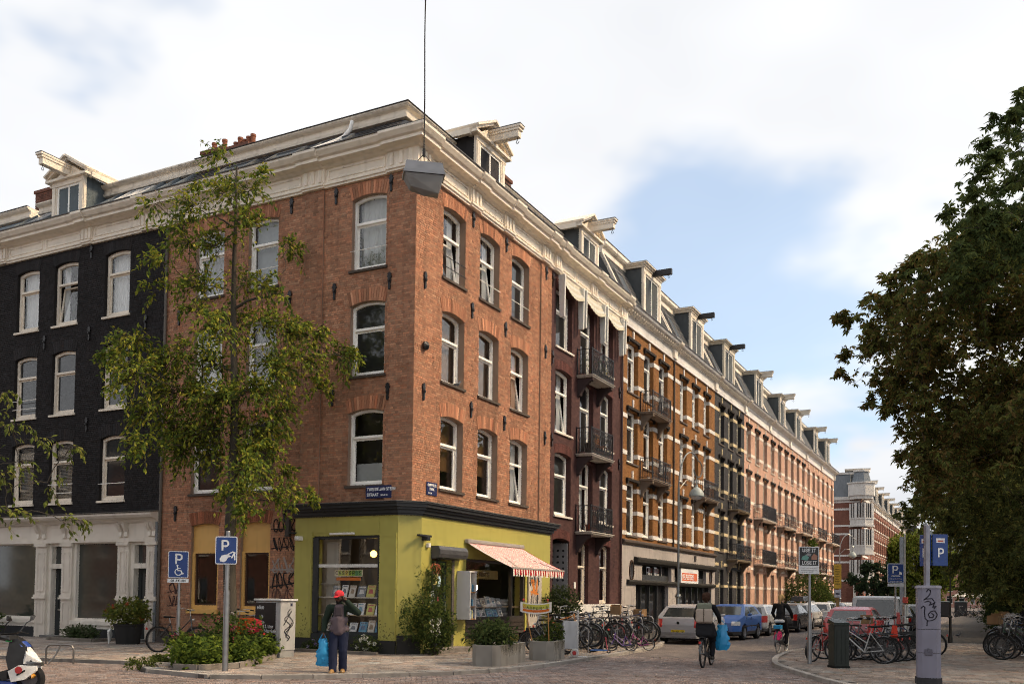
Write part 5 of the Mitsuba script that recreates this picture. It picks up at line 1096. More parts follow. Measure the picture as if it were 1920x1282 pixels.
m = MB(FS, WB); m.box(0.5, 9, -.6, .3, 13.6, 14.0); m.box(.5, 9, -.9, -.55, 16.8, 17.05); put(m, 'cornice', TW); m = MB(FR2, WB); m.box(1.4, 7.4, -.6, .3, 13.6, 14.0); put(m, 'cornice', TW)
m = MB(FS, (.03, .026, .022)); m.box(.8, 9, -6, -.8, .1, 13.8); put(m, 'inner_wall', TW)  # added dark core behind the tower house windows
chimney(FS, TW, 6.0, -2.0, 16.8, 17.6, 1.2, .7, 4); hoist_dormer(FR2, TW, 3.2, 5.4, 13.95, 17.6, beam='wood', detail=1)
lab2 = ['dark red brick house directly right of the white bay tower', 'dark red brick house, second beyond the white bay tower', 'dark red brick house, third beyond the white bay tower', 'dark red brick house, fourth beyond the white bay tower', 'dark red brick house, fifth beyond the white bay tower', 'dark red brick house, sixth beyond the white bay tower', 'dark red brick house at the far right end of the distant terrace']
for i in range(7):
    a = TY+7.4+i*8.0; b = a+8.0; w = 8./3
    row_house('distant_house', lab2[i], a, b, third(a, b), 'brick_red', PINKB, (.5, .46, .4), (.5, .46, .4), detail=1, bandsep=False, balc=[(a+w, b-.4, 3.98, (.3, .28, .25), IRON)] if i < 3 else [], dorm_s=(a+w*1.1, a+w*1.9), dentil=i < 3, beam='wood', hood=False, slate=(.10, .11, .12))
# houses closing the street far away
FF = Frame((0, 215, 0), (1, 0, 0), (0, -1, 0))
def far_house(s0, s1, H, col, label, cols=4, fl=4, mat='mat_rough', dy=0, roof=(.2, .19, .19), trim=(.6, .57, .52)):
    B = thing('distant_house', label, 'house'); f = Frame((0, 215+dy, 0), (1, 0, 0), (0, -1, 0)); w = (s1-s0)/cols; fh = (H-.8)/fl
    o = [(s0+w*i+w*.25, s0+w*i+w*.75, .9+fh*j, .9+fh*j+fh*.62, 0) for i in range(cols) for j in range(fl)]
    wall(f, B, s0, s1, 0, H, o, mat=mat, col=col); 
    for q in o: window(f, B, q, col=trim, sash=False, sill=trim)
    m = MB(f, (.03, .03, .03)); m.box(s0+.1, s1-.1, -7, -.8, .1, H-.1); put(m, 'inner_wall', B)  # added dark core behind the far windows
    m = MB(f, trim); m.box(s0, s1, -.2, .4, H, H+.5); put(m, 'cornice', B); m = MB(f, roof); m.prof([(.2, H+.5), (-1.5, H+3), (-8, H+3), (-8, H+.5)], s0, s1); put(m, 'mansard', B)
far_house(-1, 9, 12., (.33, .17, .13), 'far pink house closing the street, left one', 4)
far_house(9, 18.6, 15.5, (.37, .20, .16), 'far pale pink house closing the street beyond the parking meter', 5)
far_house(18.6, 22, 13.5, (.46, .33, .16), 'narrow yellow brick house closing the street', 2)
far_house(22, 32, 11, (.30, .16, .12), 'far brown house half hidden by the park trees', 4)
far_house(-12, -1, 17, (.35, .32, .29), 'pale grey building far off above the light green tree', 4, 5, dy=30)
far_house(-6, 1, 16, (.06, .055, .055), 'dark tall house at the end of the distant terrace', 3, 4, dy=-40)
# ---------------------------------------------------------------- trees: crown clumps as (sideways, height, radius) in metres from each trunk
CR_A = [(-.63,12.97,.46),(-.09,12.67,.46),(-1.17,12.81,.31),(.3,12.29,.54),(-.31,12.21,.54),(-1.15,11.89,.61),(-1.84,11.58,.38),(-1.53,11.35,.46),(.6,12.76,.27),(.92,11.61,.38),(1.23,11.08,.31),(.16,11.3,.69),(-.45,10.83,.61),(-1.22,10.82,.54),(-1.82,10.28,.46),(-2.12,9.66,.38),(-1.36,9.9,.46),(-.74,9.83,.61),(.02,10.14,.61),(.63,9.92,.46),(1.1,9.7,.31),(-.35,9.07,.69),(.49,8.92,.69),(-.97,9.06,.46),(1.26,8.63,.61),(1.88,8.64,.46),(2.49,8.34,.46),(2.96,7.96,.31),(1.73,7.87,.54),(2.05,7.26,.38),(-2.49,8.27,.54),(-3.02,7.96,.46),(-3.4,7.88,.31),(-1.95,7.82,.61),(-1.34,8.14,.46),(-.72,7.84,.61),(.04,8.15,.61),(.74,7.85,.61),(1.13,7.4,.46),(-2.25,7.28,.61),(-1.63,6.98,.69),(-.94,6.84,.69),(-.25,6.69,.69),(.52,6.86,.61),(.98,6.63,.54),(-2.39,6.44,.46),(-1.85,6.06,.61),(-1.16,5.99,.69),(-.47,6.0,.69),(.22,6.09,.61),(.84,6.02,.46),(-2.22,5.44,.46),(-1.46,5.38,.46),(-.69,5.39,.46),(.38,5.32,.54),(.84,5.4,.46),(.08,4.78,.46),(.7,4.79,.54),(1.16,4.95,.31),(-.22,4.24,.31),(.4,4.17,.46),(1.01,4.18,.38),(1.62,4.34,.31),(1.93,4.34,.23),(.71,3.72,.31)]
CR_B = [(3.24,5.67,.32),(3.51,5.02,.49),(3.95,4.7,.43),(4.55,4.66,.24),(3.47,3.94,.54),(4.07,3.89,.38),(3.37,3.29,.49),(4.24,3.14,.38),(4.67,3.14,.19),(3.25,4.37,.43),(2.59,5.23,.65),(2.39,4.14,.76),(1.95,4.79,.87),(2.61,3.39,.54),(1.74,3.92,.87),(1.29,5.43,.87),(.65,4.45,.97)]
CR_T2 = [(-4.49,8.05,.79),(-3.11,6.92,.79),(-.76,11.06,.2),(-1.22,10.06,.79),(-6.11,7.69,.2),(.33,8.95,.39),(-4.67,10.0,.2),(-1.18,6.5,.71),(-2.18,11.48,.2),(-4.55,5.82,.42),(-3.4,10.44,.74),(-2.4,6.55,.79),(-1.54,8.98,.79),(-3.19,7.97,.79),(-.8,7.91,.79),(-2.45,5.39,.2),(-2.22,8.35,.79),(-3.79,9.16,.79),(-5.03,7.39,.57),(-.55,9.87,.77),(-.33,6.79,.52),(-4.35,6.46,.79),(-3.1,9.35,.79),(.06,8.0,.48),(-1.5,7.73,.79),(-4.69,4.51,.2),(-4.14,4.57,.2),(-4.06,4.79,.27),(-3.96,5.29,.69),(-.37,9.04,.79),(-1.92,5.97,.5),(-1.08,10.99,.26),(.11,9.59,.33),(-1.73,11.45,.2),(-2.44,7.46,.79),(-2.11,9.93,.79),(-2.44,11.21,.33),(-5.2,8.0,.79),(-5.04,5.98,.2),(-.34,6.25,.2),(-5.16,6.43,.32),(-2.65,5.26,.2),(-2.06,5.42,.2),(-2.69,10.51,.79),(-5.48,9.51,.2),(-1.44,5.91,.31),(-2.8,5.42,.23),(-5.44,6.18,.2),(-3.45,5.94,.79),(-4.32,7.3,.79),(-4.17,10.45,.34),(-6.28,8.81,.2),(-1.76,6.96,.79),(-4.79,5.17,.2),(-3.99,10.07,.75),(-5.44,6.59,.2),(-5.63,8.74,.65),(-5.19,4.92,.2),(-4.97,9.49,.2),(.07,10.28,.2),(.49,7.84,.2),(-4.79,8.99,.55),(-4.98,5.21,.2),(-1.99,11.11,.55),(-5.58,9.35,.22),(-1.73,5.52,.2),(.06,7.1,.31),(-4.34,4.45,.2),(-.4,10.65,.2),(-.82,10.87,.23),(-2.26,5.5,.2),(-.77,7.16,.79),(-.13,7.5,.57),(.66,9.14,.2),(-5.99,7.99,.25),(-2.67,5.67,.42),(.49,9.3,.2),(-5.54,7.08,.2),(-3.03,5.15,.2),(.26,6.63,.2),(-2.25,9.04,.79),(-3.0,5.34,.26),(-3.83,8.36,.79),(.5,8.02,.2),(-5.83,9.34,.2),(-2.91,8.66,.79),(-4.53,9.45,.33),(-4.98,4.98,.2),(-4.88,4.51,.2),(-4.64,5.44,.2),(-5.92,8.23,.34),(-1.41,11.43,.2),(-1.62,10.69,.79),(.62,8.59,.2),(-5.49,6.87,.2)]
CR_T1 = [(-5.44,8.6,.18),(-3.15,9.4,.63),(-4.66,9.68,.44),(-3.61,9.8,.63),(-3.84,10.43,.63),(-4.13,11.02,.55),(-4.39,8.36,.48),(-5.09,8.34,.18),(-3.05,8.85,.29),(-5.17,8.98,.36),(-3.23,10.36,.63),(-3.97,8.64,.63),(-4.6,9.24,.63),(-2.55,11.08,.18),(-2.45,9.62,.21),(-2.57,11.62,.18),(-3.15,12.23,.18),(-3.47,11.23,.63),(-4.93,8.42,.31),(-2.91,11.78,.39),(-3.12,8.32,.18),(-3.07,8.51,.18),(-3.81,11.84,.26),(-3.73,12.26,.18),(-4.28,10.06,.63),(-3.41,12.43,.18),(-4.76,10.76,.18),(-5.07,9.83,.18),(-3.41,8.9,.62),(-3.49,11.9,.45),(-3.22,8.16,.18),(-4.12,11.54,.22),(-4.59,11.25,.18),(-2.86,11.1,.44),(-2.74,8.81,.18),(-2.51,10.46,.18),(-3.47,8.19,.18),(-2.49,10.18,.19),(-5.23,8.54,.26),(-3.9,9.33,.63),(-2.55,9.19,.18),(-5.57,8.9,.18),(-2.57,9.87,.31),(-5.15,9.68,.18),(-2.54,11.81,.18)]
CR_T3 = [(-3.06,3.82,.93),(-5.54,6.02,.47),(-.29,4.74,.25),(-1.42,4.69,.93),(-2.85,6.53,.72),(-2.83,2.44,.68),(-3.63,3.15,.93),(-3.18,5.67,.93),(-4.17,2.04,.25),(-4.63,5.37,.93),(-.31,3.59,.25),(-4.47,6.51,.3),(-5.25,2.98,.32),(-.29,5.66,.25),(-5.96,5.03,.62),(-1.21,5.62,.93),(-4.09,4.41,.93),(-2.32,3.19,.93),(-4.97,2.61,.29),(-4.22,2.5,.5),(-6.5,4.33,.27),(-6.07,5.76,.25),(-1.62,3.75,.93),(-2.09,6.42,.76),(-5.22,3.58,.4),(-4.88,6.24,.44),(-1.71,2.15,.25),(-1.62,2.71,.63),(-4.86,3.68,.76),(-2.29,5.23,.93),(-5.62,4.3,.25),(-4.67,2.25,.25),(-1.04,2.89,.43),(-2.01,2.07,.35),(-5.58,3.85,.25),(-6.77,4.49,.31),(-.46,5.07,.25),(-.55,4.76,.28),(-2.6,7.36,.25),(-3.58,6.74,.33),(-.77,6.61,.25),(-1.38,6.77,.25),(-5.56,2.9,.25),(-5.98,4.33,.25),(-7.1,4.49,.25),(-3.5,2.08,.28),(-.76,3.33,.52),(-6.22,4.52,.4),(-2.39,4.33,.93),(-4.12,6.26,.64),(-2.4,7.11,.25),(-.53,6.17,.25),(-.75,6.37,.3),(-6.23,5.57,.25),(-.39,2.94,.25),(-6.99,4.23,.25),(-1.45,2.1,.25),(-3.05,7.22,.25),(-3.68,2.27,.46),(-.53,3.75,.28),(-4.67,6.76,.25),(-6.77,4.82,.25),(-1.98,1.75,.25),(-4.82,2.98,.67),(-.88,2.53,.25),(-.37,5.45,.25),(-1.11,6.63,.25),(-5.25,2.48,.25),(-3.96,1.89,.25),(-.47,4.13,.25),(-5.6,6.47,.25),(-6.6,5.18,.25),(-5.62,5.52,.67),(-5.03,4.48,.66),(-3.12,4.83,.93),(-5.21,6.54,.25),(-4.48,2.12,.25),(-1.59,6.9,.25),(-4.97,2.27,.25),(-.37,6.36,.25)]
TU, TW_ = np.array([.889, .458, 0]), np.array([-.458, .889, 0])
def limb(m, p, q, r0, r1, rng, sag=.0, n=6, k=6, wob=.06, col=(.055, .045, .035)):
    t = np.linspace(0, 1, n)[:, None]; L = np.linalg.norm(q-p)
    P = p+(q-p)*t+np.array([0, 0, 1.])*(sag*L*4*t*(1-t))+rng.normal(size=(n, 3))*wob*L*.3*np.sin(np.pi*t)
    m.tube(P, np.linspace(r0, r1, n), k, col=col); return P
def sprays(m, tw, c, r, nspr, per, L, cols, rng, droop=.5, W=.5, palmate=0, bark=(.05, .04, .03), outward=None):
    """leafy twigs starting inside a clump and arching outward"""
    S, n = nspr, per; cols = np.asarray(cols)
    d = unit(rng.normal(size=(S, 3))+np.array([0, 0, .25])+(0 if outward is None else outward*.7)); p0 = c+d*r*.15
    t = np.linspace(.12, 1, n); P = p0[:, None]+d[:, None]*r*1.05*t[None, :, None]; P[..., 2] -= droop*r*.7*t**2; P += rng.normal(size=P.shape)*r*.05
    if tw is not None:
        q = np.stack([p0, P[:, n//2], P[:, -1]], 1); a = unit(np.cross(d, [.3, .2, 1.])); b = np.cross(d, a); rad = np.array([.009, .006, .003])[None, :, None]
        v = np.stack([q+a[:, None]*rad, q-a[:, None]*rad*.5+b[:, None]*rad*.87, q-a[:, None]*rad*.5-b[:, None]*rad*.87], 2).reshape(-1, 3)
        f = np.array([[i*3+j, i*3+(j+1) % 3, i*3+3+(j+1) % 3, i*3+3+j] for i in range(2) for j in range(3)]); tw.raw(v, (np.arange(S)[:, None, None]*9+f[None]).reshape(-1, 4), bark)
    tan = unit(np.gradient(P, axis=1)).reshape(-1, 3); P = P.reshape(-1, 3); k = len(P)
    if palmate:
        N = unit(np.array([0, 0, .8])+rng.normal(size=(k, 3))*.5); A = unit(np.cross(N, rng.normal(size=(k, 3)))); B = np.cross(N, A)
        for j in range(palmate):
            a = (j-(palmate-1)/2)*.85; D = unit(A*math.cos(a)+B*math.sin(a)-np.array([0, 0, droop*1.1])+rng.normal(size=(k, 3))*.12); NN = unit(N-D*(N*D).sum(1, keepdims=True))
            sc = L*(1-.12*abs(j-(palmate-1)/2))*rng.uniform(.75, 1.2, k); v, f = leaf_quads(P, D, NN, sc, sc*.36)
            C = cols[rng.integers(0, len(cols), k)]*rng.uniform(.75, 1.25, (k, 1)); m.raw(v, f, np.repeat(C, 5, 0), .1)
    else:
        side = unit(np.cross(tan, rng.normal(size=(k, 3)))); D = unit(tan*.8+side*.9-np.array([0, 0, droop*.9])); N = unit(np.array([0, 0, .9])+rng.normal(size=(k, 3))*.5); N = unit(N-D*(N*D).sum(1, keepdims=True))
        sc = L*rng.uniform(.65, 1.2, k); v, f = leaf_quads(P, D, N, sc, sc*W); C = cols[rng.integers(0, len(cols), k)]*rng.uniform(.75, 1.25, (k, 1)); m.raw(v, f, np.repeat(C, 5, 0), .1)
def clump_tree(name, label, trunk, H, clumps, cols, seed, L, nspr, per, r0=.17, palmate=0, depth=1., copies=1, droop=.5, lean=(0, 0), limbs=40, mirror=False, dens=None, cat='tree', group=None, toplim=1., tcol=(.055, .048, .038)):
    rng = np.random.default_rng(seed); K = thing(name, label, cat, group); x, y = trunk; base = np.array([x, y, 0.])
    tm, cm, tw = MB(WORLD, tcol, .9), MB(), MB(WORLD, (.05, .04, .03), .5)
    zz = np.linspace(0, H, 12); TP = np.stack([x+lean[0]*zz/H+.06*np.sin(zz*.9+seed), y+lean[1]*zz/H+.05*np.cos(zz*.8), zz], 1); R = r0*(1-zz/H*.86)*(1+.35*np.exp(-zz*3.)); tm.tube(TP, R, 10)
    cl = list(clumps)+([(.6-a*.85, z, r) for a, z, r in clumps if a < -.8] if mirror else [])
    pts = []
    for a, z, r in cl:
        for k in range(copies):
            w = rng.normal()*depth*(.6 if r < .3 else 1.)
            pts.append((base+TU*(a+(rng.normal()*.15 if k else 0))+TW_*w+np.array([lean[0]*0, 0, z+(rng.normal()*.2 if k else 0)]), r))
    # limbs grow from the nearest wood already there, so boughs fork outward
    Q = [np.array([np.interp(z, zz, TP[:, q]) for q in range(3)]) for z in np.linspace(1.9, H*.97, 26)]; QR = [float(np.interp(z, zz, R)) for z in np.linspace(1.9, H*.97, 26)]
    ch = sorted(rng.permutation(len(pts))[:limbs], key=lambda i: np.linalg.norm(pts[i][0][:2]-base[:2])+.15*abs(pts[i][0][2]-H*.6))
    for i in ch:
        c, r = pts[i]; QA = np.array(Q); dd = c-QA; L_ = np.linalg.norm(dd, axis=1); cost = L_+np.where(dd[:, 2] < .25*L_, 1.2*(.25*L_-dd[:, 2]), 0)
        k = int(np.argmin(cost)); r0_ = min(QR[k]*.62, .022+.016*L_[k]); P_ = limb(tm, QA[k], c, r0_, .010, rng, .07, 8, 6, wob=.11, col=tcol)
        for a_, t_ in zip(P_[2:], np.linspace(.3, 1, 6)): Q.append(a_); QR.append(max(.014, r0_*(1-t_*.8)))
    for c, r in pts:
        o = unit((c-np.array([x, y, c[2]-.3]))); f = max(.35, min(1.6, (r/.6)**2))*(dens(c[2]) if dens else 1)
        sprays(cm, tw, c, r*1.15, max(3, int(nspr*f)), per, L, cols, rng, droop, palmate=palmate, outward=o)
    put(tm, 'trunk', K, smooth=50); put(tw, 'twigs', K, kind='stuff'); put(cm, 'crown', K, 'mat_leaf', kind='stuff'); return K
CA = [(.18, .22, .035), (.26, .28, .04), (.11, .16, .035), (.08, .12, .03), (.33, .30, .05), (.14, .19, .035)]
KA = clump_tree('street_tree', 'slender street tree with yellowing leaves before the brick corner building', (-3.79, -2.72), 13.2, CR_A, CA, 3, .15, 24, 10, dens=lambda z: 1.95 if z < 8.9 else 1.1, r0=.19, depth=.6, droop=.6, lean=(-.3, .1), limbs=48)
CB2 = [(.10, .13, .035), (.15, .18, .04), (.08, .10, .03), (.20, .20, .05)]
clump_tree('street_tree', 'street tree at the far left edge reaching drooping branches into view', (-9.6, -12.2), 7.5, [(a+3.4, z, r*.8) for a, z, r in CR_B], CB2, 8, .14, 11, 10, r0=.12, depth=.25, droop=.9, limbs=18)
CT2 = [(0.148, 0.113, 0.043), (0.117, 0.117, 0.035), (0.094, 0.109, 0.033), (0.172, 0.117, 0.043), (0.125, 0.14, 0.039), (0.078, 0.094, 0.03)]
CT1 = [(0.062, 0.09, 0.037), (0.086, 0.113, 0.043), (0.101, 0.125, 0.039), (0.066, 0.094, 0.034)]
CT3 = [(0.086, 0.105, 0.037), (0.117, 0.136, 0.043), (0.07, 0.086, 0.031), (0.148, 0.148, 0.047)]
clump_tree('chestnut_tree', 'large browning chestnut tree overhanging the right pavement', (16.95, 5.4), 11.5, CR_T2, CT2, 21, .19, 13, 7, r0=.28, palmate=6, depth=1.5, copies=2, droop=.55, limbs=42, mirror=True)
clump_tree('chestnut_tree', 'dark green tree at the upper right edge of the view', (18.5, 1.0), 12.5, CR_T1, CT1, 22, .17, 13, 7, r0=.26, palmate=5, depth=1.6, copies=2, droop=.5, limbs=26, mirror=True)
clump_tree('chestnut_tree', 'dark leafy tree low behind the parked bicycles on the right', (18.6, 11.5), 8.5, CR_T3, CT3, 23, .19, 13, 7, r0=.25, palmate=5, depth=1.5, copies=2, droop=.5, limbs=30, mirror=True)
def round_tree(label, x, y, H, cx, cz, rx, rz, cols, seed, L, n, per=9, name='park_tree', group=None):
    rng = np.random.default_rng(seed); cl = []
    while len(cl) < n:
        p = rng.uniform(-1, 1, 2)
        if .25 < p@p < 1: cl.append((cx+p[0]*rx, cz+p[1]*rz, .16*(rx+rz)*rng.uniform(.7, 1.2)))
    return clump_tree(name, label, (x, y), H, cl, cols, seed, L, 16, per, r0=.22, depth=rx*.45, copies=2, droop=.4, limbs=30, group=group)
for i, (x, y, lab) in enumerate(((17.5, 22., 'shady park tree behind the bicycle crowd, nearest of three'), (17.2, 33., 'shady park tree behind the bicycle crowd, second of three'), (17., 47., 'shady park tree farthest down the park side'))): round_tree(lab, x, y, 10., 0, 7.2, 4.8, 4.4, CT3, 40+i, .34, 46)
LGc = [(.16, .20, .03), (.12, .17, .028), (.20, .22, .05)]
round_tree('light green tree far down the street past the distant terrace', 3.8, 132., 10, 0, 6.5, 4.0, 4.6, LGc, 51, .6, 40, name='street_tree')
round_tree('small dark clipped tree before the dark red distant terrace', 2.6, 88., 4.6, 0, 3.9, 2.0, 1.5, [(.02, .035, .02), (.03, .045, .02)], 52, .4, 20, name='street_tree')
round_tree('green tree among the far parasols at the right', 14.8, 118., 9, 0, 6., 3.6, 3.6, [(.06, .08, .02), (.10, .12, .03)], 53, .6, 26, name='street_tree')
# park hedge: one dense mass
hd = MB(); rg = np.random.default_rng(61); pts = []
for y in np.arange(26, 92, .9):
    for z in (.5, 1.2, 1.9, 2.6, 3.3): pts.append((14.75-.004*y+rg.normal()*.35+(.3 if z > 2.5 else 0), y+rg.normal()*.4, z+rg.normal()*.2))
leaf_burst(hd, pts, .7, 34, .22, [(.03, .045, .02), (.045, .06, .024), (.05, .065, .02)], rng=rg); put(hd, 'park_hedge', None, 'mat_leaf', label='dark dense hedge and shrubbery along the park edge', cat='hedge', kind='stuff')
m = MB(WORLD, (.012, .014, .010), .2); m.box(15.2, 15.6, 26, 95, 0, 3.0); put(m, 'park_hedge_core', None, label='near black solid core of the park hedge with its inner shade put into the colour', cat='hedge', kind='stuff')  # solid box painted near black in place of the shade inside the hedge
def bush(name, label, c, rad, h, cols, n, L, seed, stems=6, cat='shrub', mat='mat_leaf', flowers=None, squash=1., up=.35, group=None, nfl=0, flr=.05, flsize=.045):
    rng = np.random.default_rng(seed); K = thing(name, label, cat, group); c = np.array(c, float); P = []
    for _ in range(n):
        d = unit(rng.normal(size=3)); q = d*rng.uniform(.3, 1)**.5*np.array([rad, rad*squash, h/2]); P.append(c+np.array([0, 0, h/2])+q)
    m = MB(); leaf_burst(m, P, min(rad, h)*.28, 14, L, cols, rng=rng, up=up); put(m, 'foliage', K, mat, kind='stuff')
    m = MB(WORLD, (.05, .04, .028))
    for i in rng.permutation(n)[:stems]: limb(m, c+np.array([rng.normal()*.05, rng.normal()*.05, 0]), P[i], .014, .005, rng, .05, 4, 4)
    put(m, 'stem', K, kind='stuff')
    if flowers is not None:
        for i in range(nfl):
            m = MB(); p = P[int(rng.integers(0, n))]; p = c+(p-c)*np.array([1.1, 1.1, 1.]); p = p+np.array([.0, -.05, .12*rng.uniform(.3, 1)])
            leaf_burst(m, [p], flr, 26, flsize, flowers, rng=rng, aspect=.8); put(m, 'flower', K, 'mat_leaf')
    return K
GR = [(.05, .075, .02), (.075, .10, .028), (.035, .055, .018), (.10, .12, .03)]
# climbing rose by the shop door
KR = bush('rose_bush', 'tall climbing rose with one salmon bloom on the green shop corner', (.60, .28, .1), .55, 1.5, GR, 170, .095, 71, 10, flowers=None)
rg = np.random.default_rng(72); m = MB(); P = [(.30+rg.normal()*.16, .75+rg.normal()*.18, z) for z in np.linspace(1.0, 2.55, 80)]+[(.25+rg.normal()*.18, .2+rg.normal()*.2, z) for z in np.linspace(.8, 1.8, 40)]+[(.2, -.35+rg.normal()*.1, z) for z in np.linspace(.6, 1.5, 26)]+[(.25, 1.25+rg.normal()*.12, 1.85+rg.normal()*.12) for _ in range(8)]
leaf_burst(m, P, .2, 14, .085, GR, rng=rg); put(m, 'climbing_shoot', KR, 'mat_leaf', kind='stuff')
m = MB(); leaf_burst(m, [(.34, .78, 2.48), (.32, .84, 2.40)], .09, 30, .09, [(.62, .20, .12), (.70, .28, .18)], rng=rg, aspect=.85); put(m, 'bloom', KR, 'mat_leaf')
m = MB(WORLD, (.06, .045, .03)); limb(m, np.array([.5, .45, .1]), np.array([.28, .8, 2.5]), .025, .008, rg, .02); limb(m, np.array([.55, .4, .1]), np.array([.25, .1, 1.8]), .02, .006, rg, .03); put(m, 'main_stem', KR)
# tree pit planting
sheet(tree_pit, PZ+.012, 'mat_rough', 'planting_bed', col=(.035, .028, .022))
m = MB(WORLD, (.19, .165, .14), .9); cs = list(tree_pit.exterior.coords)
for a, b in zip(cs[:-1], cs[1:]):
    m = MB(WORLD, np.array((.20, .175, .15))*RNG.uniform(.85, 1.15), .9); m.beam((*a, PZ+.05), (*b, PZ+.05), .10, .14); put(m, 'edging_stone', 'planting_bed')
rg = np.random.default_rng(81); m = MB(); P = []
while len(P) < 420:
    q = np.array([rg.uniform(-4.9, -.7), rg.uniform(-6.9, -2.2)])
    if tree_pit.buffer(.05).contains(Point(*q)) and not (q[0] < -3.6 and rg.random() < .5): P.append((*q, PZ+rg.uniform(.08, .45)*(1 if q[0] > -3.6 else .5)))
leaf_burst(m, P, .17, 13, .13, [(.10, .14, .025), (.07, .11, .022), (.14, .18, .03), (.045, .07, .018)], rng=rg, up=1.2, aspect=.8); put(m, 'ground_cover', None, 'mat_leaf', label='bright green low ground cover filling the tree pit', cat='ground cover', kind='stuff')
PK = [(.42, .05, .12), (.50, .09, .17), (.33, .035, .09)]
bush('hydrangea', 'pink flowering hydrangea between the two blue parking signs', (-2.4, -4.2, .2), .75, .95, GR, 90, .12, 82, flowers=PK, nfl=9, flr=.11)
bush('hydrangea', 'pink flowering shrub at the foot of the disabled parking sign', (-3.55, -4.5, .15), .4, .55, GR, 34, .11, 83, flowers=PK, nfl=4, flr=.10)
# pots and small beds
def tub(label, x, y, r, h, col, name='plant_tub'):
    K = thing(name, label, 'plant pot'); m = MB(WORLD, col, .6); m.lathe([(r*.8, PZ), (r, PZ+h*.92), (r*1.06, PZ+h*.93), (r*1.06, PZ+h), (r*.94, PZ+h), (r*.92, PZ+h*.88), (0, PZ+h*.88)], 22, (x, y, 0)); put(m, 'tub', K, smooth=40); return K
tub('large dark round plant tub beside the cream shop front', -9.5, -1.15, .42, .62, (.025, .024, .024))
bush('tub_plant', 'yellow green bushy plant growing in the large dark tub', (-9.5, -1.15, .66), .62, .75, [(.13, .15, .03), (.08, .11, .025), (.17, .17, .04)], 90, .13, 84, flowers=[(.5, .08, .03)], nfl=4)
m = MB(WORLD, (.55, .55, .53), .2); m.mf(m3.Manifold.hull_points(np.array([(-9.95, -1.5, .10), (-9.8, -1.6, .10), (-9.95, -1.55, .5), (-9.8, -1.62, .45), (-9.88, -1.4, .35), (-9.82, -1.5, .58)]))); put(m, 'white_bag', None, 'mat_cloth', label='crumpled white bag leaning on the large dark tub', cat='bag')
bush('bedding_plant', 'low leafy plants in the stone edged bed before the cream shop window', (-12.2, -.75, .10), .75, .42, [(.07, .10, .04), (.05, .075, .03), (.12, .13, .08)], 70, .12, 85, squash=.4)
m = MB(WORLD, (.16, .14, .12), .8)
for a, b in (((-13.3, -.3), (-13.3, -1.1)), ((-13.3, -1.1), (-11.1, -1.15)), ((-11.1, -1.15), (-11.1, -.3))): m.beam((*a, PZ+.05), (*b, PZ+.05), .10, .12)
put(m, 'bed_edging', None, label='low stone edging round the bed before the cream shop window', cat='edging')
bush('bedding_plant', 'dark shrub at the left edge by the cream shop window', (-16.9, -.8, .1), .5, 1.0, GR, 50, .12, 86)
bush('bedding_plant', 'small white and violet flowers at the foot of the green shop window', (-2.6, -.42, .10), .75, .30, GR, 60, .07, 87, flowers=[(.55, .52, .6), (.20, .10, .35)], nfl=12, flr=.05, flsize=.04, squash=.25)
bush('bedding_plant', 'small bush with white flowers near the green shop corner', (-1.1, -.42, .10), .45, .42, GR, 40, .07, 88, flowers=[(.6, .6, .55)], nfl=8, flr=.05, flsize=.04, squash=.4)
m = MB(WORLD, (.15, .13, .11), .8); m.beam((-3.7, -.75, PZ+.04), (-.5, -.75, PZ+.04), .1, .10); put(m, 'bed_edging', None, label='low kerb round the flower bed under the green shop window', cat='edging')
# concrete planters in front of the shop
def planter(label, x, y, deg, w, d, h, seed):
    K = thing('concrete_planter', label, 'planter'); f = turned(x, y, deg); m = MB(f, (.23, .21, .185), 1.); t = .07; z0 = PZ-.01
    P = sbox(-w/2, -d/2, w/2, d/2); c = .16; P = Polygon([(-w/2+c, -d/2), (w/2-c, -d/2), (w/2, -d/2+c), (w/2, d/2-c), (w/2-c, d/2), (-w/2+c, d/2), (-w/2, d/2-c), (-w/2, -d/2+c)])
    m.poly(P.difference(P.buffer(-t)), z0, z0+h, 'sn'); m.poly(P.buffer(-t), z0, z0+.1, 'sn'); put(m, 'box', K)
    m = MB(f, (.03, .025, .02)); m.poly(P.buffer(-t-.002), z0+.1, z0+h-.06, 'sn'); put(m, 'soil', K)
    m = MB(f, dirt=.1); rg = np.random.default_rng(seed)
    for i in range(int(45*w)): # runs of dirt and moss on the rim with their own outlines
        s = rg.uniform(-w/2+c, w/2-c); a = rg.uniform(.008, .045); L = rg.uniform(.03, .40)**1.3
        for side in (-1,):
            m.poly(Polygon([(s-a, z0+h-.002), (s+a, z0+h-.002), (s+a*.5, z0+h-L*.6), (s+rg.normal()*.01, z0+h-L), (s-a*.6, z0+h-L*.5)]), side*(d/2+.002), side*(d/2+.001)+.0005, 'sz', np.array((.125, .112, .088))*rg.uniform(.55, 1.5))
    put(m, 'stain', K, kind='stuff'); return K
planter('stained concrete planter with a broad leafy shrub, nearest the crossing', 3.52, -1.37, 97, 2.0, .72, .50, 91)
planter('stained concrete planter holding the lettered banner, right of the first planter', 3.78, .76, 95, 1.15, .67, .50, 92)
labels['concrete_planter']['label'] = 'stained concrete planter with a broad leafy shrub, nearest the crossing'
bush('planter_shrub', 'broad leafy shrub spilling over the nearest concrete planter', (3.48, -1.75, .48), .55, .58, [(.06, .085, .03), (.09, .115, .04), (.04, .06, .022)], 90, .12, 93, up=.8)
bush('planter_shrub', 'small round shrub in the second concrete planter by the banner', (3.85, 1.0, .48), .26, .55, GR, 40, .09, 94, up=.8)
bush('planter_shrub', 'low weeds along the back of the second concrete planter', (3.75, .55, .48), .3, .16, GR, 26, .06, 95)
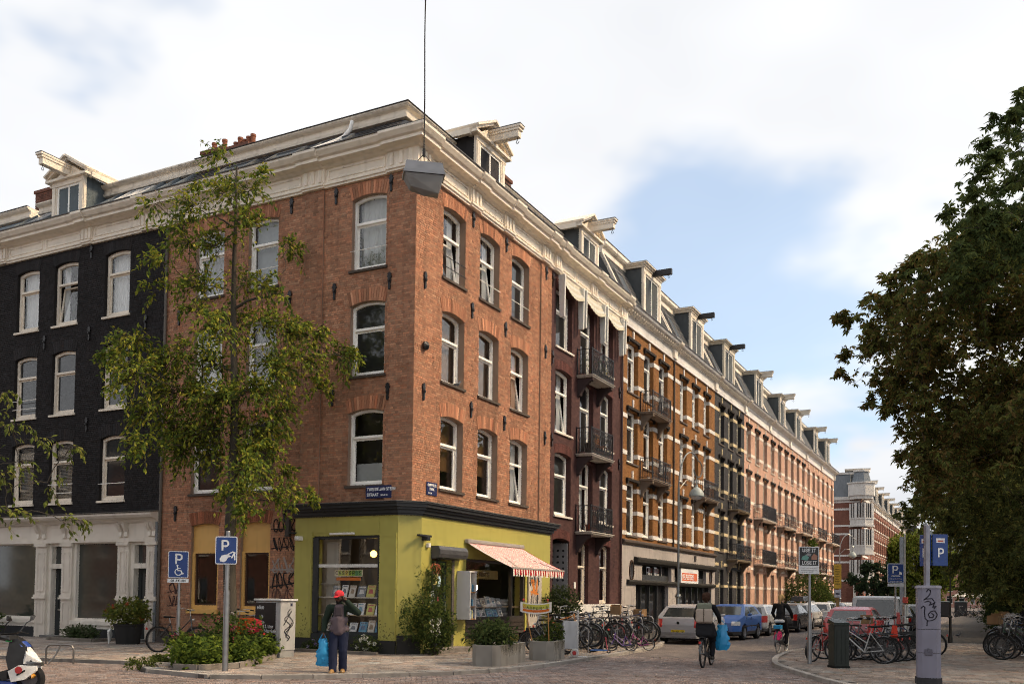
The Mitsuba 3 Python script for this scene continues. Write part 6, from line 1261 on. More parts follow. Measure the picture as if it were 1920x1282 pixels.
bush('tub_plant', 'dark leafy plant before the grey side door under the awning edge', (.75, 8.5, .75), .62, 1.25, [(.035, .05, .022), (.05, .07, .028), (.06, .075, .035)], 100, .13, 96)
tub('dark plant tub below the awning edge', .75, 8.5, .3, .7, (.03, .028, .027))
# greenery along the pink houses
bush('garden_shrub', 'large green garden bush before the pink houses, left of the poster sign', (1.6, 52., .1), 1.9, 3.4, [(.06, .085, .022), (.08, .105, .03), (.045, .065, .02)], 190, .22, 97)
bush('garden_shrub', 'yellow green bush before the pink houses, right of the poster sign', (1.2, 61., .1), .9, 3.0, [(.12, .13, .03), (.16, .15, .04), (.08, .10, .025)], 140, .24, 98)
bush('garden_shrub', 'climbing greenery on the pink house wall beside the poster sign', (.35, 60.5, 2.6), .55, 4.6, [(.10, .15, .025), (.07, .11, .02)], 110, .2, 99)
bush('weeds', 'weeds growing along the left kerb', (-3.2, -5.6, .05), .30, .16, [(.10, .12, .03), (.07, .09, .025)], 30, .09, 101, squash=.3, cat='weeds')
bush('weeds', 'weeds at the corner of the tree pit kerb', (-2.3, -6.85, .06), .35, .22, [(.10, .12, .03), (.07, .09, .025)], 22, .08, 102, cat='weeds')
# fallen leaves
m = MB(); rg = np.random.default_rng(103); n = 420; q = np.column_stack([rg.uniform(-8, 16, n), rg.uniform(-11, 10, n)]); z = np.where([PAVE_A.contains(Point(*p)) or PAVE_B.contains(Point(*p)) for p in q], PZ+.018, .018)
a = rg.uniform(0, 6.28, n); D = np.stack([np.cos(a), np.sin(a), a*0], 1); N = unit(np.array([0, 0, 1.])+rg.normal(size=(n, 3))*.15); N = unit(N-D*(N*D).sum(1, keepdims=True)); v, f = leaf_quads(np.column_stack([q, z]), D, N, rg.uniform(.04, .09, n), rg.uniform(.03, .06, n), .1)
m.raw(v, f, np.repeat(np.array([(.12, .09, .03), (.16, .12, .04), (.08, .05, .02), (.10, .10, .03)])[rg.integers(0, 4, n)], 5, 0)); put(m, 'fallen_leaves', None, 'mat_leaf', label='fallen leaves scattered over the paving', cat='leaves', kind='stuff')
ORD = ['first', 'second', 'third', 'fourth', 'fifth', 'sixth', 'seventh', 'eighth', 'ninth', 'tenth', 'eleventh', 'twelfth']
# ---------------------------------------------------------------- signs, lamps and other street furniture
STEEL, SIGNBLUE, SIGNW = (.30, .31, .32), (.012, .045, .19), (.68, .70, .72)
def facing(x, y, nx, ny, z=0.):
    """frame of an upright panel whose front looks along (nx, ny); s runs left to right for who reads it"""
    q = math.hypot(nx, ny); nx, ny = nx/q, ny/q; return Frame((x, y, z), (-ny, nx, 0), (nx, ny, 0))
def rsign(fr, parent, s0, s1, z0, z1, n=.0, r=.04, col=SIGNBLUE, edge=True):
    P = sbox(s0, z0, s1, z1).buffer(-r).buffer(r, quad_segs=4); m = MB(fr, (.33, .34, .35)); m.poly(P, n-.02, n-.002, 'sz'); put(m, 'back_plate', parent, 'mat_metal')
    m = MB(fr, SIGNW if edge else col, .1); m.poly(P, n-.002, n+.003, 'sz'); put(m, 'panel', parent, 'mat_satin')
    if edge: m = MB(fr, col, .1); m.poly(P.buffer(-.018), n+.003, n+.006, 'sz'); put(m, 'field', parent, 'mat_satin')
def pole(parent, x, y, z0, z1, r=.035, col=STEEL, thick=None, name='pole'):
    m = MB(WORLD, col, .5); p = [(x, y, z0), (x, y, z1)]; rr = [r, r]
    if thick: p = [(x, y, z0), (x, y, thick[0]), (x, y, thick[0]+.06), (x, y, z1)]; rr = [thick[1], thick[1], r, r]
    m.tube(p, rr, 10); m.lathe([(r*1.0, z1), (r*.8, z1+.015), (0, z1+.02)], 10, (x, y, 0)); put(m, name, parent, 'mat_metal', smooth=40)
S1 = thing('parking_sign', 'blue parking sign with wheelchair symbol and white plate below at the tree pit', 'traffic sign')
f = facing(-4.33, -4.04, .55, -.84); pole(S1, -4.34, -4.0, PZ, 2.72, .032, thick=(1.35, .045)); rsign(f, S1, -.25, .25, 2.06, 2.74, .05)
text(f, .0, 2.42, 'P', .25, .057, SIGNW, S1, anchor_='c', name='letter')
m = MB(f, SIGNW, .1) # wheelchair
wc = lambda t0, t1, r: [(.01+r*math.cos(t), 2.215+r*math.sin(t)) for t in np.linspace(t0, t1, 14)]
m.poly(LineString(wc(2.2, 6.1, .085)).buffer(.011), .056, .059, 'sz'); m.poly(Point(-.02, 2.375).buffer(.024), .056, .059, 'sz'); m.poly(LineString([(-.018, 2.345), (-.01, 2.25), (.07, 2.25), (.095, 2.165), (.13, 2.175)]).buffer(.013), .056, .059, 'sz'); m.poly(LineString([(-.013, 2.305), (.05, 2.305)]).buffer(.01), .056, .059, 'sz'); put(m, 'wheelchair_symbol', S1, 'mat_satin')
rsign(f, S1, -.26, .26, 1.94, 2.04, .05, .01, SIGNW, False); text(f, 0, 1.965, '08-FK-RH', .055, .055, (.02, .02, .02), S1, anchor_='c', sx=.95)
S2 = thing('parking_sign', 'blue parking sign with hand symbol on thick pole before the street tree', 'traffic sign')
f = facing(-.13, -6.66, .50, -.87); pole(S2, -.15, -6.63, PZ, 2.98, .045, thick=(1.72, .062)); rsign(f, S2, -.235, .215, 2.30, 2.88, .06)
text(f, -.04, 2.59, 'P', .21, .067, SIGNW, S2, anchor_='c', name='letter')
m = MB(f, SIGNW, .1); m.poly(Polygon([(-.13, 2.36), (-.14, 2.41), (-.10, 2.48), (-.02, 2.505), (.06, 2.49), (.10, 2.46), (.05, 2.45), (.02, 2.43), (.0, 2.38), (-.05, 2.345)]), .066, .069, 'sz'); m.poly(LineString([(.03, 2.51), (.13, 2.56), (.18, 2.54)]).buffer(.012), .066, .069, 'sz'); m.poly(LineString([(.11, 2.44), (.16, 2.54), (.17, 2.40)]).buffer(.014), .066, .069, 'sz'); put(m, 'hand_symbol', S2, 'mat_satin')
S3 = thing('parking_sign', 'blue parking sign with hand and lines, left of the parking meter', 'traffic sign')
f = facing(11.09, 13.3, .3, -.95); pole(S3, 11.08, 13.35, PZ, 2.95, .03); rsign(f, S3, -.27, .27, 2.30, 2.97, .05); text(f, -.03, 2.64, 'P', .25, .057, SIGNW, S3, anchor_='c', name='letter')
m = MB(f, SIGNW, .1); m.box(-.14, .14, .056, .059, 2.53, 2.56); m.box(-.2, .2, .056, .059, 2.44, 2.45); m.box(-.2, .2, .056, .059, 2.36, 2.37); m.poly(Polygon([(.10, 2.6), (.2, 2.58), (.19, 2.66), (.12, 2.7)]), .056, .059, 'sz'); put(m, 'hand_symbol', S3, 'mat_satin')
rsign(f, S3, -.27, .27, 2.18, 2.28, .05, .01, (.5, .52, .56), False)
S4 = thing('poster_sign', 'black poster sign reading USE IT LOSE IT on a grey pole beside the round kerb', 'sign'); f = facing(9.9, 3.28, .5, -.87)
pole(S4, 9.92, 3.34, PZ, 2.9, .035, thick=(1.2, .055)); rsign(f, S4, -.265, .255, 2.36, 3.05, .05, .015, (.62, .63, .64), False)
m = MB(f, (.010, .012, .014), .1); m.box(-.245, .235, .054, .057, 2.57, 3.03); put(m, 'poster', S4, 'mat_satin')
text(f, -.005, 2.915, 'USE IT', .085, .058, (.7, .7, .7), S4, anchor_='c', sx=.92); text(f, .0, 2.60, 'LOSE IT', .085, .058, (.7, .7, .7), S4, anchor_='c', sx=.85)
for P, c in ((Polygon([(-.2, 2.72), (-.05, 2.70), (.0, 2.78), (-.08, 2.84), (-.18, 2.80)]), (.10, .26, .22)), (Polygon([(.05, 2.72), (.2, 2.72), (.21, 2.82), (.12, 2.88), (.06, 2.80)]), (.30, .14, .09)), (Polygon([(-.1, 2.84), (.02, 2.80), (.06, 2.86), (-.03, 2.89)]), (.22, .22, .23))): m = MB(f, c, .1); m.poly(P, .057, .060, 'sz'); put(m, 'poster_shape', S4, 'mat_satin')
for z in (2.51, 2.46, 2.44, 2.40): m = MB(f, (.2, .2, .2)); m.box(-.22, .2 if z > 2.45 else .12, .055, .056, z-.004, z+.004); put(m, 'fine_print_line', S4)
S5 = thing('notice_sign', 'yellow temporary notice board on a wooden post above the parked red car', 'sign'); f = facing(8.43, 18.65, .2, -.98)
m = MB(WORLD, (.30, .19, .08)); m.box(8.38, 8.48, 18.65, 18.75, .0, 2.9); put(m, 'post', S5); m = MB(f, (.50, .30, .02), .2); m.cbox(-.14, .15, .02, .05, 2.15, 3.14, .006); put(m, 'panel', S5, 'mat_satin')
for i in range(8): m = MB(f, (.16, .10, .02)); m.box(-.1, .05+.012*((i*7) % 5), .05, .053, 3.02-i*.1, 3.055-i*.1); put(m, 'fine_print_line', S5)
m = MB(f, (.42, .42, .46)); m.cbox(-.12, .14, .02, .05, 1.78, 2.1, .006); m.poly(Polygon([(-.07, 1.9), (.09, 1.9), (.09, 1.96), (-.07, 1.98)]), .05, .053, 'sz', (.03, .03, .05)); put(m, 'small_panel', S5, 'mat_satin')
S6 = thing('banner_pole', 'slim pale pole with a narrow grey blue street banner near the parking meter', 'pole'); pole(S6, 11.30, 14.5, PZ, 4.05, .035, (.5, .52, .5), thick=(1.55, .11))
m = MB(WORLD, (.30, .34, .38)); m.box(11.13, 11.26, 14.45, 14.5, 1.2, 3.95); put(m, 'banner', S6, 'mat_cloth'); m = MB(WORLD, (.5, .10, .08)); m.tube([(11.30, 14.5, 1.62), (11.30, 14.5, 1.82)], .10, 10); put(m, 'red_band', S6)
# parking meter pillar with blue sign
PM = thing('parking_meter', 'tall violet grey parking meter pillar with graffiti and a blue P sign on top', 'parking meter'); f = facing(12.92, -1.0, .16, -.987); MG = (.165, .165, .215)
P = Polygon([(-.21, -.17), (-.13, -.22), (.13, -.22), (.21, -.17), (.21, .17), (.13, .22), (-.13, .22), (-.21, .17)]) 
for z0, z1, nm in ((.22, .70, 'lower_cabinet'), (.712, 1.16, 'middle_cabinet'), (1.172, 1.97, 'upper_cabinet')): m = MB(f, MG, .5); m.poly(P, z0, z1, 'sn'); put(m, nm, PM, 'mat_paint')
m = MB(f, (.07, .07, .085)); m.poly(P.buffer(-.012), .2, 1.98, 'sn'); put(m, 'core', PM); m = MB(f, (.03, .03, .033)); m.poly(P.buffer(.02), PZ, .22, 'sn'); put(m, 'plinth', PM)
m = MB(f, (.27, .27, .32)); m.poly(P.buffer(.02), 1.972, 2.01, 'sn'); m.poly(P.buffer(.0), 2.01, 2.025, 'sn'); put(m, 'cap', PM, 'mat_paint')
m = MB(f, (.10, .10, .13)); m.cbox(-.09, .05, .22, .245, .66, .78, .008); m.cbox(-.04, .0, .245, .26, .72, .80, .006); put(m, 'lock', PM, 'mat_metal')
pole(PM, 12.90, -1.02, 2.0, 3.22, .062, (.24, .24, .28))
gl = [[(-.05, 1.90), (-.02, 1.95), (.02, 1.93), (.015, 1.86), (-.03, 1.80), (-.1, 1.74), (-.06, 1.76), (.05, 1.77), (.08, 1.72)], [(-.08, 1.70), (-.02, 1.72), (.03, 1.69), (.0, 1.64), (.05, 1.66), (.10, 1.70), (.06, 1.60), (.12, 1.62), (.08, 1.57)],
      [(-.15, 1.58), (-.11, 1.62), (-.08, 1.60), (-.09, 1.50), (-.08, 1.38), (-.03, 1.33), (.04, 1.34), (.11, 1.38), (.14, 1.46), (.10, 1.53), (.03, 1.52), (-.02, 1.46), (.0, 1.40), (.06, 1.40), (.08, 1.45), (.04, 1.48)], [(-.04, 1.33), (-.045, 1.24)]]
strokes(f, gl, .010, .221, (.012, .012, .02), PM)
for nx, ny, s0, s1, t in ((.55, -.83, .02, .34, 'P'), (-.75, -.66, -.34, -.02, 'P')):
    g = facing(12.98, -.90, nx, ny); m = MB(g, SIGNBLUE, .1); m.cbox(s0, s1, -.015, .015, 2.42, 3.05, .008); put(m, 'sign_panel', PM, 'mat_satin'); text(g, (s0+s1)/2, 2.60, t, .17, .017, SIGNW, PM, anchor_='c', name='letter')
    m = MB(g, (.6, .6, .62)); m.box(s0+.07, s1-.07, .015, .018, 2.88, 2.97); m.box(s0+.10, s1-.10, .018, .02, 2.90, 2.93, (.4, .08, .05)); put(m, 'card_symbol', PM, 'mat_satin')
BN = thing('litter_bin', 'dark green litter bin between the poster sign and the parked bicycles', 'bin'); f = facing(10.75, 2.42, .5, -.87); DG = (.010, .016, .013)
m = MB(f, DG, .3); m.poly(sbox(-.155, -.17, .155, .17).buffer(.03, quad_segs=3), .14, 1.12, 'sn'); put(m, 'body', BN, 'mat_paint', smooth=35)
for s in (-.11, 0, .11): m = MB(f, DG); m.box(s-.012, s+.012, .20, .21, .2, 1.02); put(m, 'rib', BN, 'mat_paint')
m = MB(f, DG, .3); m.hexa([(-.20, -.22, 1.15), (.20, -.22, 1.15), (.20, .24, 1.11), (-.20, .24, 1.11), (-.18, -.20, 1.25), (.18, -.20, 1.25), (.18, .20, 1.17), (-.18, .20, 1.17)]); put(m, 'lid', BN, 'mat_paint'); m = MB(f, (.005, .006, .005)); m.box(-.2, .2, -.2, .2, .08, .14); m.box(-.16, .16, -.15, .15, 1.12, 1.17); put(m, 'base', BN)
# utility cabinet with poster side
UC = thing('utility_cabinet', 'grey utility cabinet with black poster side and graffiti beside the green shop', 'cabinet'); f = Frame((-2.75, -2.95, 0), (1, 0, 0), (0, -1, 0)); UG = (.34, .34, .34)
m = MB(f, UG, .6); m.cbox(0, .84, -.58, 0, .25, 1.50, .015); put(m, 'box', UC, 'mat_paint'); m = MB(f, (.46, .46, .46), .5); m.cbox(-.04, .88, -.62, .04, 1.50, 1.56, .015); put(m, 'roof', UC, 'mat_paint'); m = MB(f, (.26, .26, .255), .6); m.box(.02, .82, -.56, -.02, PZ, .25); put(m, 'plinth', UC)
m = MB(f, (.012, .010, .012), .2); m.box(.01, .68, .0, .012, .30, 1.46); put(m, 'poster', UC, 'mat_satin')
for z, t, s, h in ((1.30, 'elke', .06, .09), (1.08, "'s", .2, .07), (.93, 'In', .22, .07), (.82, '11 Uur', .26, .08), (.70, 'Muziek', .3, .09)): text(f, s, z, t, h, .013, (.5, .5, .5), UC)
ge = Frame((-1.91, -2.95, 0), (0, 1, 0), (1, 0, 0)); rg = np.random.default_rng(31)
strokes(ge, [[(.30-.12*math.sin(q*9)+.1*q, .55+.75*q) for q in np.linspace(0, 1, 40)], [(.25+.1*math.sin(q*14), .5+.7*q) for q in np.linspace(0, 1, 40)], [(.2, .6), (.42, .95)], [(.12, .9), (.40, 1.25)]], .013, .004, (.015, .015, .02), UC)
m = MB(ge, (.02, .025, .06)); m.box(.36, .44, .003, .006, 1.38, 1.45); put(m, 'sticker', UC, 'mat_satin')
# street lamps with swan necks
def street_lamp(label, x, y, H, dx, dy, s=1., group=None, col=(.20, .215, .22), thick=True):
    K = thing('street_lamp', label, 'street lamp', group); d = np.array([dx, dy, 0.]); d /= np.linalg.norm(d); b = np.array([x, y, 0.])
    m = MB(WORLD, col, .5); hz = H-1.5*s; m.tube([b+[0, 0, PZ], b+[0, 0, 1.7*s], b+[0, 0, 1.75*s], b+[0, 0, hz]], [.085*s, .085*s, .05*s, .045*s], 10); m.lathe([(.14*s, PZ), (.14*s, .5*s), (.10*s, .6*s)], 12, b); m.lathe([(.1*s, 1.68*s), (.13*s, 1.75*s), (.1*s, 1.84*s)], 12, b); put(m, 'post', K, 'mat_metal', smooth=40)
    m = MB(WORLD, col, .5); c = .80*s
    arc = [b+[0, 0, hz]]+[b+d*(c-c*math.cos(t))+np.array([0, 0, hz+1.5*s*math.sin(t)]) for t in np.linspace(.1, 2.2, 14)]
    e = arc[-1]; ring = [e+d*(.28*s*(math.sin(t)))*1.0+np.array([0, 0, -.34*s*(1-math.cos(t))]) for t in np.linspace(.3, 4.6, 16)]
    m.tube(arc+ring, .028*s, 7); m.tube([b+[0, 0, hz-.1*s], b+d*.5*s+[0, 0, hz+.35*s], b+d*.85*s+[0, 0, hz+.32*s], b+d*1.12*s+[0, 0, hz+.12*s]], .014*s, 5); put(m, 'swan_neck', K, 'mat_metal', smooth=50)
    L = b+d*1.18*s+np.array([0, 0, hz-.10*s]); lp = key('lantern', K)
    m = MB(WORLD, (.30, .34, .33), .4); m.lathe([(.05*s, .33*s), (.06*s, .22*s), (.12*s, .19*s), (.22*s, .10*s), (.29*s, -.03*s), (.31*s, -.15*s), (.29*s, -.18*s)], 20, L); m.tube([L+[0, 0, .3*s], L+d*.0+[0, 0, .6*s]], .02*s, 6); put(m, 'hood', lp, 'mat_paint', smooth=40)
    m = MB(WORLD, (.55, .56, .55), .2); m.lathe([(.25*s, -.16*s), (.21*s, -.24*s), (.11*s, -.29*s), (0, -.31*s)], 16, L); put(m, 'globe', lp, 'mat_satin', smooth=60); return K
street_lamp('tall swan neck street lamp before the grey shop front', 2.9, 14.9, 7.6, .35, .94, 1.)
street_lamp('street lamp far down before the white bay tower', 3.1, 57.6, 6.9, .75, .66, 1., col=(.35, .36, .36))
street_lamp('dark street lamp with grey dome under the chestnut at the right', 12.6, 18.5, 5.2, -.89, -.45, .62, col=(.05, .045, .04))
# lamp hanging over the crossing
HL_ = thing('hanging_lamp', 'grey box lamp hanging on a cable above the crossing', 'street lamp'); f = turned(6.5, -9.6, 38, 0)
m = MB(f, (.20, .20, .21), .6)
m.mf(m3.Manifold.hull_points(np.array([(sx*.30, sy*.15, 8.02) for sx in (-1, 1) for sy in (-1, 1)]+[(sx*.27, sy*.13, 8.17) for sx in (-1, 1) for sy in (-1, 1)]))); m.box(-.31, .31, -.16, .16, 7.985, 8.02); put(m, 'housing', HL_, 'mat_metal')
m = MB(f, (.16, .155, .15), .6); q = [(s, n, z) for s, n, z in ((-.29, -.14, 7.98), (.29, -.14, 7.98), (.29, .14, 7.98), (-.29, .14, 7.98), (-.20, -.09, 7.80), (.22, -.09, 7.72), (.22, .09, 7.72), (-.20, .09, 7.80), (.0, 0, 7.70))]; m.mf(m3.Manifold.hull_points(np.array(q))); put(m, 'diffuser', HL_, 'mat_satin')
m = MB(WORLD, (.03, .03, .032)); m.tube([(6.5, -9.6, 8.33), (6.51, -9.62, 9.2), (6.5, -9.63, 10.1), (6.5, -9.6, 14.2)], .010, 5); m.tube([(6.38, -9.68, 8.17), (6.5, -9.6, 8.34), (6.62, -9.5, 8.17)], .008, 4); m.tube([(6.5, -9.6, 8.3), (6.5, -9.6, 8.42)], .022, 6); m.tube([(-2, -12, 14.6), (6.5, -9.6, 14.2), (15, -7.2, 14.6)], .008, 4); put(m, 'cable', HL_)
# banner on two sticks in the second planter
BA = thing('banner_sign', "small lettered CASPER'S banner on two leaning sticks in the second planter", 'sign'); f = facing(3.66, .32, .42, -.9)
m = MB(f, (.35, .16, .05)); m.tube([(-.08, .0, .5), (-.32, .02, 1.58)], .012, 5); m.tube([(.34, 0, .5), (.30, .02, 1.62)], .014, 5); put(m, 'stick', BA)
n = 14; s = np.linspace(-.4, .40, n); zz = 1.42+.10*((s/.4)**2-.6)*.6; m = MB(f, dirt=.1)
for lo, hi, c, dn in ((-.13, .13, (.60, .56, .50), .03), (-.01, .10, (.40, .38, .06), .035), (-.09, -.03, (.50, .12, .02), .035)):
    k = slice(0, n) if dn < .033 else slice(1, n-1); v = np.concatenate([np.stack([s[k], s[k]*0+dn, zz[k]+lo], 1), np.stack([s[k], s[k]*0+dn, zz[k]+hi], 1)]); q = len(s[k]); i = np.arange(q-1); m.raw(v, np.stack([i, i+1, i+q+1, i+q], 1), c)
put(m, 'cloth', BA, 'mat_cloth')
for i, ch in enumerate("CASPER'S"): text(f, -.33+.083*i, 1.40+.06*((abs(-.33+.083*i)/.4)**2-.6), ch, .07, .037, (.05, .06, .02) if i else (.5, .05, .05), BA, name='letter')
for q in (-.32, .30): m = MB(f, (.5, .06, .05)); m.tm(trimesh.creation.icosphere(1, .028), col=(.5, .06, .05)); m.v[-1] += np.array([q, .02, 1.62]); put(m, 'knob', BA)
# bench, book cabinet, books
BE = thing('bench', 'dark wooden bench under the awning along the shop window', 'bench')
for n in (.22, .34, .46): m = MB(RIGHT, (.04, .034, .03)); m.cbox(3.0, 6.5, n, n+.10, .52, .56, .006); put(m, 'seat_slat', BE)
for s in (3.3, 4.8, 6.2): m = MB(RIGHT, (.03, .028, .026)); m.box(s-.04, s+.04, .22, .56, PZ, .52); put(m, 'leg', BE)
BC = thing('book_cabinet', 'narrow white wall cabinet of books by the shop door', 'cabinet'); WC = (.55, .54, .53)
m = MB(RIGHT, WC, .2); m.box(2.32, 2.36, .11, .56, 1.0, 2.40); m.box(2.76, 2.80, .11, .50, 1.0, 2.40); m.box(2.32, 2.80, .11, .13, 1.0, 2.4); m.box(2.32, 2.80, .11, .52, 2.38, 2.42); put(m, 'carcass', BC, 'mat_paint')
for z in (1.0, 1.36, 1.78): m = MB(RIGHT, (.30, .15, .06)); m.box(2.36, 2.76, .13, .50, z, z+.03); put(m, 'shelf', BC)
BOOKC = [(.55, .52, .46), (.05, .18, .32), (.30, .05, .04), (.60, .55, .30), (.10, .12, .13), (.10, .35, .50), (.50, .25, .05), (.45, .45, .45), (.03, .05, .12)]
rg = np.random.default_rng(41); nb = 0
for z, h in ((1.03, .26), (1.39, .26), (1.81, .24)):
    s = 2.38; i = 0
    while s < 2.70:
        w = rg.uniform(.03, .06); K = thing('book', f'{ORD[i]} upright book on the {("bottom", "middle", "upper")[int((z-1)/.36+.1)]} shelf of the white wall cabinet', 'book'); hh = h*rg.uniform(.75, 1); m = MB(RIGHT, BOOKC[int(rg.integers(0, 9))], .2); m.box(s, s+w, .2, .46, z, z+hh); put(m, 'cover', K, 'mat_satin'); m = MB(RIGHT, (.6, .58, .5)); m.box(s+.004, s+w-.004, .21, .455, z+hh, z+hh+.002); put(m, 'pages', K); s += w+.004; i += 1
def facing_book(fr, s, n, z, w, h, col, art, label, group, lean=.10):
    K = thing('book', label, 'book', group); m = MB(fr, col, .1); m.hexa([(s, n, z), (s+w, n, z), (s+w, n+.02, z), (s, n+.02, z), (s, n-lean, z+h), (s+w, n-lean, z+h), (s+w, n-lean+.02, z+h), (s, n-lean+.02, z+h)]); put(m, 'cover', K, 'mat_satin')
    m = MB(fr, art, .1); a, b = .3, .7; y = lambda t: n+.0215-lean*t
    m.raw([(s+w*.18, y(a), z+h*a), (s+w*.8, y(a), z+h*a), (s+w*.7, y(b), z+h*b), (s+w*.3, y(b*.9), z+h*b*.9)], [[0, 1, 2, 3]]); m.raw([(s+w*.12, y(.84), z+h*.84), (s+w*.88, y(.84), z+h*.84), (s+w*.88, y(.92), z+h*.92), (s+w*.12, y(.92), z+h*.92)], [[0, 1, 2, 3]]); put(m, 'cover_picture', K, 'mat_satin')
COV = [((.08, .22, .34), (.03, .08, .15)), ((.60, .60, .60), (.06, .07, .08)), ((.58, .57, .55), (.15, .16, .18)), ((.02, .03, .06), (.10, .12, .16)), ((.20, .45, .60), (.05, .15, .35)), ((.55, .56, .58), (.12, .25, .35)), ((.45, .40, .10), (.40, .08, .06)), ((.50, .46, .40), (.25, .18, .12)), ((.12, .14, .17), (.5, .5, .5))]
for z, lab, grp in ((.62, 'book from the right, lowest shelf, left shop window', 'books on the lowest left window shelf'), (1.12, 'book from the right, middle shelf, left shop window', 'books on the middle left window shelf'), (1.62, 'book from the right, top shelf, left shop window', 'books on the top left window shelf')):
    s = 1.0; i = 0
    while s < 2.65 if z > .7 else s < 3.0:
        w = rg.uniform(.20, .29); c = COV[int(rg.integers(0, 9))]; facing_book(LEFT, s, -.16, z, w, rg.uniform(.27, .36), c[0], c[1], f'{ORD[i]} {lab}', None); s += w+rg.uniform(.03, .09); i += 1
for z, lab, grp in ((.98, 'book from the left, low in the shop window under the awning', 'books low in the right shop window'), (1.35, 'book from the left, upper shelf in the window under the awning', 'books on the upper right window shelf')):
    s = 3.05; i = 0
    while s < 5.7: w = rg.uniform(.24, .34); c = COV[int(rg.integers(0, 9))]; facing_book(RIGHT, s, -.18, z, w, rg.uniform(.26, .33), c[0], c[1], f'{ORD[i]} {lab}', None); s += w+rg.uniform(.03, .07); i += 1
# bicycle loop on the left, steel racks, parasols, bins far off
BL = thing('bicycle_stand', 'low steel bicycle hoop on the road edge behind the scooter', 'bicycle stand'); f = turned(-5.2, -6.72, 27)
m = MB(f, (.20, .19, .18)); m.tube([(-.32, 0, 0), (-.32, 0, .36), (-.27, 0, .43), (-.2, 0, .45), (.2, 0, .45), (.27, 0, .43), (.32, 0, .36), (.32, 0, 0)], .022, 7); m.tube([(.02, 0, .45), (-.08, -.05, .2), (-.2, -.12, 0.02)], .02, 6); put(m, 'hoop', BL, 'mat_metal', smooth=40)
for i in range(6):
    K = thing('bicycle_rack', ['steel hoop rack at the near end of the bicycle row', 'steel hoop rack, second of the bicycle row', 'steel hoop rack, third of the bicycle row', 'steel hoop rack, fourth of the bicycle row', 'steel hoop rack, fifth of the bicycle row', 'steel hoop rack at the far end of the bicycle row'][i], 'bicycle rack')
    y = 3.6+i*1.15; m = MB(WORLD, (.30, .30, .31)); m.tube([(3.05, y, PZ), (3.05, y, .95), (3.1, y, 1.03), (3.2, y, 1.06), (3.6, y, 1.06), (3.7, y, 1.03), (3.75, y, .95), (3.75, y, PZ)], .024, 7); put(m, 'hoop', K, 'mat_metal', smooth=40)
for i, (x, y, lab) in enumerate(((10.4, 128., 'left white parasol far down the street'), (12.6, 130., 'right white parasol far down the street'))):
    K = thing('parasol', lab, 'parasol'); m = MB(WORLD, (.62, .60, .56)); m.lathe([(0, 3.1), (1.7, 2.25), (1.68, 2.1)], 8, (x, y, 0)); put(m, 'canopy', K, 'mat_cloth'); m = MB(WORLD, (.2, .2, .2)); m.tube([(x, y, 0), (x, y, 3.1)], .04, 6); put(m, 'pole', K)
for i, (x, y, w, c, lab) in enumerate(((9.6, 84., 1.1, (.02, .02, .022), 'black waste container far off right of the parking meter'), (11.1, 86., 1.2, (.022, .022, .024), 'second black waste container far off beside the first'), (8.6, 83., .6, (.10, .11, .14), 'grey pillar far off beside the black waste containers'))):
    K = thing('waste_container', lab, 'waste container'); m = MB(WORLD, c, .3); m.cbox(x-w/2, x+w/2, y, y+.9, 0, 1.5, .05); put(m, 'body', K, 'mat_paint'); m = MB(WORLD, (.2, .25, .25)); m.cbox(x-w/2-.04, x+w/2+.04, y-.04, y+.94, 1.5, 1.6, .03); put(m, 'lid', K, 'mat_paint')
def bird(label, x, y, z, ang, col=(.11, .115, .13)):
    K = thing('pigeon', label, 'pigeon'); f = turned(x, y, ang, z); S = m3.Manifold.sphere
    def ball(p, r, sc=(1, 1, 1)): return S(1., 14).scale([r*q for q in sc]).translate(p)
    b = m3.Manifold.batch_hull([ball((0, 0, .12), .055, (1.2, .9, .9)), ball((-.09, 0, .10), .03)])+m3.Manifold.batch_hull([ball((.04, 0, .14), .035), ball((.09, 0, .20), .024)])+m3.Manifold.batch_hull([ball((-.08, 0, .10), .02), ball((-.19, 0, .08), .014, (1, 2, .5))])+ball((.095, 0, .215), .026)+m3.Manifold.batch_hull([ball((.11, 0, .212), .01), ball((.14, 0, .205), .004)])
    for s in (-.02, .02): b = b+m3.Manifold.batch_hull([ball((0, s, .09), .007), ball((.005, s, .004), .006)])+m3.Manifold.batch_hull([ball((.0, s, .004), .005), ball((.035, s, .004), .004)])
    m = MB(f, col, .6); m.mf(b); put(m, 'body', K, 'mat_cloth', smooth=60)
    m = MB(f, np.array(col)*.55); m.mf(m3.Manifold.batch_hull([ball((.02, .048, .13), .02, (1, .4, 1)), ball((-.12, .03, .10), .012, (1, .4, 1))])+m3.Manifold.batch_hull([ball((.02, -.048, .13), .02, (1, .4, 1)), ball((-.12, -.03, .10), .012, (1, .4, 1))])); put(m, 'wing', K, 'mat_cloth', smooth=60)
bird('pigeon sitting on a brick house window sill above the corner', .04, 2.3, 7.80, 60); bird('pigeon on the pavement right of the parking meter, nearer one', 11.9, 24.5, PZ, 200, (.3, .3, .31)); bird('pigeon on the pavement right of the parking meter, farther right', 12.7, 24.6, PZ, 20)
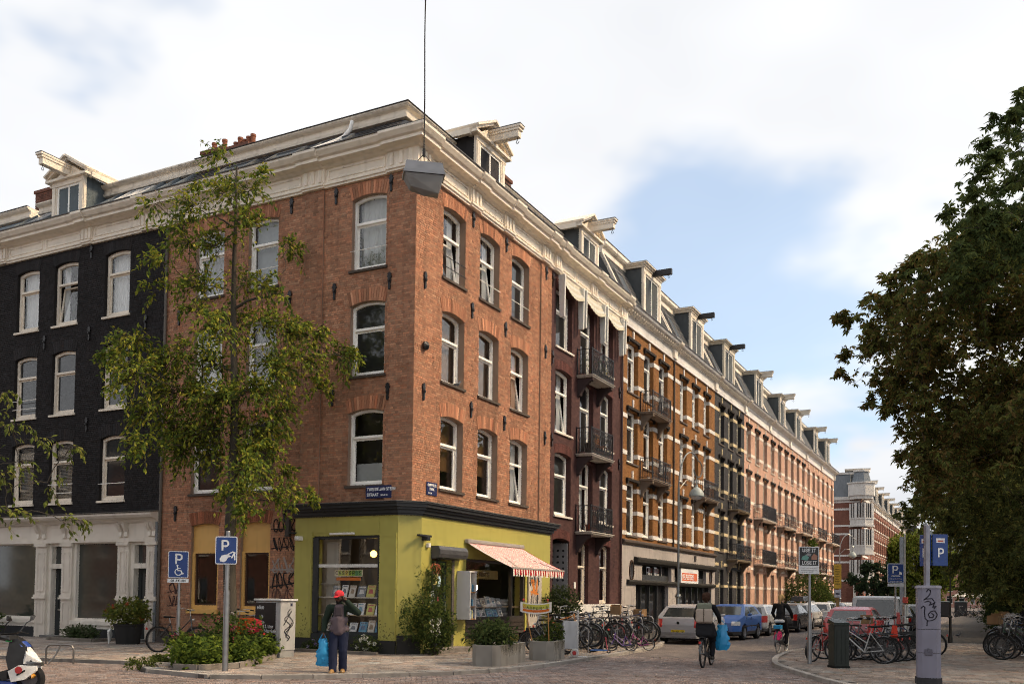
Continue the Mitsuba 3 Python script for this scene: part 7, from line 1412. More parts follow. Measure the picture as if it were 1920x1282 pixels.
# ---------------------------------------------------------------- bicycles
BIKES = {}
def bike_proto(kind, col, saddle=(.02, .018, .016), rack=True, basket=None, rimc=(.13, .13, .135), chaincase=True, tyre=(.018, .018, .018)):
    """parts of one bicycle as (name, shape); x forward, z up, wheels on the ground"""
    out = []; R = .345; rh, fh, bb = np.array([-.53, 0, R]), np.array([.57, 0, R]), np.array([-.06, 0, .29])
    def add(nm, m, mt, sm=40): out.append((nm, shape(m, mt, sm)))
    for nm, h in (('wheel', rh), ('wheel_001', fh)):
        t = np.linspace(0, 2*np.pi, 29)[:-1]
        m = MB(WORLD, tyre); m.tube([(h[0]+R*.962*math.cos(a), 0, h[2]+R*.962*math.sin(a)) for a in t], .024, 6, closed=True); add(nm+'__tyre', m, 'mat_cloth')
        m = MB(WORLD, rimc); m.tube([(h[0]+R*.885*math.cos(a), 0, h[2]+R*.885*math.sin(a)) for a in t], .012, 5, closed=True); add(nm+'__rim', m, 'mat_metal')
        m = MB(WORLD, (.16, .16, .16))
        for i in range(26):
            a = i*2*np.pi/26; s = .03 if i % 2 else -.03; b = a+(.35 if i % 4 < 2 else -.35); m.beam((h[0]+.03*math.cos(b), s, h[2]+.03*math.sin(b)), (h[0]+R*.87*math.cos(a), 0, h[2]+R*.87*math.sin(a)), .0028, .0028, up=(0, 1, 0))
        m.tube([(h[0], -.06, h[2]), (h[0], .06, h[2])], .022, 8); out.append((nm+'__spokes', shape(m, 'mat_metal')))
    ht, hb = np.array([.35, 0, .95]), np.array([.395, 0, .72]); st = np.array([-.22, 0, .80])
    m = MB(WORLD, col); T_ = lambda p, q, r=.016, n=2: m.tube(np.linspace(p, q, n), r, 7)
    T_(ht+[-.004, 0, .03], hb-[-.003, 0, .03], .02); T_(bb, st, .016)
    if kind == 'omafiets':
        t = np.linspace(0, 1, 9)[:, None]; c = np.array([.10, 0, .36]); P = hb*(1-t)**2+2*c*t*(1-t)+bb*t**2; m.tube(P, .018, 7); P2 = (ht-[0, 0, .05])*(1-t)**2+2*np.array([.08, 0, .56])*t*(1-t)+(bb*.62+st*.38)*t**2; m.tube(P2, .015, 7)
    elif kind == 'diamond': T_(hb, bb, .019); T_(ht-[0, 0, .03], st-[0, 0, .03], .017)
    else: T_(hb, bb, .020); T_(ht-[0, 0, .10], bb*.55+st*.45, .016)
    for s in (-.055, .055): T_(bb+[0, s*.5, 0], rh+[0, s, 0], .010); T_(st-[0, -s*.4, .03], rh+[0, s, 0], .009)
    add('frame', m, 'mat_gloss')
    m = MB(WORLD, col if kind != 'diamond' else (.03, .03, .03)); 
    for s in (-.05, .05): m.tube([hb-[-.003, -s, .03], (hb*.5+fh*.5)+[-.01, s, 0], fh+[0, s, 0]], .011, 6)
    m.tube([hb-[-.003, .05, .03], hb-[-.003, -.05, .03]], .013, 6); add('fork', m, 'mat_gloss')
    m = MB(WORLD, (.42, .42, .43)); up = .16 if kind != 'diamond' else .06; hc = ht+[-.03, 0, up]; m.tube([ht, hc], .012, 7)
    if kind == 'diamond': m.tube([hc+[.06, -.29, .02], hc+[.05, -.1, 0], hc+[.05, .1, 0], hc+[.06, .29, .02]], .012, 7); m.tube([hc, hc+[.05, 0, 0]], .013, 6)
    else: m.tube([hc+[-.22, -.28, .03], hc+[-.06, -.27, .06], hc+[.04, -.14, .04], hc, hc+[.04, .14, .04], hc+[-.06, .27, .06], hc+[-.22, .28, .03]], .011, 7)
    add('handlebar', m, 'mat_metal')
    m = MB(WORLD, (.015, .015, .015)); e = hc+([-.22, 0, .03] if kind != 'diamond' else [.06, 0, .02])
    for s in (-.28, .28): m.tube([e+[-.02, s, 0], e+[.10, s*.985, .01]] if kind != 'diamond' else [e+[0, s, 0], e+[0, s*.6, -.01]], .017, 7)
    add('grip', m, 'mat_cloth')
    sp = st+[-.035, 0, .13]; m = MB(WORLD, (.4, .4, .41)); m.tube([st, sp], .013, 7); add('seat_post', m, 'mat_metal')
    sp0 = lambda p, r, sc=(1, 1, 1): m3.Manifold.sphere(1., 16).scale([r*q for q in sc]).translate(list(sp+np.array(p)))
    m = MB(WORLD, saddle); m.mf(m3.Manifold.batch_hull([sp0((-.09, .055, .02), .055, (1, 1, .5)), sp0((-.09, -.055, .02), .055, (1, 1, .5)), sp0((.05, 0, .02), .04, (1, 1, .6))])+m3.Manifold.batch_hull([sp0((.03, 0, .02), .038, (1, 1, .6)), sp0((.15, 0, .015), .022, (1, 1, .6))])); add('saddle', m, 'mat_cloth', 60)
    dk = col if kind == 'omafiets' else (.02, .02, .02)
    for nm, h, a0, a1 in (('mudguard', rh, .25, 3.6), ('mudguard_001', fh, .55, 3.3)):
        m = MB(WORLD, dk); t = np.linspace(a0, a1, 14); r = R+.022; k = len(t)
        v = np.concatenate([np.stack([h[0]+(r-abs(w)*.25)*np.cos(t), 0*t+w, h[2]+(r-abs(w)*.25)*np.sin(t)], 1) for w in (-.028, 0, .028)]); i = np.arange(k-1)
        m.raw(v, np.concatenate([np.stack([i+j*k, i+1+j*k, i+1+(j+1)*k, i+(j+1)*k], 1) for j in (0, 1)])); add(nm, m, 'mat_gloss')
    if chaincase:
        m = MB(WORLD, (.02, .02, .022)); P = LineString([(bb[0]+.02, bb[2]), (rh[0]+.02, rh[2])]).buffer(.085).buffer(-.02); m.poly(P, -.075, -.045, 'sz'); add('chain_case', m, 'mat_satin')
    else:
        m = MB(WORLD, (.10, .10, .10)); m.poly(Point(bb[0], bb[2]).buffer(.09).difference(Point(bb[0], bb[2]).buffer(.07)), -.055, -.048, 'sz'); m.beam(bb+[0, -.05, .085], rh+[0, -.05, .035], .008, .012); m.beam(bb+[0, -.05, -.085], rh+[0, -.05, -.035], .008, .012); add('chain', m, 'mat_metal')
    m = MB(WORLD, (.3, .3, .3)); m.tube([bb+[0, -.08, 0], bb+[0, .08, 0]], .014, 7)
    for s, q in ((-.085, 1), (.085, -1)): m.beam(bb+[0, s, 0], bb+[.11*q, s, -.13*q], .02, .014); m.box(bb[0]+.11*q-.05, bb[0]+.11*q+.05, s-.05+np.sign(s)*.05, s+.05+np.sign(s)*.05, bb[2]-.13*q-.012, bb[2]-.13*q+.012)
    add('crankset', m, 'mat_metal')
    if rack:
        m = MB(WORLD, (.03, .03, .032)); z = .76
        for s in (-.06, 0, .06): m.tube([(-.27, s, z), (-.75, s, z)], .006, 5)
        for x in (-.3, -.5, -.74): m.tube([(x, -.065, z), (x, .065, z)], .006, 5)
        for s in (-.07, .07): m.tube([rh+[0, s, 0], (-.55, s, z)], .006, 5)
        add('carrier', m, 'mat_satin')
    m = MB(WORLD, (.45, .03, .02)); m.cbox(-.90, -.87, -.03, .03, .60, .66, .006); add('rear_light', m, 'mat_satin'); m = MB(WORLD, (.5, .5, .5)); m.lathe([(.0, 0), (.03, .005), (.04, .06), (.0, .065)], 10, (.40, 0, .88), ax=0); add('head_lamp', m, 'mat_metal')
    if basket == 'crate':
        m = MB(WORLD, (.20, .12, .06) if True else 0)
        for x in (.42, .72): m.box(x-.01, x+.01, -.2, .2, .98, 1.22)
        for y in (-.2, .2): m.box(.42, .72, y-.01, y+.01, .98, 1.22)
        m.box(.42, .72, -.2, .2, .97, .985); add('crate', m, 'mat_rough', None)
    elif basket: m = MB(WORLD, basket); m.mf(m3.Manifold.hull_points(np.array([(x, y, z) for x in (-.72, -.34) for y in (.09, .22) for z in (.42, .74)]))+m3.Manifold.hull_points(np.array([(x, y, z) for x in (-.72, -.34) for y in (-.22, -.09) for z in (.42, .74)]))); add('pannier', m, 'mat_cloth', None)
    return out
def bike(proto, label, x, y, ang, z=PZ, lean=0., scale=1., pitch=0., group=None, skip=(), name='bicycle'):
    K = thing(name, label, 'bicycle', group); a = T().translate([x, y, z]).rotate([0, 0, 1], ang).rotate([1, 0, 0], lean).rotate([0, 1, 0], -pitch).scale(scale)
    for nm, d in BIKES[proto]:
        if nm.split('__')[0] not in skip: scene[K+'__'+nm] = {**d, 'to_world': a}
    return K
BLKP = (.014, .014, .015)
BIKES['black'] = bike_proto('omafiets', BLKP); BIKES['blackcrate'] = bike_proto('omafiets', (.016, .016, .018), basket='crate'); BIKES['silver'] = bike_proto('mixte', (.36, .36, .35)); BIKES['red'] = bike_proto('mixte', (.30, .03, .03), chaincase=False)
BIKES['mtb'] = bike_proto('diamond', (.03, .05, .12), rack=False, chaincase=False); BIKES['orange'] = bike_proto('diamond', (.38, .13, .02), rack=False, chaincase=False); BIKES['green'] = bike_proto('mixte', (.02, .09, .05), saddle=(.10, .06, .03)); BIKES['grey'] = bike_proto('diamond', (.10, .11, .12), basket=(.03, .03, .03))
BIKES['pinkguard'] = bike_proto('omafiets', (.05, .05, .055), rimc=(.55, .55, .53), tyre=(.45, .44, .42)); BIKES['kid1'] = bike_proto('mixte', (.13, .05, .30), rack=False, tyre=(.03, .03, .03)); BIKES['kid2'] = bike_proto('mixte', (.42, .06, .25), rack=False, rimc=(.5, .5, .5))
rg = np.random.default_rng(77)
# the row along the purple and grey shop fronts: (kind, look)
KN = {'black': 'black city bicycle', 'blackcrate': 'black city bicycle with front crate', 'silver': 'silver grey bicycle', 'red': 'red bicycle', 'mtb': 'dark blue sports bicycle', 'orange': 'orange sports bicycle', 'green': 'dark green bicycle', 'grey': 'grey bicycle with dark panniers'}
row = ['black', 'orange', 'grey', 'black', 'silver', 'mtb', 'black', 'blackcrate', 'green', 'black', 'red', 'silver', 'black', 'mtb', 'blackcrate', 'black', 'grey']
ordn = ['first', 'second', 'third', 'fourth', 'fifth', 'sixth', 'seventh', 'eighth', 'ninth', 'tenth', 'eleventh', 'twelfth', 'thirteenth', 'fourteenth', 'fifteenth', 'sixteenth', 'seventeenth', 'eighteenth', 'nineteenth', 'twentieth']
for i, k in enumerate(row):
    y = 2.5+i*.46; bike(k, f'{KN[k]}, {ordn[i]} in the row before the purple house', 3.0+rg.normal()*.12+(.15 if i % 2 else -.1), y, (0 if i % 3 else 180)+rg.normal()*9+6, lean=rg.normal()*5, z=PZ+(.16 if i % 2 else 0), pitch=rg.normal()*1.5)
bike('kid1', "small purple children's bicycle before the row by the purple house", 4.15, 5.25, 215, z=.09, scale=.56, lean=6); bike('kid2', "small pink children's bicycle beside the purple one", 4.45, 5.95, 205, z=.09, scale=.54, lean=-5)
SC = thing('kick_scooter', "child's blue and red kick scooter lying before the bicycle row", 'scooter'); f = turned(3.95, 3.9, 30, PZ)
m = MB(f, (.04, .12, .35)); m.cbox(-.25, .25, -.06, .06, .08, .11, .01); put(m, 'deck', SC, 'mat_satin'); m = MB(f, (.45, .06, .10)); m.tube([(.26, 0, .06), (.2, 0, .45)], .014, 6); m.tube([(.2, -.13, .45), (.2, .13, .45)], .012, 6); put(m, 'stem', SC, 'mat_satin')
for x in (-.27, .29): m = MB(f, (.03, .03, .03)); m.lathe([(.03, -.015), (.06, -.015), (.065, 0), (.06, .015), (.03, .015)], 14, (x, 0, .065), ax=1); put(m, 'wheel', SC, smooth=40)
CT = thing('hand_trolley', 'grey stand with red and white wheel at the end of the second planter', 'trolley'); m = MB(WORLD, (.45, .45, .45)); m.tube([(4.15, 1.9, .15), (4.15, 1.9, 1.35)], .02, 6); m.tube([(3.95, 1.75, .1), (4.35, 2.05, .1)], .02, 6); m.box(3.7, 4.1, 1.95, 2.0, .3, 1.05, (.45, .46, .48)); put(m, 'stand', CT, 'mat_paint')
m = MB(WORLD, (.50, .47, .44)); m.lathe([(.05, -.02), (.10, -.025), (.12, -.01), (.12, .01), (.10, .025), (.05, .02)], 18, (4.15, 1.7, .21), ax=1); m.lathe([(0, -.028), (.06, -.026), (.06, .026), (0, .028)], 14, (4.15, 1.7, .21), (.42, .05, .05), ax=1); put(m, 'wheel', CT, 'mat_satin', smooth=40)
# bicycles on the park side
isl = ['silver', 'black', 'black', 'red', 'blackcrate', 'grey', 'black', 'silver', 'mtb', 'black']
for i, k in enumerate(isl):
    bike(k, f'{KN[k]}, {ordn[i]} in the cluster behind the dark bin', 11.0+.10*i+rg.normal()*.08, 4.45+i*.50, 188+rg.normal()*7, lean=rg.normal()*5)
bike('red', 'red bicycle leaning by the poster sign pole, left of the dark bin', 10.05, 4.6, 68, lean=7)
bike('mtb', 'dark bicycle parked behind the poster sign pole', 10.5, 5.6, 190, lean=-5)
CV = thing('saddle_cover', 'red bag hanging on a bicycle in the cluster behind the bin', 'bag'); f = turned(11.75, 5.3, 20); m = MB(f, (.50, .05, .03)); m.mf(m3.Manifold.hull_points(np.array([(-.08, -.05, .78), (.07, -.05, .80), (-.09, .05, .72), (.09, .05, .74), (-.06, 0, 1.06), (.07, 0, 1.05)]))); put(m, 'cloth', CV, 'mat_cloth', smooth=60)
for i in range(20):
    k = ['black', 'black', 'blackcrate', 'grey', 'black', 'green', 'black', 'mtb'][i % 8]
    bike(k, f'{KN[k]}, {ordn[i]} in the long right edge row', 14.75+.015*i+rg.normal()*.10, 8.4+i*.62, 176+rg.normal()*9, lean=rg.normal()*6, group=None)
for i in range(10): bike('black', f'black bicycle, {ordn[i]} from the left in the far cluster before the parasols', 11.6+i*.55+rg.normal()*.1, 80+rg.normal()*1.2, rg.uniform(0, 360), z=0, skip=('carrier', 'rear_light', 'head_lamp', 'grip'))
# bicycles by the left wall
bike('black', 'black city bicycle leaning at the brick wall behind the disabled parking sign', -5.35, -3.1, 20, lean=-4); bike('black', 'black city bicycle behind the hydrangeas against the brick wall', -4.6, -1.3, 178, lean=4)
bike('grey', 'dark bicycle with blue saddle cover between the tree trunk and the grey cabinet', -3.75, -1.5, 172, lean=-4)
SCV = thing('saddle_cover', 'blue plastic cover on the bicycle saddle beside the tree trunk', 'saddle cover'); f = turned(-3.5, -1.5, 172, PZ); m = MB(f, (.02, .20, .42)); m.mf(m3.Manifold.hull_points(np.array([(-.12, -.10, .92), (-.12, .10, .92), (.14, 0, .93), (-.1, -.08, 1.03), (-.1, .08, 1.03), (.12, 0, .99), (-.15, 0, .85)]))); put(m, 'cover', SCV, 'mat_cloth', smooth=60)
bike('black', 'dark bicycle standing before the black poster side of the grey cabinet', -2.7, -3.55, 172, lean=3)
OB = thing('bicycle_bag', 'orange and red bag on the bicycle before the grey cabinet', 'bag'); f = turned(-2.35, -3.6, 10, PZ); m = MB(f, (.60, .10, .02)); m.mf(m3.Manifold.hull_points(np.array([(-.32, -.12, .62), (.20, -.14, .62), (-.36, -.02, .55), (.2, .1, .6), (-.2, -.1, 1.0), (.22, -.1, 1.02), (.1, .05, 1.0)]))); m.box(-.28, .1, -.145, -.135, .64, .72, (.65, .3, .02)); put(m, 'bag', OB, 'mat_cloth'); m = MB(f, (.5, .03, .05)); m.mf(m3.Manifold.hull_points(np.array([(.22, -.12, .65), (.42, -.05, .7), (.24, -.1, 1.0), (.38, -.03, .95)]))); put(m, 'flap', OB, 'mat_cloth')

# ---------------------------------------------------------------- cars
def rot(m_, a): return m_
def ccw(P):
    P = np.array(P, float); a = (P[:, 0]*np.roll(P[:, 1], -1)-np.roll(P[:, 0], -1)*P[:, 1]).sum(); return P if a > 0 else P[::-1]
def side_ext(P, w): # polygon in (x,z) -> solid along y
    cs = m3.CrossSection([ccw(P)]); return m3.Manifold.extrude(cs, 2*w).rotate([90, 0, 0]).translate([0, w, 0])
def plan_ext(P, h): return m3.Manifold.extrude(m3.CrossSection([ccw(P)]), h)
def front_ext(P, l): # polygon in (y,z) -> solid along x
    return m3.Manifold.extrude(m3.CrossSection([ccw(P)]), 2*l).rotate([90, 0, 90]).translate([-l, 0, 0])
def car(name, label, x, y, heading, col, L=4., W=1.7, H=1.45, kind='hatch', plate=None, rails=False, roofbox=False, hub=(.35, .35, .36), grime=.1, bumper=None, detail=2, rear_txt=None, group=None):
    K = thing(name, label, 'van' if kind == 'van' else 'car', group); f = turned(x, y, heading); l, w = L/2, W/2
    if kind == 'van': top = [(-l+.04, .95), (-l+.10, H-.06), (-l+.25, H), (l*.28, H-.02), (l*.42, H-.12), (l*.74, 1.10), (l*.93, .92), (l, .70)]
    elif kind == 'sedan': top = [(-l+.02, .92), (-l*.62, .98), (-l*.34, H-.06), (-l*.05, H), (l*.18, H-.03), (l*.52, .98), (l*.90, .80), (l, .62)]
    elif kind == 'wagon': top = [(-l+.03, .90), (-l*.86, H-.10), (-l*.74, H), (l*.0, H), (l*.18, H-.04), (l*.50, .98), (l*.90, .80), (l, .62)]
    else: top = [(-l+.03, .80), (-l+.09, .95), (-l+.20, 1.05), (-l+.58, H-.09), (-l*.46, H-.015), (-l*.05, H), (l*.20, H-.05), (l*.58, 1.0), (l*.86, .86), (l*.97, .70)]
    prof = [(-l, .30), (-l+.03, .22), (l-.06, .22), (l, .32)]+top[::-1]+[(-l, .70)]
    A = side_ext(Polygon(prof).buffer(-.04).buffer(.04, quad_segs=5).exterior.coords[:-1] if True else prof, w)
    pl = Polygon([(-l, -w*.80), (-l*.90, -w*.97), (-l*.5, -w), (l*.55, -w), (l*.86, -w*.92), (l, -w*.62), (l, w*.62), (l*.86, w*.92), (l*.55, w), (-l*.5, w), (-l*.90, w*.97), (-l, w*.80)]).buffer(-.06).buffer(.06, quad_segs=6)
    B = plan_ext(list(pl.exterior.coords)[:-1], 3.)
    tr = .75 if kind != 'van' else .88; fr_ = Polygon([(-w*.93, .2), (-w, .45), (-w, .85), (-w*.965, .97), (-w*tr, H-.10), (-w*tr*.86, H-.01), (0, H+.02), (w*tr*.86, H-.01), (w*tr, H-.10), (w*.965, .97), (w, .85), (w, .45), (w*.93, .2)])
    C = front_ext(list(fr_.exterior.coords)[:-1], 4.); body = A ^ B ^ C
    xs = (-l+.74 if kind != 'van' else -l+.75, l-.78); R = .31
    for q in xs:
        for s in (-1, 1): body = body-m3.Manifold.cylinder(.30, R+.055, R+.055, 28).rotate([90, 0, 0]).translate([q, s*w+(.15 if s > 0 else .15), R])
    m = MB(f, col, grime); m.mf(body); put(m, 'body', K, 'mat_gloss', smooth=32)
    dark = (.012, .013, .014)
    # side glass, cut from the body's own skin and set 5 mm proud
    bz = .98 if kind != 'van' else 1.05
    if kind == 'van': P = [(-l*.80, bz), (l*.60, bz), (l*.36, H-.16), (-l*.78, H-.14)]
    elif kind == 'sedan': P = [(-l*.52, bz+.02), (l*.44, bz), (l*.16, H-.09), (-l*.05, H-.07), (-l*.31, H-.11)]
    elif kind == 'wagon': P = [(-l*.82, bz+.01), (l*.42, bz), (l*.15, H-.09), (-l*.70, H-.09)]
    else: P = [(-l*.72, bz+.07), (l*.50, bz), (l*.18, H-.12), (-l*.1, H-.085), (-l*.55, H-.12)]
    G = (body ^ side_ext(Polygon(P).buffer(-.02).buffer(.02).exterior.coords[:-1], 2.)).scale([1, 1.007, 1]); pillar = P[1][0]*.05-.08
    for px in ([pillar] if kind != 'wagon' and kind != 'van' else [pillar, -l*.42]): G = G-m3.Manifold.cube([.07, 4, 3]).translate([px, -2, 0])
    m = MB(f, (.018, .022, .024)); m.mf(G); put(m, 'side_window', K, 'mat_darkglass')
    q = w*tr; fw = front_ext([(-q*1.02, 1.02), (q*1.02, 1.02), (q*.84, H-.10), (-q*.84, H-.10)], 4.)
    ws = (body ^ fw ^ m3.Manifold.cube([4, 4, 4]).translate([l*.10, -2, 0])).translate([.006, 0, .004]); m = MB(f, (.020, .025, .027)); m.mf(ws); put(m, 'windscreen', K, 'mat_darkglass')
    rz = 1.0 if kind != 'van' else 1.1; rw = front_ext([(-q*.95, rz), (q*.95, rz), (q*.80, H-.14), (-q*.80, H-.14)], 4.)
    m = MB(f, (.022, .026, .028)); m.mf((body ^ rw ^ m3.Manifold.cube([l*.55, 4, 4]).translate([-l, -2, 0])).translate([-.006, 0, .003])); put(m, 'rear_window', K, 'mat_darkglass')
    # lamps
    for s in (-1, 1):
        zz = (.62, .92) if kind != 'van' else (.70, 1.25)
        m = MB(f, (.40, .015, .012)); m.mf((body ^ m3.Manifold.cube([.22, .26, zz[1]-zz[0]]).translate([-l, s*w*.86-.13, zz[0]])).translate([-.006, s*.005, 0])); put(m, 'tail_lamp', K, 'mat_gloss')
        m = MB(f, (.50, .52, .54)); m.mf((body ^ m3.Manifold.cube([.40, .30, .16]).translate([l-.40, s*w*.74-.15, .60])).translate([.006, s*.005, .003])); put(m, 'headlight', K, 'mat_gloss')
        m = MB(f, col); m.mf(m3.Manifold.batch_hull([m3.Manifold.sphere(.05, 12).translate([l*.36, s*(w+.05), 1.03]), m3.Manifold.sphere(.05, 12).translate([l*.38, s*(w+.15), 1.05])])); put(m, 'wing_mirror', K, 'mat_gloss', smooth=60)
    lo = bumper or (.03, .03, .032); m = MB(f, lo); m.mf((body ^ m3.Manifold.cube([6, 4, .16]).translate([-3, -2, .2])).scale([1.003, 1.004, 1])); put(m, 'sill_trim', K, 'mat_satin')
    m = MB(f, (.02, .02, .02)); m.box(l-.02, l+.004, -w*.45, w*.45, .36, .50); m.box(l-.04, l+.0, -w*.3, w*.3, .62, .69); put(m, 'grille', K, 'mat_satin')
    m = MB(f, (.02, .02, .022)); m.box(-l*.9, l*.9, -w*.7, w*.7, .16, .24); put(m, 'underbody', K)
    for nm, xx, s in (('plate', -l-.004, -1), ('plate', l+.006, 1)):
        m = MB(f, (.55, .38, .02)); m.cbox(xx-.008, xx+.008, -.26, .26, .42 if kind != 'wagon' or s > 0 else .80, .53 if kind != 'wagon' or s > 0 else .91, .004); k2 = put(m, 'number_plate', K, 'mat_satin')
    if plate:
        g = Frame(f((-l-.012, 0, 0)), tuple(-f.A[1]), tuple(-f.A[0])); text(g, 0, .443 if kind != 'wagon' else .823, plate, .065, .002, (.02, .02, .02), K, anchor_='c', name='plate_lettering')
    m = MB(f, (.02, .02, .02))
    if detail > 1:
        for px in (pillar+.03, P[1][0]-.08): 
            for s in (-1, 1): m.box(px-.004, px+.004, s*w*.985, s*(w+.0015), .38, .96)
        for s in (-1, 1): m.box(pillar+.10, pillar+.24, s*w*.99, s*(w+.012), .84, .87); m.box(-l*.6, l*.6, s*w*.99, s*(w+.008), .55, .60, lo)
        put(m, 'door_trim', K, 'mat_satin', kind='stuff')
        m = MB(f, (.03, .03, .03)); m.poly(Point(0, .78).buffer(.05), 0, .01, 'sz'); m.v[-1] = m.v[-1][:, [1, 0, 2]]; m.v[-1][:, 0] -= l+.002; put(m, 'badge', K, 'mat_metal')
        m = MB(f, lo); m.hexa([(-l-.02, -w*.8, .36), (-l+.2, -w*.95, .36), (-l+.2, w*.95, .36), (-l-.02, w*.8, .36), (-l-.03, -w*.8, .44), (-l+.2, -w*.97, .44), (-l+.2, w*.97, .44), (-l-.03, w*.8, .44)], np.array(col)*.7); put(m, 'rear_bumper', K, 'mat_satin')
        m = MB(f, dark); m.beam((-l+.30, 0, rz+.03), (-l+.33, .38, rz+.10), .015, .015); put(m, 'rear_wiper', K)
    for q in xs:
        for s in (-1, 1):
            W_ = key('wheel', K); y0 = s*(w-.10)
            m = MB(f, (.016, .016, .017)); m.lathe([(.19, -.095), (.27, -.10), (R-.01, -.085), (R, -.05), (R, .05), (R-.01, .085), (.27, .10), (.19, .095)], 28, (q, y0, R), ax=1); put(m, 'tyre', W_, 'mat_cloth', smooth=40)
            m = MB(f, hub); sd = s*.085
            m.lathe([(.0, sd-.01*s), (.05, sd), (.195, sd-.02*s), (.205, sd+.005*s), (.21, sd)], 24, (q, y0, R), ax=1)
            for i in range(6): a = i*math.pi/3; m.beam((q+.05*math.cos(a), y0+sd+.004*s, R+.05*math.sin(a)), (q+.19*math.cos(a), y0+sd-.012*s, R+.19*math.sin(a)), .012, .05, up=(0, 1, 0))
            put(m, 'rim', W_, 'mat_metal', smooth=40)
    if rails or roofbox:
        m = MB(f, (.35, .35, .36))
        for s in (-1, 1): m.tube([(-l*.7, s*w*.62, H-.02), (-l*.66, s*w*.62, H+.06), (l*.08, s*w*.62, H+.06), (l*.12, s*w*.62, H-.03)], .02, 6)
        put(m, 'roof_rail', K, 'mat_metal')
    if roofbox:
        m = MB(f, (.016, .016, .018)); m.mf(m3.Manifold.hull_points(np.array([(x_, y_, z_) for x_, z_, e in ((-l*.72, H+.10, .38), (-l*.70, H+.36, .30), (l*.0, H+.42, .3), (l*.25, H+.30, .28), (l*.34, H+.12, .3)) for y_ in (-e, e)]))); put(m, 'roof_box', K, 'mat_gloss', smooth=30)
    return K
car('parked_car', 'silver hatchback seen from behind, first parked car past the bicycle row', 3.80, 13.95, 90, (.27, .27, .285), 3.95, 1.70, 1.46, plate='74-LP-HD', bumper=(.22, .22, .23))
car('parked_car', 'bright blue small hatchback facing the viewer behind the silver hatchback', 4.30, 18.05, -93, (.035, .105, .33), 3.53, 1.64, 1.46)
car('parked_car', 'light silver estate with red tail lamps behind the blue hatchback', 4.15, 23.6, 90, (.38, .39, .40), 4.2, 1.7, 1.43, 'wagon')
car('parked_car', 'black saloon parked beyond the light silver estate', 4.45, 29.1, 90, (.014, .014, .018), 4.3, 1.74, 1.42, 'sedan')
car('parked_car', 'silver estate car with a black roof box', 4.25, 34.6, 90, (.36, .36, .37), 4.6, 1.76, 1.46, 'wagon', roofbox=True)
car('parked_car', 'white estate with roof rails behind the roof box car', 4.45, 40.5, 90, (.50, .50, .50), 4.5, 1.76, 1.5, 'wagon', rails=True)
for i, (yy, c, kd, lab) in enumerate(((46., (.10, .11, .13), 'hatch', 'dark grey hatchback far along the left kerb'), (51.3, (.45, .45, .46), 'sedan', 'pale silver saloon far along the left kerb'), (56.8, (.05, .05, .06), 'wagon', 'black estate far along the left kerb'), (62.5, (.25, .26, .28), 'hatch', 'grey hatchback farthest along the left kerb'))): car('parked_car', lab, 4.4, yy, 90, c, 4.1, 1.7, 1.45, kd, detail=1)
car('parked_car', 'dark red hatchback behind the cluster of bicycles and the bin', 9.75, 13.6, 90, (.20, .018, .022), 3.9, 1.68, 1.47, hub=(.3, .3, .3))
car('parked_van', 'silver grey van left of the parking meter', 10.05, 19.0, 90, (.36, .365, .37), 4.4, 1.85, 1.86, 'van')
car('parked_car', 'small pale car behind the silver grey van', 9.6, 25.2, 90, (.42, .42, .43), 4.0, 1.7, 1.47, detail=1); car('parked_car', 'dark blue car farther along the park side', 9.6, 31., 90, (.03, .04, .07), 4.2, 1.74, 1.46, 'sedan', detail=1); car('parked_car', 'dark car far along the park side right of the meter', 9.6, 37., 90, (.03, .03, .035), 4.3, 1.74, 1.46, 'wagon', detail=1)
# ---------------------------------------------------------------- motor scooter at the left edge
MS = thing('motor_scooter', 'white blue and black motor scooter at the lower left edge', 'scooter'); f = turned(-.90, -11.30, 27.5)
def hull(pts): return m3.Manifold.hull_points(np.array(pts, float))
def sym(P): return [(x, s*y, z) for x, y, z in P for s in (-1, 1)]
BK, MW, MBL = (.014, .014, .015), (.58, .58, .57), (.02, .05, .22)
m = MB(f, MW); m.mf(hull(sym([(.62, .05, .84), (.90, .02, .52), (.86, .06, .46), (.72, .15, .66), (.66, .14, .50)]))+hull(sym([(.86, .10, .46), (.62, .20, .48), (.44, .20, .38), (.50, .20, .20), (.70, .17, .24), (.86, .09, .38)]))); put(m, 'front_shield', MS, 'mat_gloss', smooth=30)
m = MB(f, BK); m.mf(hull(sym([(.66, .12, .80), (.80, .11, .52), (.55, .14, .50), (.42, .15, .40), (.36, .13, .58), (.40, .10, .86), (.52, .08, .92)]))); put(m, 'leg_shield', MS, 'mat_satin', smooth=30)
m = MB(f, MBL); m.mf(hull(sym([(.60, .055, .87), (.70, .055, .78), (.62, .14, .78), (.56, .10, .84)]))+hull(sym([(.50, .205, .20), (.58, .20, .10), (.10, .20, .10), (.0, .205, .22)]))); put(m, 'blue_panel', MS, 'mat_gloss')
m = MB(f, BK); m.mf(hull(sym([(.40, .13, .96), (.46, .20, .90), (.22, .16, .96), (.20, .10, .90), (.44, .1, .84)]))); put(m, 'dashboard', MS, 'mat_satin'); m = MB(f, (.04, .25, .08)); m.box(.36, .46, -.145, -.14, .86, .89); put(m, 'green_sticker', MS)
m = MB(f, BK); m.tube([(.32, -.36, 1.00), (.38, -.15, .99), (.38, .15, .99), (.32, .36, 1.00)], .016, 7); put(m, 'handlebar', MS, 'mat_metal')
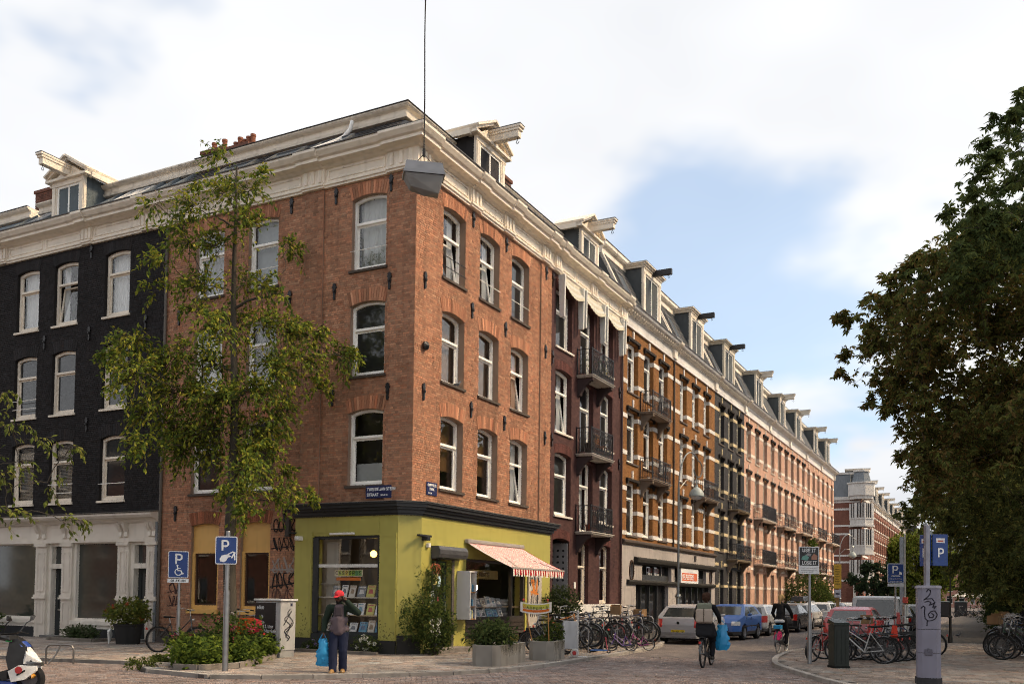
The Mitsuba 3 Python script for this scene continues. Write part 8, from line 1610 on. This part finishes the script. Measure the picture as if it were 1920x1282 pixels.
for s in (-1, 1):
    m = MB(f, BK); m.tube([(.32, s*.36, 1.0), (.30, s*.46, 1.0)], .02, 7); m.tube([(.36, s*.33, 1.0), (.44, s*.44, .97)], .008, 5); put(m, 'grip', MS)
    m = MB(f, BK); m.tube([(.38, s*.26, 1.0), (.46, s*.32, 1.16), (.54, s*.36, 1.22)], .010, 6); m.mf(hull([(.52, s*.30, 1.20), (.52, s*.44, 1.22), (.52, s*.44, 1.30), (.53, s*.32, 1.29), (.57, s*.34, 1.21), (.57, s*.41, 1.27)])); put(m, 'mirror', MS, 'mat_satin')
m = MB(f, MW); m.mf(hull(sym([(.0, .17, .10), (.52, .17, .10), (.10, .20, .24), (-.5, .20, .30), (-.4, .2, .14)]))); put(m, 'floor_panel', MS, 'mat_gloss'); m = MB(f, BK); m.mf(hull(sym([(.40, .15, .24), (.40, .15, .40), (.0, .17, .27), (-.1, .17, .22)]))); put(m, 'footboard', MS, 'mat_satin')
m = MB(f, BK); m.mf(hull(sym([(.0, .13, .66), (-.8, .15, .74), (-.8, .12, .82), (.02, .11, .76)]))); put(m, 'seat', MS, 'mat_cloth'); m = MB(f, MW); m.mf(hull(sym([(.0, .14, .28), (.0, .14, .64), (-.85, .15, .72), (-.95, .10, .62), (-.6, .18, .42)]))); put(m, 'rear_fairing', MS, 'mat_gloss')
for s in (-1, 1):
    m = MB(f, (.40, .03, .03)); m.poly(Point(.62, .40).buffer(.06), 0, .004, 'sz'); m.v[-1][:, 1] += s*.207; put(m, 'round_emblem', MS, 'mat_satin'); m = MB(f, (.012, .012, .014)); m.poly(unary_union([LineString([(.60, .32), (.72, .39)]).buffer(.014), LineString([(.62, .28), (.70, .33)]).buffer(.010)]), 0, .005, 'sz'); m.v[-1][:, 1] += s*.207; put(m, 'emblem_stripe', MS)
    m = MB(f, (.45, .03, .02)); m.poly(Polygon([(.05, .12), (.25, .12), (.2, .2), (.1, .2)]), 0, .004, 'sz'); m.v[-1][:, 1] += s*.203; put(m, 'red_decal', MS, 'mat_satin'); m = MB(f, (.55, .35, .02)); m.poly(Polygon([(.12, .18), (.2, .18), (.17, .23)]), 0, .006, 'sz'); m.v[-1][:, 1] += s*.203; put(m, 'yellow_decal', MS, 'mat_satin')
m = MB(f, (.03, .03, .035)); m.mf(hull(sym([(.90, .06, .52), (.92, .04, .46), (.74, .17, .50), (.72, .16, .54)]))); put(m, 'headlight', MS, 'mat_darkglass')
for xq in (.72, -.62):
    W_ = key('wheel', MS); m = MB(f, (.016, .016, .017)); m.lathe([(.14, -.05), (.20, -.06), (.235, -.03), (.24, 0), (.235, .03), (.20, .06), (.14, .05)], 26, (xq, 0, .24), ax=1); put(m, 'tyre', W_, 'mat_cloth', smooth=40); m = MB(f, (.10, .10, .11)); m.lathe([(0, -.04), (.05, -.05), (.145, -.045), (.145, .045), (.05, .05), (0, .04)], 20, (xq, 0, .24), ax=1); put(m, 'rim', W_, 'mat_metal', smooth=40)
m = MB(f, BK); m.mf(hull(sym([(.58, .07, .44), (.86, .07, .40), (.72, .07, .50)]))); m.tube([(.72, .08, .24), (.60, .06, .6)], .02, 6); m.tube([(.72, -.08, .24), (.60, -.06, .6)], .02, 6); put(m, 'fork', MS, 'mat_satin'); m = MB(f, (.55, .25, .02)); m.mf(hull(sym([(.83, .11, .30), (.80, .14, .26), (.79, .12, .34)]))); put(m, 'indicator', MS, 'mat_gloss')
# ---------------------------------------------------------------- people
def sph(p, r, k=14): return m3.Manifold.sphere(r, k).translate([float(q) for q in p])
def bones(L, grow=0., k=14): 
    o = m3.Manifold()
    for p, r, q, s in L: o = o+m3.Manifold.batch_hull([sph(p, r+grow, k), sph(q, s+grow, k)])
    return o
def soft(man, step=.03, it=8):
    q = man.refine_to_length(step).to_mesh(); t = trimesh.Trimesh(np.array(q.vert_properties)[:, :3], np.array(q.tri_verts), process=True); trimesh.smoothing.filter_taubin(t, .5, .53, it); return t
def hand(w, d, pl, side, curl=.7, r=.0085, thumb=1):
    """palm and five fingers from wrist w along d; pl = palm normal; side = towards the thumb"""
    w, d, pl, side = [np.array(q, float) for q in (w, d, pl, side)]; d, pl, side = unit(d), unit(pl), unit(side); o = m3.Manifold.batch_hull([sph(w, .024), sph(w+d*.085+side*.028, .013), sph(w+d*.085-side*.030, .012), sph(w+d*.04+side*.028, .014)])
    for i, (off, ln) in enumerate(((.031, .074), (.011, .083), (-.010, .078), (-.030, .062))):
        p = w+d*.085+side*off; dd = d; q = p
        for j, fr in enumerate((.44, .32, .24)):
            a = curl*(.5+.45*j); dd = unit(d*math.cos(a)+pl*math.sin(a)); n = q+dd*ln*fr; o = o+m3.Manifold.batch_hull([sph(q, r*(1.05-.1*j), 10), sph(n, r*(.95-.1*j), 10)]); q = n
    t0 = w+d*.03+side*.030; t1 = t0+unit(side*.75+d*.6+pl*.35)*.040; t2 = t1+unit(d*.8+pl*.6+side*.1)*.032; return o+m3.Manifold.batch_hull([sph(t0, .013), sph(t1, .0105)])+m3.Manifold.batch_hull([sph(t1, .0105), sph(t2, .008)])
def head(c, fw, up, s=1.):
    """skull, jaw, nose, ears, brow; c = middle of the head"""
    c, fw, up = np.array(c, float), unit(np.array(fw, float)), unit(np.array(up, float)); lf = np.cross(up, fw); P = lambda a, b, z: c+fw*a*s+lf*b*s+up*z*s
    o = m3.Manifold.batch_hull([sph(P(-.015, .02, .04), .078*s), sph(P(-.015, -.02, .04), .078*s), sph(P(.025, 0, .03), .068*s)])+m3.Manifold.batch_hull([sph(P(.03, .03, -.02), .045*s), sph(P(.03, -.03, -.02), .045*s), sph(P(.058, .0, -.085), .026*s), sph(P(.0, .045, -.05), .024*s), sph(P(.0, -.045, -.05), .024*s)])
    o = o+m3.Manifold.batch_hull([sph(P(.082, 0, .015), .009*s, 8), sph(P(.106, 0, -.022), .012*s, 8), sph(P(.085, .012, -.025), .009*s, 8), sph(P(.085, -.012, -.025), .009*s, 8)])+m3.Manifold.batch_hull([sph(P(.075, .018, -.058), .010*s, 8), sph(P(.075, -.018, -.058), .010*s, 8), sph(P(.082, 0, -.056), .009*s, 8)])
    for q in (-1, 1): o = o+m3.Manifold.batch_hull([sph(P(-.01, q*.076, .015), .014*s, 8), sph(P(-.012, q*.080, -.02), .010*s, 8)])
    return o, P
def face(f, K, P, skin, s=1.):
    for q in (-1, 1):
        m = MB(f, (.5, .48, .45)); m.mf(sph(P(.071, q*.030, .008), .011*s, 10)); put(m, 'eye', K, 'mat_gloss', smooth=60); m = MB(f, (.02, .015, .012)); m.mf(sph(P(.079, q*.030, .008), .005*s, 8)); put(m, 'pupil', K, 'mat_gloss'); m = MB(f, (.02, .015, .012)); m.mf(m3.Manifold.batch_hull([sph(P(.078, q*.015, .028), .005*s, 6), sph(P(.070, q*.045, .028), .004*s, 6)])); put(m, 'eyebrow', K)
    m = MB(f, np.array(skin)*np.array([.7, .45, .45])); m.mf(m3.Manifold.batch_hull([sph(P(.085, .016, -.058), .005*s, 6), sph(P(.085, -.016, -.058), .005*s, 6)])); put(m, 'mouth', K)
def wear(f, K, man, name, col, step=.035, it=6, mt='mat_cloth', wrinkle=.006, freq=9., label=None):
    t = soft(man, step, it); v = np.array(t.vertices); n = np.array(t.vertex_normals); v = v+n*((meshkit.fbm(v*freq, 3, seed=len(v) % 97)-.5)*2*wrinkle)[:, None]
    m = MB(f, col, .35); m.raw(v, np.array(t.faces)); return put(m, name, K, mt, smooth=True, label=label)
# pedestrian: x forward, y to his left
PM_ = thing('person', 'man in red cap and dark green padded jacket walking with a blue plastic bag', 'person'); f = turned(1.95, -5.55, -62, .06)
SK = (.085, .045, .032)
hipL, hipR, kL, kR, aL, aR = (0, .09, .86), (0, -.09, .86), (.06, .09, .47), (.10, -.10, .48), (-.02, .085, .10), (.20, -.085, .10)
shL, shR = (-.01, .20, 1.36), (-.01, -.20, 1.36); elL, wrL = (.10, .40, 1.27), (.09, .17, 1.50); elR, wrR = (-.03, -.30, 1.09), (.06, -.31, .86)
LB = [((0, .08, .88), .11, (0, -.08, .88), .11), ((0, 0, .90), .125, (.02, 0, 1.10), .13), ((.02, 0, 1.10), .135, (-.01, 0, 1.30), .12), (shL, .06, shR, .06), ((-.01, 0, 1.34), .09, (0, 0, 1.44), .055), ((0, 0, 1.43), .052, (.02, 0, 1.50), .05)]
LEG = [(hipL, .095, kL, .065), (kL, .062, aL, .042), (hipR, .095, kR, .065), (kR, .062, aR, .042)]; ARM = [(shL, .055, elL, .042), (elL, .04, wrL, .028), (shR, .055, elR, .042), (elR, .04, wrR, .028)]
hd, P = head((.035, -.01, 1.585), (.93, -.35, -.22), (.15, 0, 1)); 
hL = hand(wrL, (-.1, -.5, .85), (-.2, -.9, -.2), (.9, -.1, 0), .8); hR = hand(wrR, (.15, 0, -1), (-.2, .9, 0), (1, 0, .1), 1.3)
FT = [((aL[0]-.02, aL[1], .07), .04, (aL[0]+.16, aL[1]+.02, .04), .035), ((aR[0]-.03, aR[1], .06), .04, (aR[0]+.16, aR[1]-.02, .05), .035)]
wear(f, PM_, bones(LB+LEG+ARM+FT)+hd+hL+hR, 'body', SK, .02, 5, wrinkle=0); face(f, PM_, P, SK)
m = MB(f, (.02, .02, .022)); m.mf(m3.Manifold.batch_hull([sph(P(.088, .05, .01), .012, 8), sph(P(.092, .01, .008), .012, 8), sph(P(.086, .05, -.012), .01, 8)])+m3.Manifold.batch_hull([sph(P(.088, -.05, .01), .012, 8), sph(P(.092, -.01, .008), .012, 8), sph(P(.086, -.05, -.012), .01, 8)])); put(m, 'sunglasses', PM_, 'mat_gloss')
wear(f, PM_, bones([((.005, 0, 0), .01, (.005, 0, .01), .01)])*1 if False else m3.Manifold.batch_hull([sph(P(.05, 0, -.10), .032), sph(P(.0, .05, -.06), .025), sph(P(.0, -.05, -.06), .025), sph(P(.055, 0, -.075), .036)]), 'beard', (.012, .010, .010), .015, 2)
cap = m3.Manifold.batch_hull([sph(P(-.015, .02, .062), .083), sph(P(-.015, -.02, .062), .083), sph(P(.025, 0, .055), .076)])-m3.Manifold.batch_hull([sph(P(0, 0, -.2), .2), sph(P(.02, 0, -.12), .168)]); wear(f, PM_, cap, 'cap', (.50, .035, .045), .02, 3, wrinkle=.001)
m = MB(f, (.50, .035, .045)); m.mf(m3.Manifold.batch_hull([sph(P(.07, .055, .048), .010, 8), sph(P(.07, -.055, .048), .010, 8), sph(P(.16, .035, .030), .007, 8), sph(P(.16, -.035, .030), .007, 8)])); put(m, 'cap_peak', PM_, 'mat_cloth', smooth=60)
JG = (.016, .026, .018)
jk = bones([((0, .08, .90), .135, (0, -.08, .90), .135), ((.0, 0, .86), .15, (.02, 0, 1.10), .155), ((.02, 0, 1.10), .16, (-.01, 0, 1.32), .135), (shL, .075, shR, .075), ((-.01, 0, 1.36), .10, (0, 0, 1.45), .075)]+[(shL, .085, elL, .07), (elL, .068, wrL, .05), (shR, .085, elR, .07), (elR, .068, (wrR[0]*.95-.0, wrR[1], wrR[2]+.03), .052)])
opening_ = m3.Manifold.hull_points(np.array([(.0, -.165, .60), (.6, -.26, .60), (.6, .24, .60), (.0, .15, .60), (.0, -.08, 1.45), (.6, -.10, 1.45), (.6, .10, 1.45), (.0, .08, 1.45)])); low = m3.Manifold.cube([2, 2, 1]).translate([-1, -1, -.23])
wear(f, PM_, jk-opening_-low, 'jacket', JG, .03, 5, wrinkle=.010, freq=14)
for z in np.arange(.84, 1.34, .075): # quilted seams as thin raised rolls round the jacket
    t = np.linspace(1.15, 5.13, 24); rx = .165 if z < 1.2 else .15; m = MB(f, np.array(JG)*.55); m.tube([(.01+rx*.98*math.cos(a), (rx+.065)*math.sin(a), z+.006*math.sin(3*a)) for a in t], .006, 4); put(m, 'jacket_seam', PM_, 'mat_cloth')
wear(f, PM_, bones([((.01, .085, .92), .128, (.01, -.085, .92), .128), ((.015, .05, 1.1), .135, (.015, -.05, 1.10), .135), ((.03, 0, .90), .15, (.035, 0, 1.12), .15), ((.03, 0, 1.10), .145, (0, 0, 1.34), .118)])-m3.Manifold.cube([2, 2, 1]).translate([-1, -1, -.20]), 'shirt', (.105, .082, .092), .03, 4, wrinkle=.008)
m = MB(f, (.045, .036, .042)); m.mf(m3.Manifold.batch_hull([sph((.14, .05, 1.22), .03), sph((.14, -.05, 1.22), .03), sph((.12, .05, 1.36), .03), sph((.12, -.05, 1.36), .03)])); put(m, 'scarf', PM_, 'mat_cloth', smooth=60)
wear(f, PM_, bones([((0, .08, .86), .125, (0, -.08, .86), .125), (hipL, .115, kL, .092), (kL, .090, (aL[0], aL[1], .09), .085), (hipR, .115, kR, .092), (kR, .090, (aR[0], aR[1], .09), .085)])-m3.Manifold.cube([2, 2, 1]).translate([-1, -1, -.955]), 'trousers', (.014, .018, .040), .03, 4, wrinkle=.010)
for i, (a, s) in enumerate(((aL, 1), (aR, -1))): m = MB(f, (.30, .17, .06)); m.mf(m3.Manifold.batch_hull([sph((a[0]-.05, a[1], .055), .045), sph((a[0]+.03, a[1], .075), .05), sph((a[0]+.17, a[1]+.015*s, .045), .042)])-m3.Manifold.cube([2, 2, 1]).translate([-1, -1, -1])); put(m, 'shoe', PM_, 'mat_satin', smooth=60); m = MB(f, (.40, .36, .28)); m.box(a[0]-.10, a[0]+.20, a[1]-.045, a[1]+.05, -.005, .02); put(m, 'shoe_sole', PM_)
def plastic_bag(label, fr, c, h, w, d, col, seed, text_=None):
    B = thing('plastic_bag', label, 'bag'); rng = np.random.default_rng(seed); n = 18; rows = 12; m = MB(fr, col, .2); V = []
    for j in range(rows):
        t = j/(rows-1); ww = w*(.55+.45*min(1, (1-t)*1.6))*(1 if j else .8); dd = d*(.25+.75*math.sin(math.pi*min(1, (1-t)*.8+.1))); 
        for i in range(n): a = 2*np.pi*i/n; r = 1+.10*rng.normal(); V.append((c[0]+dd*.5*math.cos(a)*r, c[1]+ww*.5*math.sin(a)*r+.02*rng.normal(), c[2]-h+h*t+.012*rng.normal()))
    i, j = np.meshgrid(np.arange(n), np.arange(rows-1)); F = np.stack([j*n+i, j*n+(i+1) % n, (j+1)*n+(i+1) % n, (j+1)*n+i], -1).reshape(-1, 4); F = np.vstack([F, [[0, n//4, n//2, 3*n//4]]]); m.raw(V, F); put(m, 'sack', B, 'mat_satin', smooth=50)
    m = MB(fr, col)
    for s in (-.35, .35): m.tube([(c[0], c[1]+w*s, c[2]-.04), (c[0], c[1]+w*s*.4, c[2]+.06), (c[0], c[1], c[2]+.12)], .010, 5)
    put(m, 'handle', B, 'mat_satin')
plastic_bag('bright blue plastic bag hanging from the pedestrian hand', f, (.08, -.315, .72), .56, .25, .18, (.02, .26, .52), 3)
# cyclists
def cyclist(label, x, y, ang, bikekind, bikelabel, jacket, trouser, hair, skin, ponytail=False, skirt=None, lean=0., shoe=(.03, .025, .02), seat=(-.25, 0, .98)):
    bk = bike(bikekind, bikelabel, x, y, ang, z=0., lean=lean)
    K = thing('person', label, 'person'); f = turned(x, y, ang, 0.)
    hipL, hipR = (-.22, .10, 1.02), (-.22, -.10, 1.02); pR, pL = (.07, -.13, .20), (-.15, .13, .44); kL, kR = (.18, .13, .86), (.16, -.12, .62); aL, aR = (-.17, .13, .53), (.02, -.13, .28)
    shL, shR = (-.13, .19, 1.50), (-.13, -.19, 1.50); elL, elR = (-.03, .29, 1.25), (-.03, -.30, 1.26); wL, wR = (.17, .28, 1.12), (.17, -.28, 1.12)
    body = [((-.22, .08, 1.04), .115, (-.22, -.08, 1.04), .115), ((-.22, 0, 1.06), .12, (-.19, 0, 1.26), .115), ((-.19, 0, 1.26), .125, (-.14, 0, 1.46), .11), (shL, .055, shR, .055), ((-.13, 0, 1.50), .07, (-.11, 0, 1.60), .05)]
    legs = [(hipL, .095, kL, .066), (kL, .062, aL, .042), (hipR, .095, kR, .066), (kR, .062, aR, .042)]; arms = [(shL, .052, elL, .04), (elL, .038, wL, .027), (shR, .052, elR, .04), (elR, .038, wR, .027)]
    feet = [((aL[0]-.03, aL[1], aL[2]-.06), .035, (aL[0]+.15, aL[1], aL[2]-.07), .03), ((aR[0]-.03, aR[1], aR[2]-.06), .035, (aR[0]+.15, aR[1], aR[2]-.07), .03)]
    hd, P = head((-.085, 0, 1.72), (1, 0, -.1), (.05, 0, 1)); hands = hand(wL, (.7, -.05, -.2), (0, 0, -1), (0, -1, 0), 1.2)+hand(wR, (.7, .05, -.2), (0, 0, -1), (0, 1, 0), 1.2)
    wear(f, K, bones(body+legs+arms+feet)+hd+hands, 'body', skin, .022, 5, wrinkle=0); face(f, K, P, skin)
    hr = m3.Manifold.batch_hull([sph(P(-.022, .022, .05), .089), sph(P(-.022, -.022, .05), .089), sph(P(.015, 0, .06), .078), sph(P(-.05, 0, -.03), .065)])-m3.Manifold.batch_hull([sph(P(.11, .03, -.04), .08), sph(P(.11, -.03, -.04), .08), sph(P(.13, 0, .0), .075)])
    if not ponytail: hr = hr+m3.Manifold.batch_hull([sph(P(-.03, .06, -.02), .05), sph(P(-.03, -.06, -.02), .05), sph(P(-.06, 0, .0), .07), sph(P(-.05, 0, -.07), .045)])
    else: hr = hr+m3.Manifold.batch_hull([sph(P(-.10, 0, .05), .035), sph(P(-.14, 0, -.04), .03)])+m3.Manifold.batch_hull([sph(P(-.14, 0, -.04), .03), sph(P(-.125, .005, -.19), .016)])
    wear(f, K, hr, 'hair', hair, .018, 3, wrinkle=.012, freq=34)
    wear(f, K, bones([((-.22, .08, 1.03), .135, (-.22, -.08, 1.03), .135), ((-.22, 0, 1.04), .14, (-.19, 0, 1.26), .138), ((-.19, 0, 1.26), .145, (-.14, 0, 1.46), .125), (shL, .07, shR, .07), ((-.13, 0, 1.50), .085, (-.12, 0, 1.56), .07), (shL, .072, elL, .058), (elL, .056, wL, .040), (shR, .072, elR, .058), (elR, .056, wR, .040)])-m3.Manifold.cube([3, 3, 1]).translate([-1.5, -1.5, -.03]), 'jacket', jacket, .03, 5, wrinkle=.010)
    wear(f, K, bones([((-.22, .08, 1.03), .125, (-.22, -.08, 1.03), .125), (hipL, .112, kL, .082), (kL, .078, (aL[0], aL[1], aL[2]+.02), .055), (hipR, .112, kR, .082), (kR, .078, (aR[0], aR[1], aR[2]+.02), .055)]), 'trousers', trouser, .03, 4, wrinkle=.007)
    if skirt: wear(f, K, m3.Manifold.batch_hull([sph((-.24, .12, 1.04), .12), sph((-.24, -.12, 1.04), .12), sph((-.36, .13, .82), .08), sph((-.36, -.13, .82), .08), sph((.10, .15, .86), .09), sph((.08, -.15, .80), .09)]), 'skirt', skirt, .035, 4, wrinkle=.015)
    for a in (aL, aR): m = MB(f, shoe); m.mf(m3.Manifold.batch_hull([sph((a[0]-.045, a[1], a[2]-.06), .042), sph((a[0]+.02, a[1], a[2]-.03), .044), sph((a[0]+.16, a[1], a[2]-.07), .036)])); put(m, 'shoe', K, 'mat_satin', smooth=60)
    return K, f, bk
C1, f1, b1 = cyclist('cyclist with short dark hair and pale backpack riding away in the middle of the street', 7.66, 1.95, 94.5, 'black', 'black bicycle ridden by the cyclist with the pale backpack', (.012, .012, .014), (.012, .012, .016), (.045, .022, .014), (.34, .20, .14), skirt=(.013, .013, .015))
BP = thing('backpack', 'grey green and beige backpack worn by the nearer cyclist', 'backpack'); m = MB(f1, (.16, .17, .13), .4)
m.mf(m3.Manifold.batch_hull([sph((-.36, s*.13, z), .055) for s in (-1, 1) for z in (1.44, 1.54)]+[sph((-.30, s*.12, 1.42), .05) for s in (-1, 1)])); put(m, 'top_flap', BP, 'mat_cloth', smooth=50)
m = MB(f1, (.36, .30, .25), .4); m.mf(m3.Manifold.batch_hull([sph((-.38, s*.15, z), .06) for s in (-1, 1) for z in (1.16, 1.40)]+[sph((-.32, s*.14, 1.14), .06) for s in (-1, 1)])); put(m, 'pouch', BP, 'mat_cloth', smooth=50)
m = MB(f1, (.10, .08, .06)); m.box(-.448, -.44, -.012, .012, 1.12, 1.46); put(m, 'zip_seam', BP)
for s in (-1, 1): m = MB(f1, (.20, .18, .14)); m.tube([(-.32, s*.12, 1.52), (-.13, s*.13, 1.585), (-.01, s*.13, 1.45), (-.06, s*.15, 1.24)], .018, 6); put(m, 'strap', BP, 'mat_cloth')
plastic_bag('bright blue shopping bag hanging from the handlebar of the nearer cyclist', f1, (.18, -.34, 1.04), .62, .34, .22, (.02, .25, .50), 5)
C2, f2, b2 = cyclist('cyclist with fair ponytail and black coat riding away farther up the street', 8.0, 9.6, 88, 'pinkguard', 'bicycle with pink skirt guard ridden by the farther cyclist', (.010, .010, .011), (.010, .010, .012), (.34, .23, .11), (.42, .28, .20), ponytail=True)
m = MB(f2, (.55, .03, .15)); 
for s in (-.05, .05): m.poly(Polygon([(-.53+.36*math.cos(t), .345+.36*math.sin(t)) for t in np.linspace(.5, 2.9, 12)]+[(-.53, .40)]), s-.006, s+.006, 'sz')
put(m, 'skirt_guard', b2, 'mat_satin'); m = MB(f2, (.03, .22, .42)); m.mf(m3.Manifold.hull_points(np.array([(x, y, z) for x in (-.70, -.36) for y in (-.10, .10) for z in (.76, .88)]))); put(m, 'carrier_bag', b2, 'mat_cloth'); m = MB(f2, (.5, .5, .5)); m.mf(m3.Manifold.batch_hull([sph((-.36, .12, 1.0), .05), sph((-.36, -.12, 1.0), .05), sph((-.28, 0, 1.02), .06)])); put(m, 'coat_lining', C2, 'mat_cloth', smooth=60)
